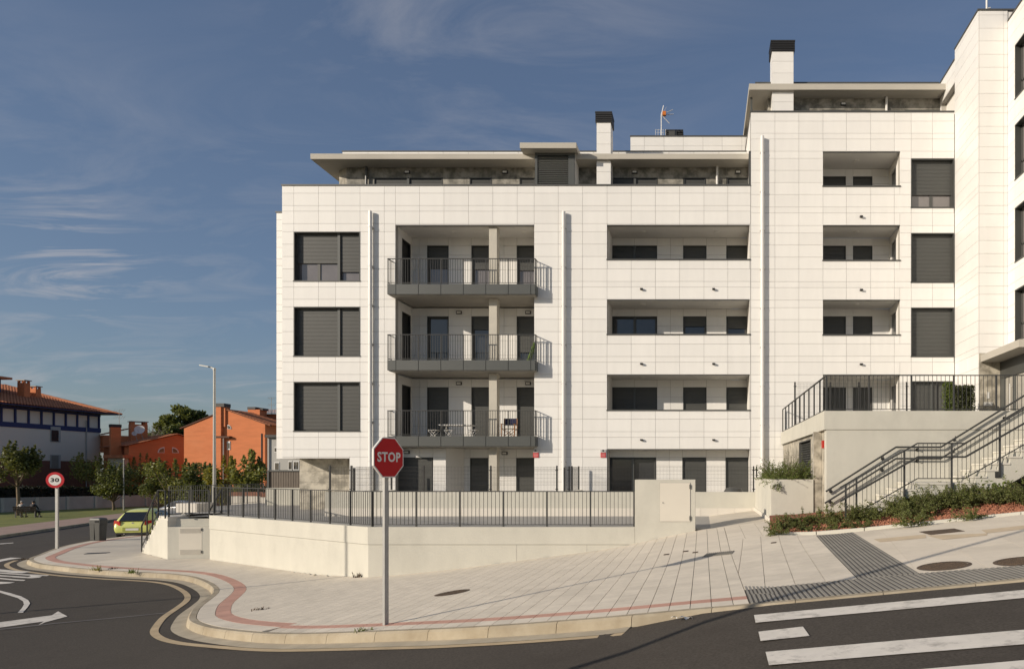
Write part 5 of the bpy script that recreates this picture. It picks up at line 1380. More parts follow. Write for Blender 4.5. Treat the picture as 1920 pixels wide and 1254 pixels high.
def yard(px, Y, z=-4.4): return (pX(px, Y), Y, z)
def ytree(px, Y, top, wpx, crown0, seed, label, z=-4.4, **kw):
    return street_tree(yard(px, Y, z), pZ(top, Y) - z, wpx / FPX * Y, crown0, seed, label, group='trees before the orange houses', **kw)
ytree(330, 66, 856, 70, 0.16, 11, 'rounded tree before the gap between the two orange houses', leafm=LEAF_T, dens=1.3)
ytree(372, 62, 862, 58, 0.12, 12, 'low dark tree left of the plaza lamp post', leafm=LEAF_D, dens=1.2)
ytree(424, 58, 853, 50, 0.12, 13, 'yellowish tree just right of the plaza lamp post', leafm=LEAF_Y, dens=1.2)
ytree(467, 56, 838, 54, 0.22, 14, 'taller tree before the right end of the orange gable house', leafm=LEAF_T, dens=1.3)
ytree(212, 74, 862, 60, 0.2, 15, 'dark tree at the corner of the white house with blue beams', leafm=LEAF_D, dens=1.2)
ytree(300, 72, 868, 56, 0.10, 16, 'low dark tree behind the green car, right of the street tree', leafm=LEAF_D, dens=1.2)
# the broad evergreen on the hill behind
hp = thing('tree', 'broad dark evergreen tree rising behind the orange houses', 'tree', yard(346, 135, -4.5))
rng = random.Random(21); tr, lf = MB(), MB(); b0_ = Vector(yard(346, 135, -4.5))
limb(tr, [b0_, b0_ + Vector((0, 0, 8)), b0_ + Vector((0.6, 0, 13))], 0.5, 0.2, 8)
for i in range(95):
    a = rng.uniform(0, 6.28); r = 6.0 * sqrt(rng.random()); z_ = 6.0 + rng.random() * 11.6 * (1 - (r / 7.4) ** 2) 
    c = b0_ + Vector((r * cos(a) * 1.0, r * sin(a), z_)); limb(tr, [b0_ + Vector((0, 0, 6.5)), c], 0.1, 0.03, 4)
    for k in range(190):
        d = Vector((rng.gauss(0, 1), rng.gauss(0, 1), rng.gauss(0, 1))).normalized() * rng.random() ** 0.4; leaf(lf, c + Vector((d.x * 1.5, d.y * 1.5, d.z * 1.1)), 0.38, rng, 0.5)
tr.build('trunk', BARK, hp); lf.build('crown', LEAF_D, hp)
hp2 = thing('tree', 'palm-like dark treetop showing above the evergreen', 'tree', yard(357, 142, -4.5)); tr, lf = MB(), MB(); b0_ = Vector(yard(357, 142, -4.5)); tp = b0_ + Vector((0, 0, pZ(776, 142) + 4.5))
limb(tr, [b0_, tp], 0.25, 0.15)
for i in range(26):
    a = rng.uniform(0, 6.28); e = rng.uniform(-0.3, 1.2); L = rng.uniform(1.2, 2.0); prev = tp
    for k in range(5):
        nx = tp + Vector((cos(a) * cos(e) * L * (k + 1) / 5, sin(a) * cos(e) * L * (k + 1) / 5, sin(e) * L * (k + 1) / 5 - 0.5 * ((k + 1) / 5) ** 2)); s_ = Vector((-sin(a), cos(a), 0)) * 0.14
        lf.quad(prev - s_, prev + s_, nx + s_, nx - s_); prev = nx
tr.build('trunk', BARK, hp2); lf.build('crown', LEAF_D, hp2)
bt = thing('tree', 'bare twiggy treetop left of the broad evergreen', 'tree', yard(288, 120, -4.5)); tr = MB(); b0_ = Vector(yard(288, 120, -4.5)); tp = b0_ + Vector((0, 0, 8)); limb(tr, [b0_, tp], 0.2, 0.12)
for i in range(34):
    a = rng.uniform(0, 6.28); r = rng.uniform(0.4, 2.4); e = tp + Vector((r * cos(a), r * sin(a), rng.uniform(1.5, 4.3))); m = tp.lerp(e, 0.55) + Vector((0, 0, -0.3)); limb(tr, [tp, m, e], 0.05, 0.02, 4)
    for k in range(4): f = e + Vector((rng.uniform(-.7, .7), rng.uniform(-.7, .7), rng.uniform(-.2, .6))); limb(tr, [m.lerp(e, rng.random()), f], 0.025, 0.012, 3)
tr.build('trunk', M('grey_bark', (0.20, 0.17, 0.14), rough=0.9), bt)

# hedge and garden wall behind the lawn
gwl = [(-69.2, 58), (-70.2, 68), (-72.0, 80), (-73.0, 90), (-73.5, 96)]
GW = thing('garden_wall', 'long grey-white garden wall behind the lawn and the bench', 'wall', (-70.5, 70, -4.1))
mb = MB()
for (a, b) in zip(gwl[:-1], gwl[1:]):
    mb.prism([a, b, (b[0] - 0.25, b[1]), (a[0] - 0.25, a[1])], lambda x, y: R(x, y) - 0.3, lambda x, y: R(x, y) + 1.58)
mb.build('body', M('grey_white_render', (0.42, 0.41, 0.38), rough=0.9, var=0.12, scale=0.5, stain=0.3), GW)
for k in range(9):
    y = 60 + k * 4.2
    x = next((a[0] + (b[0] - a[0]) * (y - a[1]) / (b[1] - a[1]) for a, b in zip(gwl[:-1], gwl[1:]) if a[1] <= y <= b[1]), -73.5)
    piece('pier', CONC_P, (x + 0.04, y, R(x, y) + 0.7), (0.14, 0.3, 1.7), GW)
HG = thing('hedge', 'long dark clipped hedge above the garden wall', 'hedge', (-71.5, 70, -3)); rng = random.Random(4); mb = MB()
core = MB()
for (a, b) in zip(gwl[:-1], gwl[1:]):
    core.prism([(a[0] - 0.45, a[1]), (b[0] - 0.45, b[1]), (b[0] - 1.5, b[1]), (a[0] - 1.5, a[1])], lambda x, y: R(x, y), lambda x, y: R(x, y) + 2.5)
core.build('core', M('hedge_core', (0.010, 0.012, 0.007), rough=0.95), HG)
for i in range(5200):
    y = rng.uniform(58, 96); x = next((a[0] + (b[0] - a[0]) * (y - a[1]) / (b[1] - a[1]) for a, b in zip(gwl[:-1], gwl[1:]) if a[1] <= y <= b[1]), -73.5)
    h = R(x, y)
    if rng.random() < 0.6: p = Vector((x - 0.45 + rng.gauss(0, 0.07), y, h + rng.uniform(1.4, 2.6)))
    else: p = Vector((x - rng.uniform(0.45, 1.5), y, h + 2.55 + rng.gauss(0, 0.09)))
    leaf(mb, p, 0.14, rng)
mb.build('foliage', LEAF_H, HG)

# ------------------------------------------------------------------ shrub bed beside the stairs
def bed_h(x, y):
    k = B0[1] + (B1[1] - B0[1]) * (x - B0[0]) / (B1[0] - B0[0])
    return S(x, min(y, k)) + 0.03 + 0.22 * sstep(0.1, 1.6, y - k)
def bk(x): return B0[1] + (B1[1] - B0[1]) * (x - B0[0]) / (B1[0] - B0[0])
REDG = M('red_lava_gravel_base', (0.24, 0.085, 0.045), rough=0.95, var=0.4, scale=14, detail=6, bump=0.02, bscale=30)
struct(sheet('planting_bed', [(B0[0], B0[1] + 0.06), (9.5, bk(9.5) + 0.06), (9.5, 17.5), (3.2, 17.5), (3.2, 18.3), (1.78, 18.3)], bed_h, REDG, step=0.5))
edg = struct(MB().build('bed_edging', KERB)) if False else None
BE = thing('bed_edging', 'thin concrete edging along the shrub bed', 'edging', (B0[0], B0[1], -1.4))
x = B0[0]
while x < 9.4:
    x2 = x + 0.98; mb = MB().prism([(x, bk(x)), (x2, bk(x2)), (x2, bk(x2) + 0.06), (x, bk(x) + 0.06)], lambda u, v: S(u, v) - 0.1, lambda u, v: S(u, v) + 0.05); mb.build('edging_stone', CONC_P, BE); x += 1.0
mb = MB().prism([(B0[0], B0[1] + 0.061), (B0[0] + 0.06, B0[1] + 0.061), (1.84, 18.3), (1.78, 18.3)], lambda u, v: S(u, v) - 0.1, lambda u, v: S(u, v) + 0.05); mb.build('edging_stone', CONC_P, BE)
rng = random.Random(31); gv = MB()
for i in range(5200):
    x = rng.uniform(1.7, 8.5); k = bk(x); y = k + 0.08 + abs(rng.gauss(0, 0.55))
    if y > 17.3: continue
    r = rng.uniform(0.016, 0.036); c = Vector((x, y, bed_h(x, y) + r * 0.5)); n = len(gv.v)
    e = [Vector(v) * r * rng.uniform(0.7, 1.25) for v in ((1, 0, 0), (0, 1, 0), (-1, 0, 0), (0, -1, 0), (0, 0, 0.8), (0, 0, -0.8))]
    gv.v += [tuple(c + q) for q in e]
    for f in ((0, 1, 4), (1, 2, 4), (2, 3, 4), (3, 0, 4), (1, 0, 5), (2, 1, 5), (3, 2, 5), (0, 3, 5)): gv.f.append(tuple(n + j for j in f)); gv.mi.append(0)
go = gv.build('gravel', M('red_lava_stone', (0.36, 0.150, 0.085), rough=0.9, col2=(0.23, 0.095, 0.055), scale=8, island=0.4)); struct(go, 'stuff'); go['label'] = 'loose red lava gravel between the shrubs'
def spray(tw, lf, base, dirv, L, rng, ls, droop=0.6, n=26):
    p = Vector(base); d = Vector(dirv).normalized(); st = L / 7; prev = p
    for k in range(7):
        d = (d + Vector((rng.gauss(0, .10), rng.gauss(0, .10), -droop * 0.10))).normalized(); nx = prev + d * st
        tw.tube(prev, nx, 0.006 * (1 - k / 9), 0.006 * (1 - (k + 1) / 9), n=3, caps=False)
        for j in range(n // 7 + 1):
            q = prev.lerp(nx, rng.random()); o = Vector((rng.gauss(0, 1), rng.gauss(0, 1), rng.gauss(0, 1))).normalized() * rng.uniform(0.01, 0.05); leaf(lf, q + o, ls, rng, 0.5)
        prev = nx
def cover(clumps, seed, ls=0.019):
    rng = random.Random(seed); tw, lf = MB(), MB()
    for (x, y, w, h, n) in clumps:
        for i in range(n):
            a = rng.uniform(0, 6.28); r = w * sqrt(rng.random()) * 0.75; bx_, by_ = x + r * cos(a), y + r * sin(a) * 0.6
            e = rng.uniform(0.15, 1.1); a2 = a + rng.gauss(0, 0.7)
            spray(tw, lf, (bx_, by_, bed_h(bx_, by_) + rng.uniform(0, h * 0.5)), (cos(a2) * cos(e), sin(a2) * cos(e) * 0.8, sin(e)), rng.uniform(0.3, 0.75) * (0.4 + h), rng, ls, droop=rng.uniform(0.2, 1.1), n=62)
    return tw, lf
def gb(px, py): v = G(px, py, bed_h); return v.x, v.y
cl1 = []
for (px, py, w, h, n) in ((1470, 990, .28, .42, 26), (1500, 985, .30, .45, 30), (1540, 980, .32, .5, 34), (1585, 978, .34, .55, 36), (1620, 975, .34, .55, 36), (1655, 970, .36, .55, 40), (1690, 962, .38, .6, 46), (1720, 972, .34, .5, 40), (1722, 958, .4, .65, 44),
                       (1755, 955, .4, .65, 50), (1790, 955, .4, .65, 50), (1822, 953, .4, .6, 46), (1850, 948, .38, .55, 40), (1800, 938, .4, .6, 40), (1845, 930, .4, .6, 36), (1880, 950, .36, .5, 36), (1905, 946, .4, .5, 40), (1935, 940, .5, .6, 44), (1970, 935, .5, .6, 36), (1905, 915, .4, .5, 26), (1462, 1000, .16, .25, 14), (1520, 996, .2, .25, 16), (1570, 992, .2, .25, 16), (1708, 986, .22, .25, 22), (1830, 974, .2, .2, 16), (1615, 990, .2, .22, 12)):
    x, y = gb(px, py); cl1.append((x, y + (0.22 if px > 1770 and py > 940 else -0.02), w, h * (0.48 if px < 1705 else 0.62), n))
tw, lf = cover(cl1, 77)
GCV = thing('ground_cover', 'low arching dark green ground cover shrubs in the bed beside the stairs', 'shrubs', (4, 15.4, -1.1)); GCV['kind'] = 'stuff'
struct(tw.build('stems', TWIG, GCV), 'stuff'); struct(lf.build('leaves', LEAF_S, GCV), 'stuff')
# ivy-like bright plant under the upper flight
IV = thing('shrub', 'bright broad-leaved shrub in the shade under the upper stair flight', 'shrub', (6.4, 15.6, -0.7)); rng = random.Random(5); lf = MB(); tw = MB()
for i in range(520):
    p = Vector((rng.gauss(6.5, 0.42), 15.55 + rng.gauss(0, 0.22), 0)); p.z = bed_h(p.x, p.y) + abs(rng.gauss(0.12, 0.12)); leaf(lf, p, 0.05, rng, 1.0)
for i in range(14): p = Vector((rng.gauss(6.5, 0.35), 15.55, 0)); p.z = bed_h(p.x, p.y); tw.tube(p, p + Vector((rng.uniform(-.2, .2), rng.uniform(-.1, .1), 0.25)), 0.005, n=3)
tw.build('stem', TWIG, IV); lf.build('foliage', LEAF_G, IV)
# planter shrub
PS = thing('shrub', 'feathery green shrub spilling over the concrete planter', 'shrub', (2.4, 19.2, -0.3)); rng = random.Random(9); tw, lf = MB(), MB()
for i in range(460):
    bx_, by_ = rng.uniform(2.0, 2.85), rng.uniform(18.62, 21.6); a = rng.uniform(0, 6.28); e = rng.uniform(0.25, 1.3)
    spray(tw, lf, (bx_, by_, -0.30), (cos(a) * cos(e), sin(a) * cos(e), sin(e)), rng.uniform(0.35, 0.80), rng, 0.021, droop=rng.uniform(0.3, 1.4), n=40)
for i in range(14): spray(tw, lf, (rng.uniform(1.9, 2.3), 18.6, -0.25), (rng.uniform(-1, -0.2), -0.9, 0.15), rng.uniform(0.3, 0.5), rng, 0.022, droop=2.2, n=24)
for i in range(10): spray(tw, lf, (rng.uniform(2.2, 2.8), 19.4, -0.1), (rng.uniform(-.3, .3), 0, 1), rng.uniform(0.6, 0.8), rng, 0.016, droop=0.1, n=10)
tw.build('stem', TWIG, PS); lf.build('foliage', LEAF_G, PS)
# green screens on the terrace
def green_box(name, label, x0, x1, y0, y1, z0, z1, n, mat, ls, seed):
    t = thing(name, label, 'hedge', ((x0 + x1) / 2, y0, z0)); rng = random.Random(seed); mb = MB(); w = MB()
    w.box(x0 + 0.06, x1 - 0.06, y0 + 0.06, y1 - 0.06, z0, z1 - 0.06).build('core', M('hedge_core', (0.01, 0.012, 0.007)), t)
    for i in range(n):
        f = rng.random()
        if f < 0.6: p = (rng.uniform(x0, x1), y0 + rng.gauss(0, 0.03), rng.uniform(z0, z1))
        elif f < 0.8: p = (rng.uniform(x0, x1), rng.uniform(y0, y1), z1 + rng.gauss(0, 0.03))
        else: p = (rng.choice((x0, x1)) + rng.gauss(0, 0.03), rng.uniform(y0, y1), rng.uniform(z0, z1))
        leaf(mb, Vector(p), ls, rng)
    mb.build('foliage', mat, t)
ygs = 23.6
green_box('hedge_screen', 'pale green leafy screen beside the terrace window', pX(1771, ygs), pX(1787, ygs), ygs, ygs + 0.25, 1.4, pZ(719, ygs), 1500, LEAF_G, 0.035, 1)
green_box('hedge_screen', 'dark green boxed hedge on the terrace by the stone pier', pX(1791, ygs), pX(1828, ygs), ygs, ygs + 0.5, 1.4, pZ(724, ygs), 2600, leafmat('box_hedge_leaf', (0.075, 0.085, 0.028), (0.035, 0.042, 0.016)), 0.035, 2)
# weeds in the kerb
rng = random.Random(12)
for (px, py, lab, mt) in ((182, 1069, 'dry weed tuft at the kerb, left of the green weed', LEAF_Y), (248, 1074, 'small green weed growing at the kerb', LEAF_G), (213, 1066, 'flat brown weed patch on the kerb top', TWIG), (45, 1049, 'dry leaf litter at the kerb tip', TWIG), (486, 1143, 'tiny dry weed in a joint beside the red course', TWIG), (684, 1182, 'tiny weed on the kerb left of the stop sign pole', LEAF_S), (672, 1082, 'dry tuft at the foot of the retaining wall corner', TWIG)):
    c = G(px, py); w = thing('weed', lab, 'weed', tuple(c), 'weeds along the kerb and wall'); mb = MB()
    for i in range(34):
        a = rng.uniform(0, 6.28); p = c + Vector((rng.gauss(0, .07), rng.gauss(0, .05), 0.0)); h = rng.uniform(0.03, 0.16) * (0.4 if 'flat' in lab or 'litter' in lab or 'tiny' in lab else 1); q = p + Vector((cos(a) * h * .6, sin(a) * h * .6, h)); s_ = Vector((-sin(a), cos(a), 0)) * 0.012; mb.quad(p - s_, p + s_, q + s_ * .3, q - s_ * .3)
    mb.build('blades', mt, w)
# ================================================================== background houses
ORANGE = M('orange_brick', (0.62, 0.20, 0.075), rough=0.85, var=0.10, scale=1.2, detail=6, stain=0.35, stain_scale=0.35, stain_col=(0.68, 0.28, 0.13), stretch=(0.4, 0.4, 2.0))
BRICKB = M('brown_brick', (0.20, 0.085, 0.055), rough=0.9, var=0.12, scale=3)
WHITEW = M('house_white_render', (0.76, 0.69, 0.58), rough=0.9, var=0.03, scale=0.3)
BLUE = M('blue_painted_timber', (0.012, 0.022, 0.115), rough=0.6, var=0.1)
def tilemat():
    m = M('clay_roof_tile', (0.60, 0.23, 0.10), rough=0.85, var=0.2, scale=1.5, detail=6, col2=(0.42, 0.14, 0.06), island=0.12)
    return m
TILE = tilemat()
STUCCO = M('pale_house_wall', (0.42, 0.41, 0.38), rough=0.9, var=0.05, scale=0.4)
WFR = M('white_window_frame', (0.7, 0.69, 0.66), rough=0.5, var=0.02)

def tiled_slope(name, parent, a, b, c, d, pitch=0.30, thick=0.10):
    """roof plane a,b (eave) c,d (ridge, c above b): rows of half-round tiles as ribs along the slope"""
    a, b, c, d = map(Vector, (a, b, c, d)); mb = MB(); nrm = (b - a).cross(d - a).normalized()
    if nrm.z < 0: nrm = -nrm
    L = (b - a).length; n = max(2, int(L / pitch)); k = 4
    pts = []
    for i in range(n):
        for j in range(k):
            t = (i + j / k) / n; h = thick * sin(pi * j / k); pts.append((a.lerp(b, t) + nrm * h, d.lerp(c, t) + nrm * h))
    pts.append((b, c))
    rows_ = max(2, int((d - a).length / 0.45))
    for (p, q), (p2, q2) in zip(pts[:-1], pts[1:]):
        for r in range(rows_):
            t0, t1 = r / rows_, (r + 1) / rows_; up = nrm * 0.035
            mb.quad(p.lerp(q, t0) + up, p2.lerp(q2, t0) + up, p2.lerp(q2, t1), p.lerp(q, t1))
    o = mb.build(name, TILE, parent); struct(o, 'stuff'); return o

# white house with blue timber storey
HB = thing('house', 'white house with a blue timbered upper storey and clay tile roof at the left edge', 'house', (-99, 90, -5))
XF, YE, YS_ = -92.4, 104.6, 67.0
zb0, zb1, zw, ze = 6.62, 5.96, 1.55, 8.74
MB().box(XF - 15, XF, YS_, YE, -6, zw).build('brick_base', BRICKB, HB)
MB().box(XF - 15, XF + 0.02, YS_, YE + 0.02, zw, zb1).build('wall', WHITEW, HB)
MB().box(XF - 15, XF - 0.10, YS_, YE - 0.1, zb1, 8.8).build('upper_wall', WHITEW, HB)
MB().box(XF - 15, XF + 0.10, YS_, YE + 0.1, zb1, zb0).build('blue_band', BLUE, HB)
y = YE - 0.12
while y > YS_:
    MB().box(XF - 0.12, XF + 0.07, y - 0.11, y + 0.11, zb0, ze).build('timber_post', BLUE, HB); y -= 1.82
MB().box(XF - 0.12, XF + 0.05, YS_, YE + 0.08, ze - 0.36, ze).build('wall_plate', BLUE, HB)
for (z0, z1, dk) in ((4.26, 6.4, True), (0.48, 2.4, False)):
    yc = XF * 1280 / (103.0 - CX); yc = abs(yc)
    w = MB().box(XF - 0.05, XF + 0.125, yc - 0.74, yc + 0.74, z0, z1).build('window', STUCCO, HB)
    MB().box(XF + 0.03, XF + 0.135, yc - 0.66, yc + 0.42, z0 + 0.06, z1 - (0.5 if dk else 0.06)).build('pane', GLASS if dk else M('pale_blind', (0.25, 0.235, 0.20), rough=0.8), w)
MB().tube((XF + 0.1, YE - 2.4, -4), (XF + 0.1, YE - 2.4, 7.7), 0.07).build('downpipe', STUCCO, HB)
ex, ey, ez = XF + 1.74, YE + 1.86, 8.9
rx, ry, rz = XF - 13.0, YE - 1.6, 13.0
MB().prism([(ex, YS_), (ex, ey), (XF - 26.0, ey), (XF - 26.0, YS_)], ez - 0.12, ez).build('eave', BLUE, HB)
rf = MB(); rf.quad((ex, YS_, ez), (ex, ey, ez), (rx, ry, rz), (rx, YS_, rz)).tri((ex, ey, ez), (XF - 26.0, ey, ez), (rx, ry, rz)).quad((XF - 26.0, ey, ez), (XF - 26.0, YS_, ez), (rx, YS_, rz), (rx, ry, rz))
ro = rf.build('roof', TILE, HB)
tiled_slope('roof_tiles', HB, (ex + 0.15, YS_, ez + 0.02), (ex + 0.15, ry, ez + 0.02), (rx, ry, rz + 0.05), (rx, YS_, rz + 0.05), pitch=0.42, thick=0.12)
# the corner of the long slope beyond the ridge end, cut by the hip
mb = MB(); n = 18
for i in range(n):
    t0, t1 = i / n, (i + 1) / n; ya, yb = ry + (ey - ry) * t0, ry + (ey - ry) * t1
    p = lambda t, yy: Vector((ex + 0.15, yy, ez + 0.02)).lerp(Vector((rx, ry, rz + 0.05)), 0)
    h0 = Vector((rx, ry, rz)).lerp(Vector((ex, ey, ez)), t0); h1 = Vector((rx, ry, rz)).lerp(Vector((ex, ey, ez)), t1)
    up = Vector((0.03, 0, 0.12)); ym = (ya + yb) / 2; hm = (h0 + h1) / 2
    mb.quad((ex + .15, ya, ez + .02), Vector((ex + .15, ym, ez + .02)) + up, hm + up, h0 + up * .4); mb.quad(Vector((ex + .15, ym, ez + .02)) + up, (ex + .15, yb, ez + .02), h1 + up * .4, hm + up)
struct(mb.build('roof_tiles', TILE, HB), 'stuff')
rd = MB()
for i in range(14):
    a = Vector((rx, ry, rz + 0.06)).lerp(Vector((ex, ey, ez + 0.06)), i / 14); b = Vector((rx, ry, rz + 0.06)).lerp(Vector((ex, ey, ez + 0.06)), (i + 1.05) / 14); rd.tube(a, b, 0.16, 0.13, n=7)
rd.build('hip_tiles', TILE, ro)
def brick_chimney(parent, cx_, cy_, z0, z1, w, d):
    c = MB().box(cx_ - w / 2, cx_ + w / 2, cy_ - d / 2, cy_ + d / 2, z0, z1 - 0.42).build('chimney', ORANGE, parent)
    for sx_ in (-1, 1):
        for sy_ in (-1, 1): piece('pier', ORANGE, (cx_ + sx_ * (w / 2 - 0.12), cy_ + sy_ * (d / 2 - 0.12), z1 - 0.27), (0.22, 0.22, 0.30), c)
    piece('cap', CONC, (cx_, cy_, z1 - 0.06), (w + 0.25, d + 0.25, 0.12), c)
brick_chimney(HB, -96.7, 97.2, 9.0, pZ(711.5, 96.6), 1.0, 0.85); brick_chimney(HB, -97.6, 99.8, 9.0, pZ(723.5, 99.6), 0.9, 0.8)
# raised roof piece at the picture edge
dm = MB().box(-103, -97.9, 84, 95.2, 10.5, 12.9).build('roof_light', BLUE, HB)
MB().prism([(-104, 83), (-97.1, 83), (-97.1, 96), (-104, 96)], 12.9, lambda x, y: 13.2 + (0.5 if x < -100 else 0)).build('roof_light_cap', TILE, dm)

# orange gable house
HO = thing('house', 'tall orange brick gable house with a chimney and lit front wall', 'house', (-64, 95, -5))
YO = 92.0; oX = lambda px: pX(px, YO); oZ = lambda py: pZ(py, YO)
xl_, xr_, xm_ = oX(345), oX(497), oX(424)
MB().extr_xz([(xl_, -5), (xr_, -5), (xr_, oZ(795)), (xm_, oZ(769)), (xl_, oZ(801))], YO, 106).build('wall', ORANGE, HO)
tiled_slope('roof_tiles', HO, (xr_ + 0.7, YO - 0.15, oZ(797.5)), (xr_ + 0.7, 106.2, oZ(797.5)), (xm_, 106.2, oZ(767.6)), (xm_, YO - 0.15, oZ(767.6)))
MB().extr_xz([(xr_ + 0.7, oZ(798.5)), (xm_, oZ(768.6)), (xl_ - 0.5, oZ(804)), (xl_ - 0.5, oZ(802)), (xm_, oZ(766.8)), (xr_ + 0.7, oZ(796.6))], YO - 0.12, YO + 0.3).build('verge', M('brown_verge', (0.12, 0.06, 0.04), rough=0.9), HO)
tiled_slope('roof_tiles', HO, (xl_ - 0.5, 106.2, oZ(803.5)), (xl_ - 0.5, YO + 0.3, oZ(803.5)), (xm_, YO + 0.3, oZ(767.6)), (xm_, 106.2, oZ(767.6)))
MB().box(oX(407.5), oX(418), YO - 0.40, YO + 0.8, -5, oZ(763)).build('chimney_breast', ORANGE, HO)
MB().box(oX(406.8), oX(424.5), YO - 0.45, YO + 0.85, oZ(763), oZ(756.5)).build('chimney_cap', BLACKM, HO)
MB().box(oX(418), oX(424), YO - 0.2, YO + 0.8, oZ(800), oZ(763)).build('chimney_flank', ORANGE, HO)
MB().box(oX(405), oX(434), YO - 0.46, YO - 0.01, oZ(821), oZ(817.5)).build('ledge', M('brown_verge', (0.12, 0.06, 0.04)), HO)
MB().tube((oX(422), YO - 0.3, -4), (oX(422), YO - 0.3, oZ(818)), 0.07).build('downpipe', STUCCO, HO)
def qwin(parent, px0, px1, py0, py1, Y, flip, mat=WFR):
    x0, x1, z0, z1 = pX(px0, Y), pX(px1, Y), pZ(py1, Y), pZ(py0, Y); mb = MB(); cx_ = x1 if flip else x0; n = 8; r = x1 - x0; h = z1 - z0
    pts = [(cx_, z0)] + [((cx_ + (-1 if flip else 1) * r * cos(pi / 2 * i / n)), z0 + h * sin(pi / 2 * i / n)) for i in range(n + 1)]
    w = mb.extr_xz(pts, Y - 0.06, Y + 0.02).build('window', mat, parent)
    c2 = [(cx_ + (p[0] - cx_) * 0.72 + (-1 if flip else 1) * r * 0.1, z0 + (p[1] - z0) * 0.72 + h * 0.1) for p in pts]
    MB().extr_xz(c2, Y - 0.09, Y - 0.05).build('pane', GLASS, w)
qwin(HO, 427, 434, 796, 804, YO, False); qwin(HO, 405.6, 407.4, 796, 804, YO, True)
w = MB().box(oX(426), oX(432), YO - 0.06, YO + 0.02, oZ(843), oZ(827)).build('window', WFR, HO); MB().box(oX(427.3), oX(430.8), YO - 0.09, YO - 0.05, oZ(840.5), oZ(830)).build('pane', GLASS, w)
Yk = 97.0
MB().box(pX(464.5, Yk), pX(487, Yk), Yk, Yk + 1.6, 5, pZ(767.5, Yk)).build('chimney_block', ORANGE, HO)
MB().box(pX(464, Yk), pX(479, Yk), Yk - 0.05, Yk + 1.65, pZ(767.5, Yk), pZ(762.8, Yk)).box(pX(480, Yk), pX(490, Yk), Yk + 0.3, Yk + 1.65, pZ(768.5, Yk), pZ(764.5, Yk)).build('chimney_cap', BLACKM, HO)
MB().box(pX(486, 99), pX(560, 99), 99, 108, 4, pZ(776, 99)).build('upper_volume', ORANGE, HO)
tiled_slope('roof_tiles', HO, (pX(484, 98.6), 98.6, pZ(777, 98.6)), (pX(562, 98.6), 98.6, pZ(777, 98.6)), (pX(562, 103), 103, pZ(770, 98) + 0.6), (pX(484, 103), 103, pZ(770, 98) + 0.6))
# pale house right of it, mostly behind the white block
HP = thing('house', 'pale grey house showing between the orange gable and the white block', 'house', (-55, 84, -5))
Yh = 84.0
MB().box(pX(501.5, Yh), pX(600, Yh), Yh, Yh + 10, -5, pZ(820, Yh)).build('wall', STUCCO, HP)
MB().box(pX(500, Yh), pX(600, Yh), Yh - 0.4, Yh + 10, pZ(820, Yh), pZ(815, Yh)).build('eave', BLACKM, HP)
for (a, b, c, d) in ((515, 524, 866, 882), (541, 548, 864, 881), (550, 561, 864, 881), (515, 519, 838, 848)):
    w = MB().box(pX(a, Yh), pX(b, Yh), Yh - 0.05, Yh + 0.02, pZ(d, Yh), pZ(c, Yh)).build('window', WFR, HP)
    for k in range(2):
        m0, m1 = a + (b - a) * (0.12 + 0.42 * k), a + (b - a) * (0.46 + 0.42 * k); MB().box(pX(m0, Yh), pX(m1, Yh), Yh - 0.07, Yh - 0.04, pZ(d - 1.6, Yh), pZ(c + 1.6, Yh)).build('pane', GLASS, w)
tag(MB().tube((pX(496, 84), 83.5, -5), (pX(496, 84), 83.5, pZ(813, 84)), 0.10).build('drain_pipe', BLACKM), 'dark vertical drain pipe at the corner of the orange gable house', 'pipe')
# second orange house, turned, its gable in shade
HQ = thing('house', 'lower orange brick house with a shaded gable, tiled roof and two satellite dishes', 'house', (-82, 100, -5))
q0 = Vector((pX(242, 95.0), 95.0)); gd = Vector((0.6, 0.8)); sd2 = Vector((-0.8, 0.6))
ze_, zr_ = pZ(835, 95), pZ(814.5, 99)
w3 = lambda p, z: (p.x, p.y, z)
g0, g1, gm2 = q0, q0 + gd * 11, q0 + gd * 5.5; s3 = sd2 * 13
mb = MB()
mb.v = [w3(g0, -5), w3(g1, -5), w3(g1, ze_), w3(gm2, zr_), w3(g0, ze_)]; mb.v += [w3(Vector(v[:2]) + s3, v[2]) for v in mb.v[:5]]
mb.f = [(0, 1, 2, 3, 4), (9, 8, 7, 6, 5), (0, 4, 9, 5), (1, 6, 7, 2), (0, 5, 6, 1)]; mb.mi = [0] * 5
mb.build('wall', ORANGE, HQ)
oo = (g0 - gd * 0.5); fo = -sd2 * 0.35
tiled_slope('roof_tiles', HQ, w3(oo + s3, ze_ - 0.1), w3(oo + fo, ze_ - 0.1), w3(gm2 + fo, zr_ + 0.1), w3(gm2 + s3, zr_ + 0.1))
tiled_slope('roof_tiles', HQ, w3(g1 + gd * 0.5 + fo, ze_ - 0.1), w3(g1 + gd * 0.5 + s3, ze_ - 0.1), w3(gm2 + s3, zr_ + 0.1), w3(gm2 + fo, zr_ + 0.1))
def blockm(px0, px1, py0, py1, Y, d, nm, mat, parent): return MB().box(pX(px0, Y), pX(px1, Y), Y, Y + d, pZ(py1, Y), pZ(py0, Y)).build(nm, mat, parent)
def rotbox(c, hw, hd, z0, z1): return [tuple(Vector(c) + gd * a + sd2 * b) for a, b in ((-hw, -hd), (hw, -hd), (hw, hd), (-hw, hd))], z0, z1
cc = Vector((pX(216, 96), 96)); MB().prism(*rotbox(cc, 0.55, 0.45, 1.0, pZ(801, 96))).build('chimney', ORANGE, HQ); MB().prism(*rotbox(cc, 0.6, 0.5, pZ(801, 96), pZ(795.5, 96))).build('chimney_cap', BLACKM, HQ)
cc = Vector((pX(259, 104), 104)); MB().prism(*rotbox(cc, 1.0, 0.7, 4.0, pZ(796, 104))).build('chimney', ORANGE, HQ)
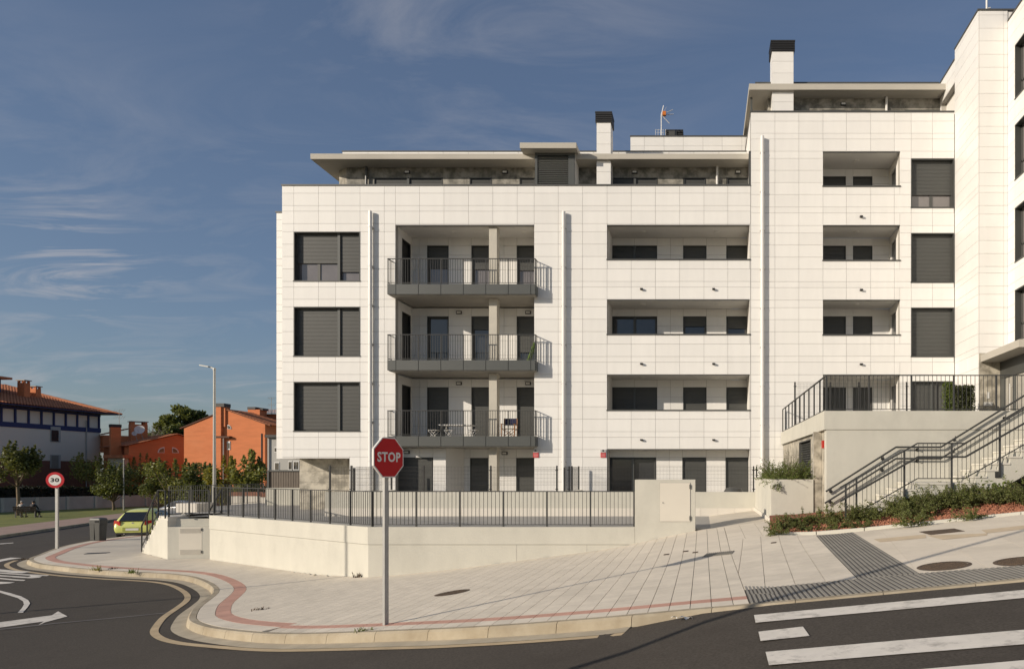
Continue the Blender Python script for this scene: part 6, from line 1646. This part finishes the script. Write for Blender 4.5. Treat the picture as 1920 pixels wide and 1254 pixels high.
for a in (-0.75, 0.75):
    for b in (-0.5, 0.5): p = cc + gd * a + sd2 * b; piece('pier', ORANGE, (p.x, p.y, pZ(793.5, 104)), (0.35, 0.35, 0.45), HQ)
MB().prism(*rotbox(cc, 1.1, 0.8, pZ(791.3, 104), pZ(790, 104))).build('chimney_cap', CONC, HQ)
cc = Vector((pX(238, 108), 108)); MB().prism(*rotbox(cc, 3.4, 2.2, 3.0, pZ(818, 108))).build('attic', ORANGE, HQ)
tiled_slope('roof_tiles', HQ, w3(cc - gd * 3.6 + sd2 * 2.4, pZ(818.5, 108)), w3(cc - gd * 3.6 - sd2 * 2.4, pZ(818.5, 108)), w3(cc + gd * 0.5 - sd2 * 2.4, pZ(803, 108)), w3(cc + gd * 0.5 + sd2 * 2.4, pZ(803, 108)))
for (px, py, r, lab) in ((262, 805.2, 0.62, 'larger white satellite dish on the lower orange house'), (252.4, 812.3, 0.33, 'smaller white satellite dish on the lower orange house')):
    Yd = 99.0; c = P(px, py, Yd); t = thing('satellite_dish', lab, 'satellite dish', tuple(c)); mb = MB(); prof = [(0.001, 0.0)] + [(r * k / 6, 0.16 * r * (k / 6) ** 2) for k in range(1, 7)]
    mb.lathe((0, 0, 0), prof, 20); mb.f = mb.f[:-1]; mb.mi = mb.mi[:-1]
    mb.xform(Matrix.Translation(c) @ Matrix.Rotation(radians(25), 4, 'Z') @ Matrix.Rotation(radians(78), 4, 'X')); mb.build('reflector', WFR, t, smooth=True)
    MB().tube(c + Vector((0, 0.05, 0)), c + Vector((0.1, 0.5, -1.4)), 0.04).tube(c + Vector((0, 0, -r * .8)), c + Vector((0.1, -r * .8, 0)), 0.015).build('mast', CONC, t)
gq = Vector((-0.0, 0)); 
def gable_win(t0, t1, z0, z1, flip):
    a = g0 + gd * t0; b = g0 + gd * t1; nn = Vector((0.8, -0.6)); n = 8; cx_ = t1 if flip else t0; r = t1 - t0
    def ring(sc, d, o=0.0): 
        pts = [(cx_, z0)] + [(cx_ + (-1 if flip else 1) * r * cos(pi / 2 * i / n), z0 + (z1 - z0) * sin(pi / 2 * i / n)) for i in range(n + 1)]
        out = []
        for (u, z) in pts: u2 = cx_ + (u - cx_) * sc + (-1 if flip else 1) * o * r; z2 = z0 + (z - z0) * sc + o * (z1 - z0); p = g0 + gd * u2 + nn * d; out.append((p.x, p.y, z2))
        return out
    for sc, d, mt, nm, o in ((1, 0.05, WFR, 'window', 0), (0.7, 0.08, GLASS, 'pane', 0.1)):
        mb = MB(); A, B = ring(sc, d, o), ring(sc, -0.02, o); m = len(A); mb.v = A + B; mb.f = [tuple(range(m))] + [(i, (i + 1) % m, (i + 1) % m + m, i + m) for i in range(m)]; mb.mi = [0] * len(mb.f)
        if nm == 'window': w = mb.build(nm, mt, HQ)
        else: mb.build(nm, mt, w)
gable_win(3.2, 4.0, 2.7, 3.55, True); gable_win(4.9, 5.7, 2.7, 3.55, False)
hut = thing('garden_hut', 'small cream hut with a tiled top behind the street trees', 'hut', yard(218, 94))
MB().box(pX(202, 94), pX(232, 94), 94, 94.8, -5, pZ(858.5, 94)).build('wall', M('cream_render', (0.58, 0.50, 0.36), rough=0.9, var=0.05), hut); MB().box(pX(198, 94), pX(236, 94), 93.6, 95.1, pZ(858.5, 94), pZ(853, 94)).build('roof', TILE, hut)
# roof aerials
def aerial(px, py0, py1, Y, lab, n=5, w=0.7):
    t = thing('aerial', lab, 'aerial', tuple(P(px, py1, Y))); a, b = P(px, py1, Y), P(px, py0, Y); mb = MB().tube(a, b, 0.03, n=5); 
    for k, fr_ in enumerate((0.95, 0.55)):
        c = a.lerp(b, fr_); mb.tube(c + Vector((-w, 0, 0)), c + Vector((w, 0, 0.05)), 0.018, n=4)
        for i in range(n): q = c + Vector((-w + 2 * w * i / (n - 1), 0, 0)); mb.tube(q + Vector((0, -.2, -.25)), q + Vector((0, .2, .25)), 0.012, n=4)
    mb.build('mast', CONC, t)
aerial(223.5, 768, 800, 96, 'thin aerial above the chimney of the lower orange house'); aerial(509, 745, 776, 99, 'thin aerial above the orange gable house beside the white block', w=0.5)
# brown corrugated gate and low wall left of the stone flank
GT = thing('gate', 'brown corrugated metal gate left of the stone-clad ground floor', 'gate', (pX(532, 32), 32, ZPZ))
gx0, gx1 = pX(505, 32.0), pX(575, 32.0); gz0, gz1 = pZ(914, 32), pZ(882.5, 32)
n = 30
for i in range(n): piece('slat', M('brown_metal_slat', (0.105, 0.082, 0.062), rough=0.5, rand=0.05), (gx0 + (gx1 - gx0) * (i + .5) / n, 32.03 + 0.01 * (i % 2), (gz0 + gz1) / 2), ((gx1 - gx0) / n * 0.96, 0.02, gz1 - gz0), GT)
MB().box(gx0 - 0.06, gx1, 31.98, 32.0, gz1 - 0.03, gz1 + 0.04).box(gx0 - 0.09, gx0, 31.97, 32.05, gz0 - 0.05, gz1 + 0.04).build('frame', DARK, GT)
MB().box(gx0 - 0.1, gx1, 31.9, 32.1, ZPZ - 0.4, gz0 - 0.01).build('base_wall', CONC_P, GT)

# ================================================================== street things
GALV = M('galvanised_post', (0.36, 0.355, 0.34), rough=0.55, metal=0.3, var=0.08, scale=8)
SIGNW = M('sign_white', (0.72, 0.70, 0.66), rough=0.4, var=0.02)
SIGNR = M('stop_sign_red', (0.50, 0.004, 0.010), rough=0.5, spec=0.2, var=0.03)
SIGNR2 = M('limit_sign_red', (0.50, 0.010, 0.020), rough=0.35, var=0.03)
SIGNK = M('sign_black', (0.012, 0.012, 0.012), rough=0.4)
def text_mesh(txt, size, bold, depth, mat, width=None):
    cu = bpy.data.curves.new('lettering', 'FONT'); cu.body = txt; cu.size = size; cu.offset = bold; cu.extrude = depth; cu.align_x = 'CENTER'; cu.align_y = 'CENTER'; cu.resolution_u = 3; cu.space_character = 1.08
    ob = bpy.data.objects.new('lettering', cu); COL.objects.link(ob); dg = bpy.context.evaluated_depsgraph_get(); dg.update()
    me = bpy.data.meshes.new_from_object(ob.evaluated_get(dg)); bpy.data.objects.remove(ob); bpy.data.curves.remove(cu); me.materials.clear(); me.materials.append(mat)
    xs = [v.co.x for v in me.vertices]; ys = [v.co.y for v in me.vertices]
    w0, h0 = max(xs) - min(xs), max(ys) - min(ys); cx_, cy_ = (max(xs) + min(xs)) / 2, (max(ys) + min(ys)) / 2
    for v in me.vertices: v.co = Vector(((v.co.x - cx_) * (width[0] / w0 if width else 1), (v.co.y - cy_) * (width[1] / h0 if width else 1), v.co.z))
    return me
def place(o, mat): o.matrix_local = Matrix.Translation(-origin_of(o.parent)) @ mat if o.parent else mat
# stop sign
sb_ = G(723, 1171); th = radians(72)
SG = thing('stop_sign', 'red octagonal stop sign on a grey square post at the kerb', 'stop sign', tuple(sb_))
zc = pZ(857.5, sb_.y)
pm = MB(); pm.box(-0.040, 0.040, -0.020, 0.020, sb_.z - 0.1, zc + 0.25); pm.xform(Matrix.Translation((sb_.x, sb_.y, 0)) @ Matrix.Rotation(th, 4, 'Z')); pm.build('post', GALV, SG)
MW = Matrix.Translation((sb_.x + 0.01, sb_.y - 0.01, zc)) @ Matrix.Rotation(th, 4, 'Z')
def octa(r, y0, y1): a = r / cos(pi / 8); return MB().extr_xz([(a * cos(pi / 8 + i * pi / 4), a * sin(pi / 8 + i * pi / 4)) for i in range(8)], y0, y1).xform(MW)
pl = octa(0.300, -0.055, -0.024).build('plate', SIGNW, SG)
octa(0.283, -0.058, -0.0545).build('red_face', SIGNR, pl)
o = link('lettering', text_mesh('STOP', 0.18, 0.005, 0.001, SIGNW, (0.465, 0.148)), pl); place(o, MW @ Matrix.Translation((0.0, -0.0595, 0.008)) @ Matrix.Rotation(radians(90), 4, 'X'))
mb = MB(); 
for z in (-0.12, 0.14): mb.box(-0.06, 0.06, -0.025, 0.024, z - 0.015, z + 0.015)
mb.xform(MW); mb.build('bracket', GALV, SG)
# speed limit sign
tb = G(107, 1028); th = radians(11)
SL = thing('speed_limit_sign', 'round red-rimmed speed limit 30 sign on a grey post', 'road sign', tuple(tb)); zc = pZ(899.5, tb.y)
MB().box(tb.x - 0.05, tb.x + 0.05, tb.y - 0.03, tb.y + 0.03, tb.z - 0.1, zc + 0.2).build('post', GALV, SL)
MW = Matrix.Translation((tb.x - 0.01, tb.y - 0.04, zc)) @ Matrix.Rotation(th, 4, 'Z')
def disc(r, y0, y1, n=36): return MB().extr_xz([(r * cos(2 * pi * i / n), r * sin(2 * pi * i / n)) for i in range(n)], y0, y1).xform(MW)
pl = disc(0.312, -0.05, -0.03).build('plate', SIGNR2, SL); disc(0.215, -0.053, -0.0495).build('white_face', SIGNW, pl)
o = link('lettering', text_mesh('30', 0.2, 0.008, 0.001, SIGNK, (0.295, 0.165)), pl); place(o, MW @ Matrix.Translation((0.0, -0.0545, 0.0)) @ Matrix.Rotation(radians(90), 4, 'X'))
# litter bin
bn = G(184.5, 1013); LB = thing('litter_bin', 'dark grey plastic litter bin on the pavement near the green car', 'litter bin', tuple(bn)); BINM = M('bin_plastic', (0.060, 0.060, 0.055), rough=0.5, var=0.1)
w, d, h = 0.27, 0.20, 1.04
mb = MB(); secs = [(0.0, 0.86), (0.04, 0.9), (0.80, 1.0), (0.84, 1.0)]
def rr(f, z, n=5):
    pts = []; r = 0.07
    for (cx_, cy_, a0) in ((w * f - r, d * f - r, 0), (-w * f + r, d * f - r, 90), (-w * f + r, -d * f + r, 180), (w * f - r, -d * f + r, 270)):
        for i in range(n): a = radians(a0 + 90 * i / (n - 1)); pts.append((bn.x + cx_ + r * cos(a), bn.y + cy_ + r * sin(a), bn.z + z))
    return pts
def stack(rings):
    mb = MB(); m = len(rings[0])
    for r_ in rings: mb.v += r_
    for k in range(len(rings) - 1):
        for i in range(m): j = (i + 1) % m; mb.f.append((k * m + i, k * m + j, (k + 1) * m + j, (k + 1) * m + i)); mb.mi.append(0)
    mb.f.append(tuple(reversed(range(m)))); mb.f.append(tuple((len(rings) - 1) * m + i for i in range(m))); mb.mi += [0, 0]; return mb
stack([rr(0.86, 0.0), rr(0.9, 0.05), rr(1.0, 0.78)]).build('body', BINM, LB); hd = stack([rr(1.04, 0.785), rr(1.04, 0.95), rr(0.93, 1.02), rr(0.6, 1.045)]).build('hood', BINM, LB)
MB().box(bn.x + 0.02, bn.x + 0.20, bn.y - d * 1.05 - 0.005, bn.y - d * 0.9, bn.z + 0.83, bn.z + 0.93).build('opening', BLACKV, hd); MB().box(bn.x - 0.03, bn.x - 0.015, bn.y - d * 1.0, bn.y - d * 0.8, bn.z + 0.05, bn.z + 0.78).build('seam', BLACKV, LB)
# lamp posts
LAMPG = M('lamp_grey', (0.36, 0.355, 0.33), rough=0.45, metal=0.3, var=0.05)
def lamp(base, H, label, arm=(-0.62, 0.0), r=0.066, tilt=0.16):
    b = Vector(base); t = thing('lamp_post', label, 'lamp post', base, None); mb = MB(); mb.tube(b, b + Vector((0, 0, 1.0)), r * 1.15, r * 1.1, n=12).tube(b + Vector((0, 0, 1.0)), b + Vector((0, 0, H)), r, r * 0.72, n=12); mb.build('pole', LAMPG, t)
    top = b + Vector((0, 0, H)); MB().tube(top, top + Vector((0, 0, 0.10)), r * 0.95, r * 0.8, n=12).build('collar', LAMPG, t)
    a = Vector((arm[0], arm[1], 0)); m = top + Vector((0, 0, 0.06)); hd = MB()
    p0, p1, p2 = m + a * -0.05, m + a * 0.35 + Vector((0, 0, 0.09)), m + a + Vector((0, 0, tilt))
    hd.bar(p0, p1, 0.09, 0.05); hd.bar(p1, p2, 0.20, 0.05); hd.build('lamp_head', LAMPG, t)
lb = P(402, 948, 31.0); lamp((lb.x, lb.y, ZPZ), pZ(694, 31) - ZPZ, 'tall grey lamp post with one arm at the left of the plaza')
l2 = G(232, 956, lambda x, y: R(x, y) + 0.13); lamp(tuple(l2), (956 - 862) / FPX * l2.y, 'slim grey lamp post on the far lawn behind the green car', r=0.06, arm=(0.01, 0.01), tilt=0.02)
# two lamp posts on the near side of the junction, outside the picture: their shadows cross road and pavement
lamp((-9.15, 1.25, R(-9.15, 1.25)), 8.2, 'lamp post outside the picture, its shadow crossing the zebra stripes', arm=(0.45, -0.5), r=0.075)
lamp((-24.3, 8.85, R(-24.3, 8.85)), 9.0, 'lamp post outside the picture, its shadow crossing the left road', arm=(-0.5, -0.4), r=0.06)

# green hatchback
CARP = M('lime_green_car_paint', (0.66, 0.69, 0.20), rough=0.25, var=0.03, spec=0.5, coat=0.6)
CGL = M('car_glass', (0.016, 0.018, 0.018), rough=0.04, spec=0.9)
CAR = thing('car', 'small lime green hatchback parked at the kerb behind the small stair', 'car', (0, 0, 0))
st = [  # x, half width at sill, belt, roof; z sill, belt, top
 (0.00, .66, .70, .60, .34, .60, .66), (0.06, .74, .78, .66, .27, .62, .80), (0.14, .78, .81, .66, .24, .84, .96), (0.34, .80, .82, .62, .23, .94, 1.22), (0.62, .81, .83, .58, .23, .96, 1.42),
 (1.00, .81, .83, .57, .23, .96, 1.49), (1.50, .81, .83, .57, .23, .95, 1.50), (2.00, .81, .83, .57, .23, .93, 1.44), (2.45, .81, .82, .58, .23, .90, 1.20), (2.78, .80, .80, .60, .23, .88, .98), (3.10, .78, .77, .60, .24, .82, .88), (3.40, .74, .70, .52, .26, .70, .76), (3.58, .62, .58, .40, .32, .52, .60)]
mb = MB(); ring_n = 15
def sec(s):
    x, a, b, c, z0, zb, zt = s
    h = [(0, z0), (a * .85, z0), (a, z0 + .10), (b, (z0 + zb) * .52), (b, zb - .10), (b - .03, zb), (c + .03, zt - .07), (c * .6, zt)]
    return [(x, y, z) for y, z in h] + [(x, -y, z) for y, z in reversed(h[1:])]
V_ = [sec(s) for s in st]; m = len(V_[0])
for r_ in V_: mb.v += r_
for k in range(len(st) - 1):
    for i in range(m):
        j = (i + 1) % m; mb.f.append((k * m + i, (k + 1) * m + i, (k + 1) * m + j, k * m + j)); mb.mi.append(0)
mb.f.append(tuple(range(m))); mb.f.append(tuple((len(st) - 1) * m + i for i in reversed(range(m)))); mb.mi += [0, 0]
body = mb.mesh('body', CARP, True)
bo = link('body', body, None); bo.parent = CAR
sm = bo.modifiers.new('sub', 'SUBSURF'); sm.levels = 2; sm.render_levels = 2
def cpart(mb_, nm, mat, par=None, smooth=False): o = bpy.data.objects.new(nm, mb_.mesh(nm, mat, smooth)); COL.objects.link(o); o.parent = par or CAR; return o
cpart(MB().quad((0.075, -.60, .90), (0.075, .60, .90), (0.50, .48, 1.335), (0.50, -.48, 1.335)).quad((0.055, -.56, .92), (0.055, .56, .92), (0.48, .46, 1.34), (0.48, -.46, 1.34)), 'rear_window', CGL, bo)
for s_ in (1, -1):
    cpart(MB().quad((0.62, s_ * .80, .985), (1.30, s_ * .805, .97), (1.30, s_ * .645, 1.385), (0.80, s_ * .655, 1.335)).quad((1.38, s_ * .805, .965), (2.35, s_ * .80, .93), (1.98, s_ * .655, 1.33), (1.38, s_ * .645, 1.385)), 'side_window', CGL, bo)
    cpart(MB().hexa([(0.0, s_ * .50, .70), (0.16, s_ * .83, .70), (0.24, s_ * .82, .70), (0.1, s_ * .5, .70), (0.015, s_ * .53, .90), (0.16, s_ * .81, .94), (0.26, s_ * .80, .94), (0.12, s_ * .53, .90)]), 'tail_light', M('tail_light_red', (0.42, 0.02, 0.02), rough=0.15, var=0.02), bo)
    cpart(MB().hexa([(2.05, s_ * .82, .95), (2.2, s_ * .82, .95), (2.2, s_ * 1.0, .97), (2.05, s_ * 1.0, .97), (2.05, s_ * .82, 1.08), (2.2, s_ * .82, 1.08), (2.2, s_ * .98, 1.08), (2.05, s_ * .98, 1.08)]), 'mirror', CARP, bo)
    for x in (0.62, 2.92):
        tm = Matrix.Translation((x, s_ * .74, 0.29)) @ Matrix.Rotation(radians(90), 4, 'X')
        wh = cpart(MB().lathe((0, 0, -.09), [(.20, 0), (.285, .01), (.29, .05), (.29, .13), (.285, .17), (.20, .18)], 20).xform(tm), 'wheel', M('tyre', (0.014, 0.014, 0.014), rough=0.85), None, True)
        cpart(MB().lathe((0, 0, -.085), [(.19, -.012), (.19, .182)], 14).xform(tm), 'rim', M('rim_grey', (0.35, 0.35, 0.34), rough=0.35, metal=0.6), wh)
cpart(MB().box(-0.012, 0.01, -.27, .27, .44, .55), 'number_plate', SIGNW, bo)
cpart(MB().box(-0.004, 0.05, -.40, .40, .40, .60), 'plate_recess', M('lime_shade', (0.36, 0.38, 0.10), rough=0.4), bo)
cpart(MB().box(-0.006, 0.06, -.66, .66, .245, .33), 'bumper_lip', BLACKM, bo)
cpart(MB().lathe((0, 0, 0), [(0.045, 0), (0.045, .02)], 14).xform(Matrix.Translation((0.075, 0, .80)) @ Matrix.Rotation(radians(-90), 4, 'Y')), 'badge', GALV, bo)
cpart(MB().tube((-0.03, .32, .27), (0.3, .32, .27), 0.03), 'exhaust', GALV, bo)
ca_ = G(226, 1008.5, R); hdir = Vector((-0.30, 0.954)).normalized(); left_ = Vector((-hdir.y, hdir.x))
# place so that the left rear wheel stands at ca_
cpos = Vector((ca_.x, ca_.y)) - hdir * 0.62 - left_ * 0.74
CAR.location = (cpos.x, cpos.y, R(cpos.x, cpos.y + 1.5)); CAR.rotation_euler = (0, 0, atan2(hdir.y, hdir.x))

# a silver car parked farther off, seen through the plaza railings
car2 = copy_tree(CAR); tag(car2, 'grey-blue car parked beyond the plaza railings before the trees', 'car')
SILV = M('silver_car_paint', (0.16, 0.175, 0.20), rough=0.25, var=0.03, coat=0.5)
for o in car2.children_recursive:
    if o.type == 'MESH' and o.data.materials[0] in (CARP, MATS['lime_shade']):
        o.data = o.data.copy(); o.data.materials[0] = SILV
car2.location = (pX(372, 58), 58, R(-43, 58) - 0.02); car2.rotation_euler = (0, 0, radians(172))
# bench with two people on the lawn
WOODB = M('dark_bench_wood', (0.014, 0.011, 0.009), rough=0.9, spec=0.1, var=0.2)
bb = G(47, 970, lambda x, y: R(x, y) + 0.13); PB = thing('park_bench', 'dark wooden park bench on the lawn behind the leftmost tree', 'bench', tuple(bb))
bx0, by0, bz0 = bb.x, bb.y, bb.z
for i in range(3): piece('seat_slat', WOODB, (bx0, by0 + 0.10 + i * 0.15, bz0 + 0.45), (1.9, 0.12, 0.04), PB)
for i in range(3): piece('backrest_slat', WOODB, (bx0, by0 - 0.02 - i * 0.02, bz0 + 0.58 + i * 0.14), (1.9, 0.03, 0.11), PB)
for sx_ in (-0.8, 0.8):
    for (y_, hh) in ((0.02, 0.88), (0.42, 0.45)): piece('leg', BLACKM, (bx0 + sx_, by0 + y_, bz0 + hh / 2), (0.06, 0.05, hh), PB)
    piece('arm_rest', BLACKM, (bx0 + sx_ * 1.12, by0 + 0.22, bz0 + 0.66), (0.05, 0.45, 0.04), PB)
def person(loc, rotz, label, top, hair, trousers, lean):
    t = thing('person', label, 'person', loc)
    vs_ = [(0, 0, .50), (0, lean * .35, .70), (0, lean * .8, .92), (0, lean, 1.06), (0, lean * 1.1, 1.13), (0, lean * 1.15 + .02, 1.20), (0, lean * 1.15 + .02, 1.31)]
    rad = [.17, .15, .17, .11, .055, .10, .085]; ed = [(i, i + 1) for i in range(6)]
    for s_ in (-1, 1):
        n = len(vs_); vs_ += [(s_ * .20, lean * .9, 1.0), (s_ * .27, lean + .12, .76), (s_ * .14, lean + .34, .66), (s_ * .12, lean + .42, .64)]; rad += [.075, .055, .042, .04]; ed += [(3, n), (n, n + 1), (n + 1, n + 2), (n + 2, n + 3)]
        n = len(vs_); vs_ += [(s_ * .10, .05, .50), (s_ * .13, .48, .52), (s_ * .13, .50, .10), (s_ * .13, .64, .05)]; rad += [.11, .085, .055, .05]; ed += [(0, n), (n, n + 1), (n + 1, n + 2), (n + 2, n + 3)]
    me = bpy.data.meshes.new('body'); me.from_pydata(vs_, ed, []); o = bpy.data.objects.new('body', me); COL.objects.link(o)
    sk = o.modifiers.new('skin', 'SKIN'); 
    for i, r in enumerate(rad): me.skin_vertices[0].data[i].radius = (r, r)
    me.skin_vertices[0].data[0].use_root = True
    ss = o.modifiers.new('sub', 'SUBSURF'); ss.levels = 1; ss.render_levels = 1
    dg = bpy.context.evaluated_depsgraph_get(); dg.update(); m2 = bpy.data.meshes.new_from_object(o.evaluated_get(dg)); bpy.data.objects.remove(o)
    SKIN = M('skin', (0.42, 0.25, 0.17), rough=0.6, var=0.05)
    m2.materials.clear()
    for mm in (top, trousers, SKIN): m2.materials.append(mm)
    for p in m2.polygons:
        c = p.center; p.use_smooth = True
        p.material_index = 2 if c.z > 1.11 or (c.y > lean + 0.30 and .6 < c.z < .72 and abs(c.x) < .2) else (1 if c.z < .60 and c.y > -0.1 and (c.y > .08 or c.z < .5) else 0)
    b = link('body', m2, None); b.parent = t
    hm = MB().lathe((0, lean * 1.15 + .0, 1.24), [(.105, 0), (.112, .04), (.10, .09), (.06, .125), (.01, .135)], 14); h = link('hair', hm.mesh('hair', hair, True), None); h.parent = t
    sh = MB(); 
    for s_ in (-1, 1): sh.box(s_ * .13 - .05, s_ * .13 + .05, .46, .72, 0.0, .085)
    s2 = link('shoes', sh.mesh('shoes', BLACKM), None); s2.parent = t
    t.rotation_euler = (0, 0, rotz); return t
person((bx0 + 0.50, by0 + 0.12, bz0), radians(8), 'dark-haired person in a dark vest with pale sleeves at the right end of the bench', M('dark_vest', (0.03, 0.03, 0.035), rough=0.8), M('black_hair', (0.012, 0.010, 0.009), rough=0.6), M('dark_trousers', (0.02, 0.02, 0.025), rough=0.8), 0.06)
person((bx0 - 0.45, by0 + 0.12, bz0), radians(25), 'person in a pale grey top leaning forward at the left end of the bench', M('pale_grey_top', (0.36, 0.34, 0.31), rough=0.8), M('grey_hair', (0.30, 0.28, 0.26), rough=0.6), M('beige_trousers', (0.40, 0.34, 0.27), rough=0.8), 0.14)

# ------------------------------------------------------------------ small things on and around the block
# alarm plates
REDP = M('alarm_plate_red', (0.50, 0.045, 0.05), rough=0.5, var=0.05); PALEP = M('alarm_plate_grey', (0.50, 0.48, 0.46), rough=0.5); LINEP = M('alarm_plate_print', (0.62, 0.38, 0.36), rough=0.5)
for (px0, px1, lab) in ((999.8, 1010, 'red and grey alarm plate at the edge of the balcony bay'), (1126.3, 1136, 'red and grey alarm plate left of the ground-floor glass doors')):
    x0, x1 = fx(px0), fx(px1); t = thing('alarm_plate', lab, 'alarm plate', (x0, Y0, fz(850)))
    MB().box(x0, x1, Y0 - 0.03, Y0 - 0.002, fz(857.6), fz(848.2)).build('red_plate', REDP, t); u = MB().box(x0, x1, Y0 - 0.06, Y0 - 0.002, fz(847.9), fz(842.3)).build('siren_box', PALEP, t)
    MB().lathe((0, 0, 0), [(0.035, 0), (0.035, .02)], 12).xform(Matrix.Translation(((x0 + x1) / 2, Y0 - 0.055, fz(844.6))) @ Matrix.Rotation(radians(90), 4, 'X')).build('emblem', BLACKM, u)
    for z in (850.0, 852.8, 855.3): MB().box(x0 + 0.03, x1 - 0.03, Y0 - 0.033, Y0 - 0.0295, fz(z + 0.7), fz(z)).build('print_line', LINEP, t)
# balcony furniture, first floor
WHM = M('white_garden_furniture', (0.74, 0.72, 0.68), rough=0.45, var=0.03); zf1 = FLOORZ[1]
yt = 27.75; tx0, tx1 = pX(827.5, yt), pX(886, yt); tz = pZ(796.5, yt)
TBL = thing('garden_table', 'white garden table on the lowest balcony', 'table', ((tx0 + tx1) / 2, yt, zf1)); MB().box(tx0, tx1, yt - 0.32, yt + 0.32, tz - 0.035, tz).build('table_top', WHM, TBL)
for x in (tx0 + 0.07, tx1 - 0.07):
    for y in (yt - 0.26, yt + 0.26): MB().tube((x, y, zf1), (x + (0.04 if x < (tx0 + tx1) / 2 else -0.04), y, tz - 0.036), 0.018).build('leg', WHM, TBL)
for (px, lab) in ((813, 'white folding stool left of the garden table'), (843, 'white folding stool under the left end of the garden table'), (886.5, 'white folding stool at the right end of the garden table')):
    c = Vector((pX(px, 27.5), 27.5, zf1)); s = thing('folding_stool', lab, 'stool', tuple(c)); hh, ww = 0.36, 0.17
    for y in (-.15, .15):
        for sg_ in (1, -1): MB().tube(c + Vector((-ww * sg_, y, 0)), c + Vector((ww * sg_, y + 0.01 * sg_, hh)), 0.013, n=6).build('leg', WHM, s)
    MB().box(c.x - 0.17, c.x + 0.17, c.y - 0.17, c.y + 0.17, zf1 + hh, zf1 + hh + 0.02).build('seat', WHM, s)
c = Vector((pX(955, 27.55), 27.55, zf1)); DC = thing('director_chair', 'wooden director chair with navy back and pale seat on the lowest balcony', 'chair', tuple(c)); WOOD = M('varnished_wood', (0.30, 0.13, 0.045), rough=0.5, var=0.2, scale=6); NAVY = M('navy_canvas', (0.015, 0.017, 0.06), rough=0.85); CREAM = M('cream_canvas', (0.55, 0.50, 0.40), rough=0.85)
for sx_ in (-.26, .26):
    for y in (-.2, .2): MB().bar(c + Vector((sx_, y, 0)), c + Vector((sx_, y, .60 if y < 0 else .86)), 0.035).build('leg', WOOD, DC)
    MB().bar(c + Vector((sx_, -.24, .61)), c + Vector((sx_, .22, .61)), 0.05, 0.025).build('arm_rest', WOOD, DC)
for y in (-.21, .21):
    MB().bar(c + Vector((-.25, y, .05)), c + Vector((.25, y, .42)), 0.03, 0.02).build('cross_brace', WOOD, DC); MB().bar(c + Vector((.25, y + .02, .05)), c + Vector((-.25, y + .02, .42)), 0.03, 0.02).build('cross_brace', WOOD, DC)
MB().box(c.x - .25, c.x + .25, c.y - .2, c.y + .18, zf1 + .42, zf1 + .445).build('seat', CREAM, DC); MB().box(c.x - .25, c.x + .25, c.y + .19, c.y + .215, zf1 + .58, zf1 + .86).build('backrest', NAVY, DC)
c = Vector((pX(990, 27.2), 27.2, FLOORZ[2])); FPk = thing('folded_parasol', 'green folded parasol leaning at the right end of the middle balcony', 'parasol', tuple(c))
MB().tube(c, c + Vector((.28, .1, .95)), 0.02).build('pole', WHM, FPk); MB().tube(c + Vector((.03, .01, .1)), c + Vector((.24, .09, .85)), 0.10, 0.05, n=9).build('canopy', M('green_canvas', (0.10, 0.16, 0.03), rough=0.8, var=0.2, scale=5), FPk)
# rooftop aerials
def tv_aerial(c, lab):
    c = Vector(c); t = thing('aerial', lab, 'aerial', tuple(c)); MB().tube(c, c + Vector((0, 0, 1.05)), 0.02).build('mast', PIPE, t); h = c + Vector((0, 0, 1.0)); mb = MB()
    for (dx, dz) in ((0.55, 0.30), (0.58, 0.08), (0.25, 0.42), (0.38, -0.36), (0.1, 0.5)): mb.bar(h, h + Vector((dx, 0.1, dz)), 0.04, 0.012)
    mb.build('element', WHM, t); MB().box(h.x + .06, h.x + .22, h.y - .08, h.y + .08, h.z - .04, h.z + .14).build('dipole_box', M('orange_plastic', (0.55, 0.16, 0.02), rough=0.4), t)
    g = MB()
    for i in range(5): g.tube(c + Vector((-.28 + i * .12, 0.1, -.02)), c + Vector((-.28 + i * .12, .1, .36)), 0.008, n=4)
    for z in (0.05, 0.2, 0.34): g.tube(c + Vector((-.3, .1, z)), c + Vector((.22, .1, z)), 0.008, n=4)
    g.build('grid_reflector', PIPE, t)
tv_aerial((pX(1240, 32.5), 32.5, pZ(255, 32.5)), 'white and orange television aerial on the stair tower roof')
c = P(1850, 20, 25.3); t = thing('aerial', 'slim mast on the roof of the wing at the top right', 'aerial', tuple(c)); MB().tube(c, c + Vector((0, 0, 2.5)), 0.035).build('mast', PIPE, t); MB().tube(c + Vector((0, 0, .06)), c + Vector((.14, 0, .10)), 0.02).build('bracket', PIPE, t)
# armchair silhouette and low object on the patio
c = Vector((pX(1375, 26.2), 26.2, FLOORZ[0])); AC = thing('patio_cushion', 'dark rounded garden cushion behind the low patio wall', 'cushion', tuple(c)); MB().lathe(c, [(.30, 0), (.38, .3), (.40, .8), (.30, .98), (.12, 1.04)], 16).build('cover', DARKR, AC, smooth=True)
# crumpled paper by the kerb
c = G(1281, 1163, R); rng = random.Random(3); mb = MB(); pts = [Vector((rng.uniform(-.16, .16), rng.uniform(-.09, .09), rng.uniform(0.0, .06))) for _ in range(14)]; pts.sort(key=lambda v: v.x)
for i in range(len(pts) - 2): mb.tri(c + pts[i], c + pts[i + 1], c + pts[i + 2])
tag(mb.build('crumpled_paper', WHM), 'crumpled white paper lying at the kerb', 'litter')
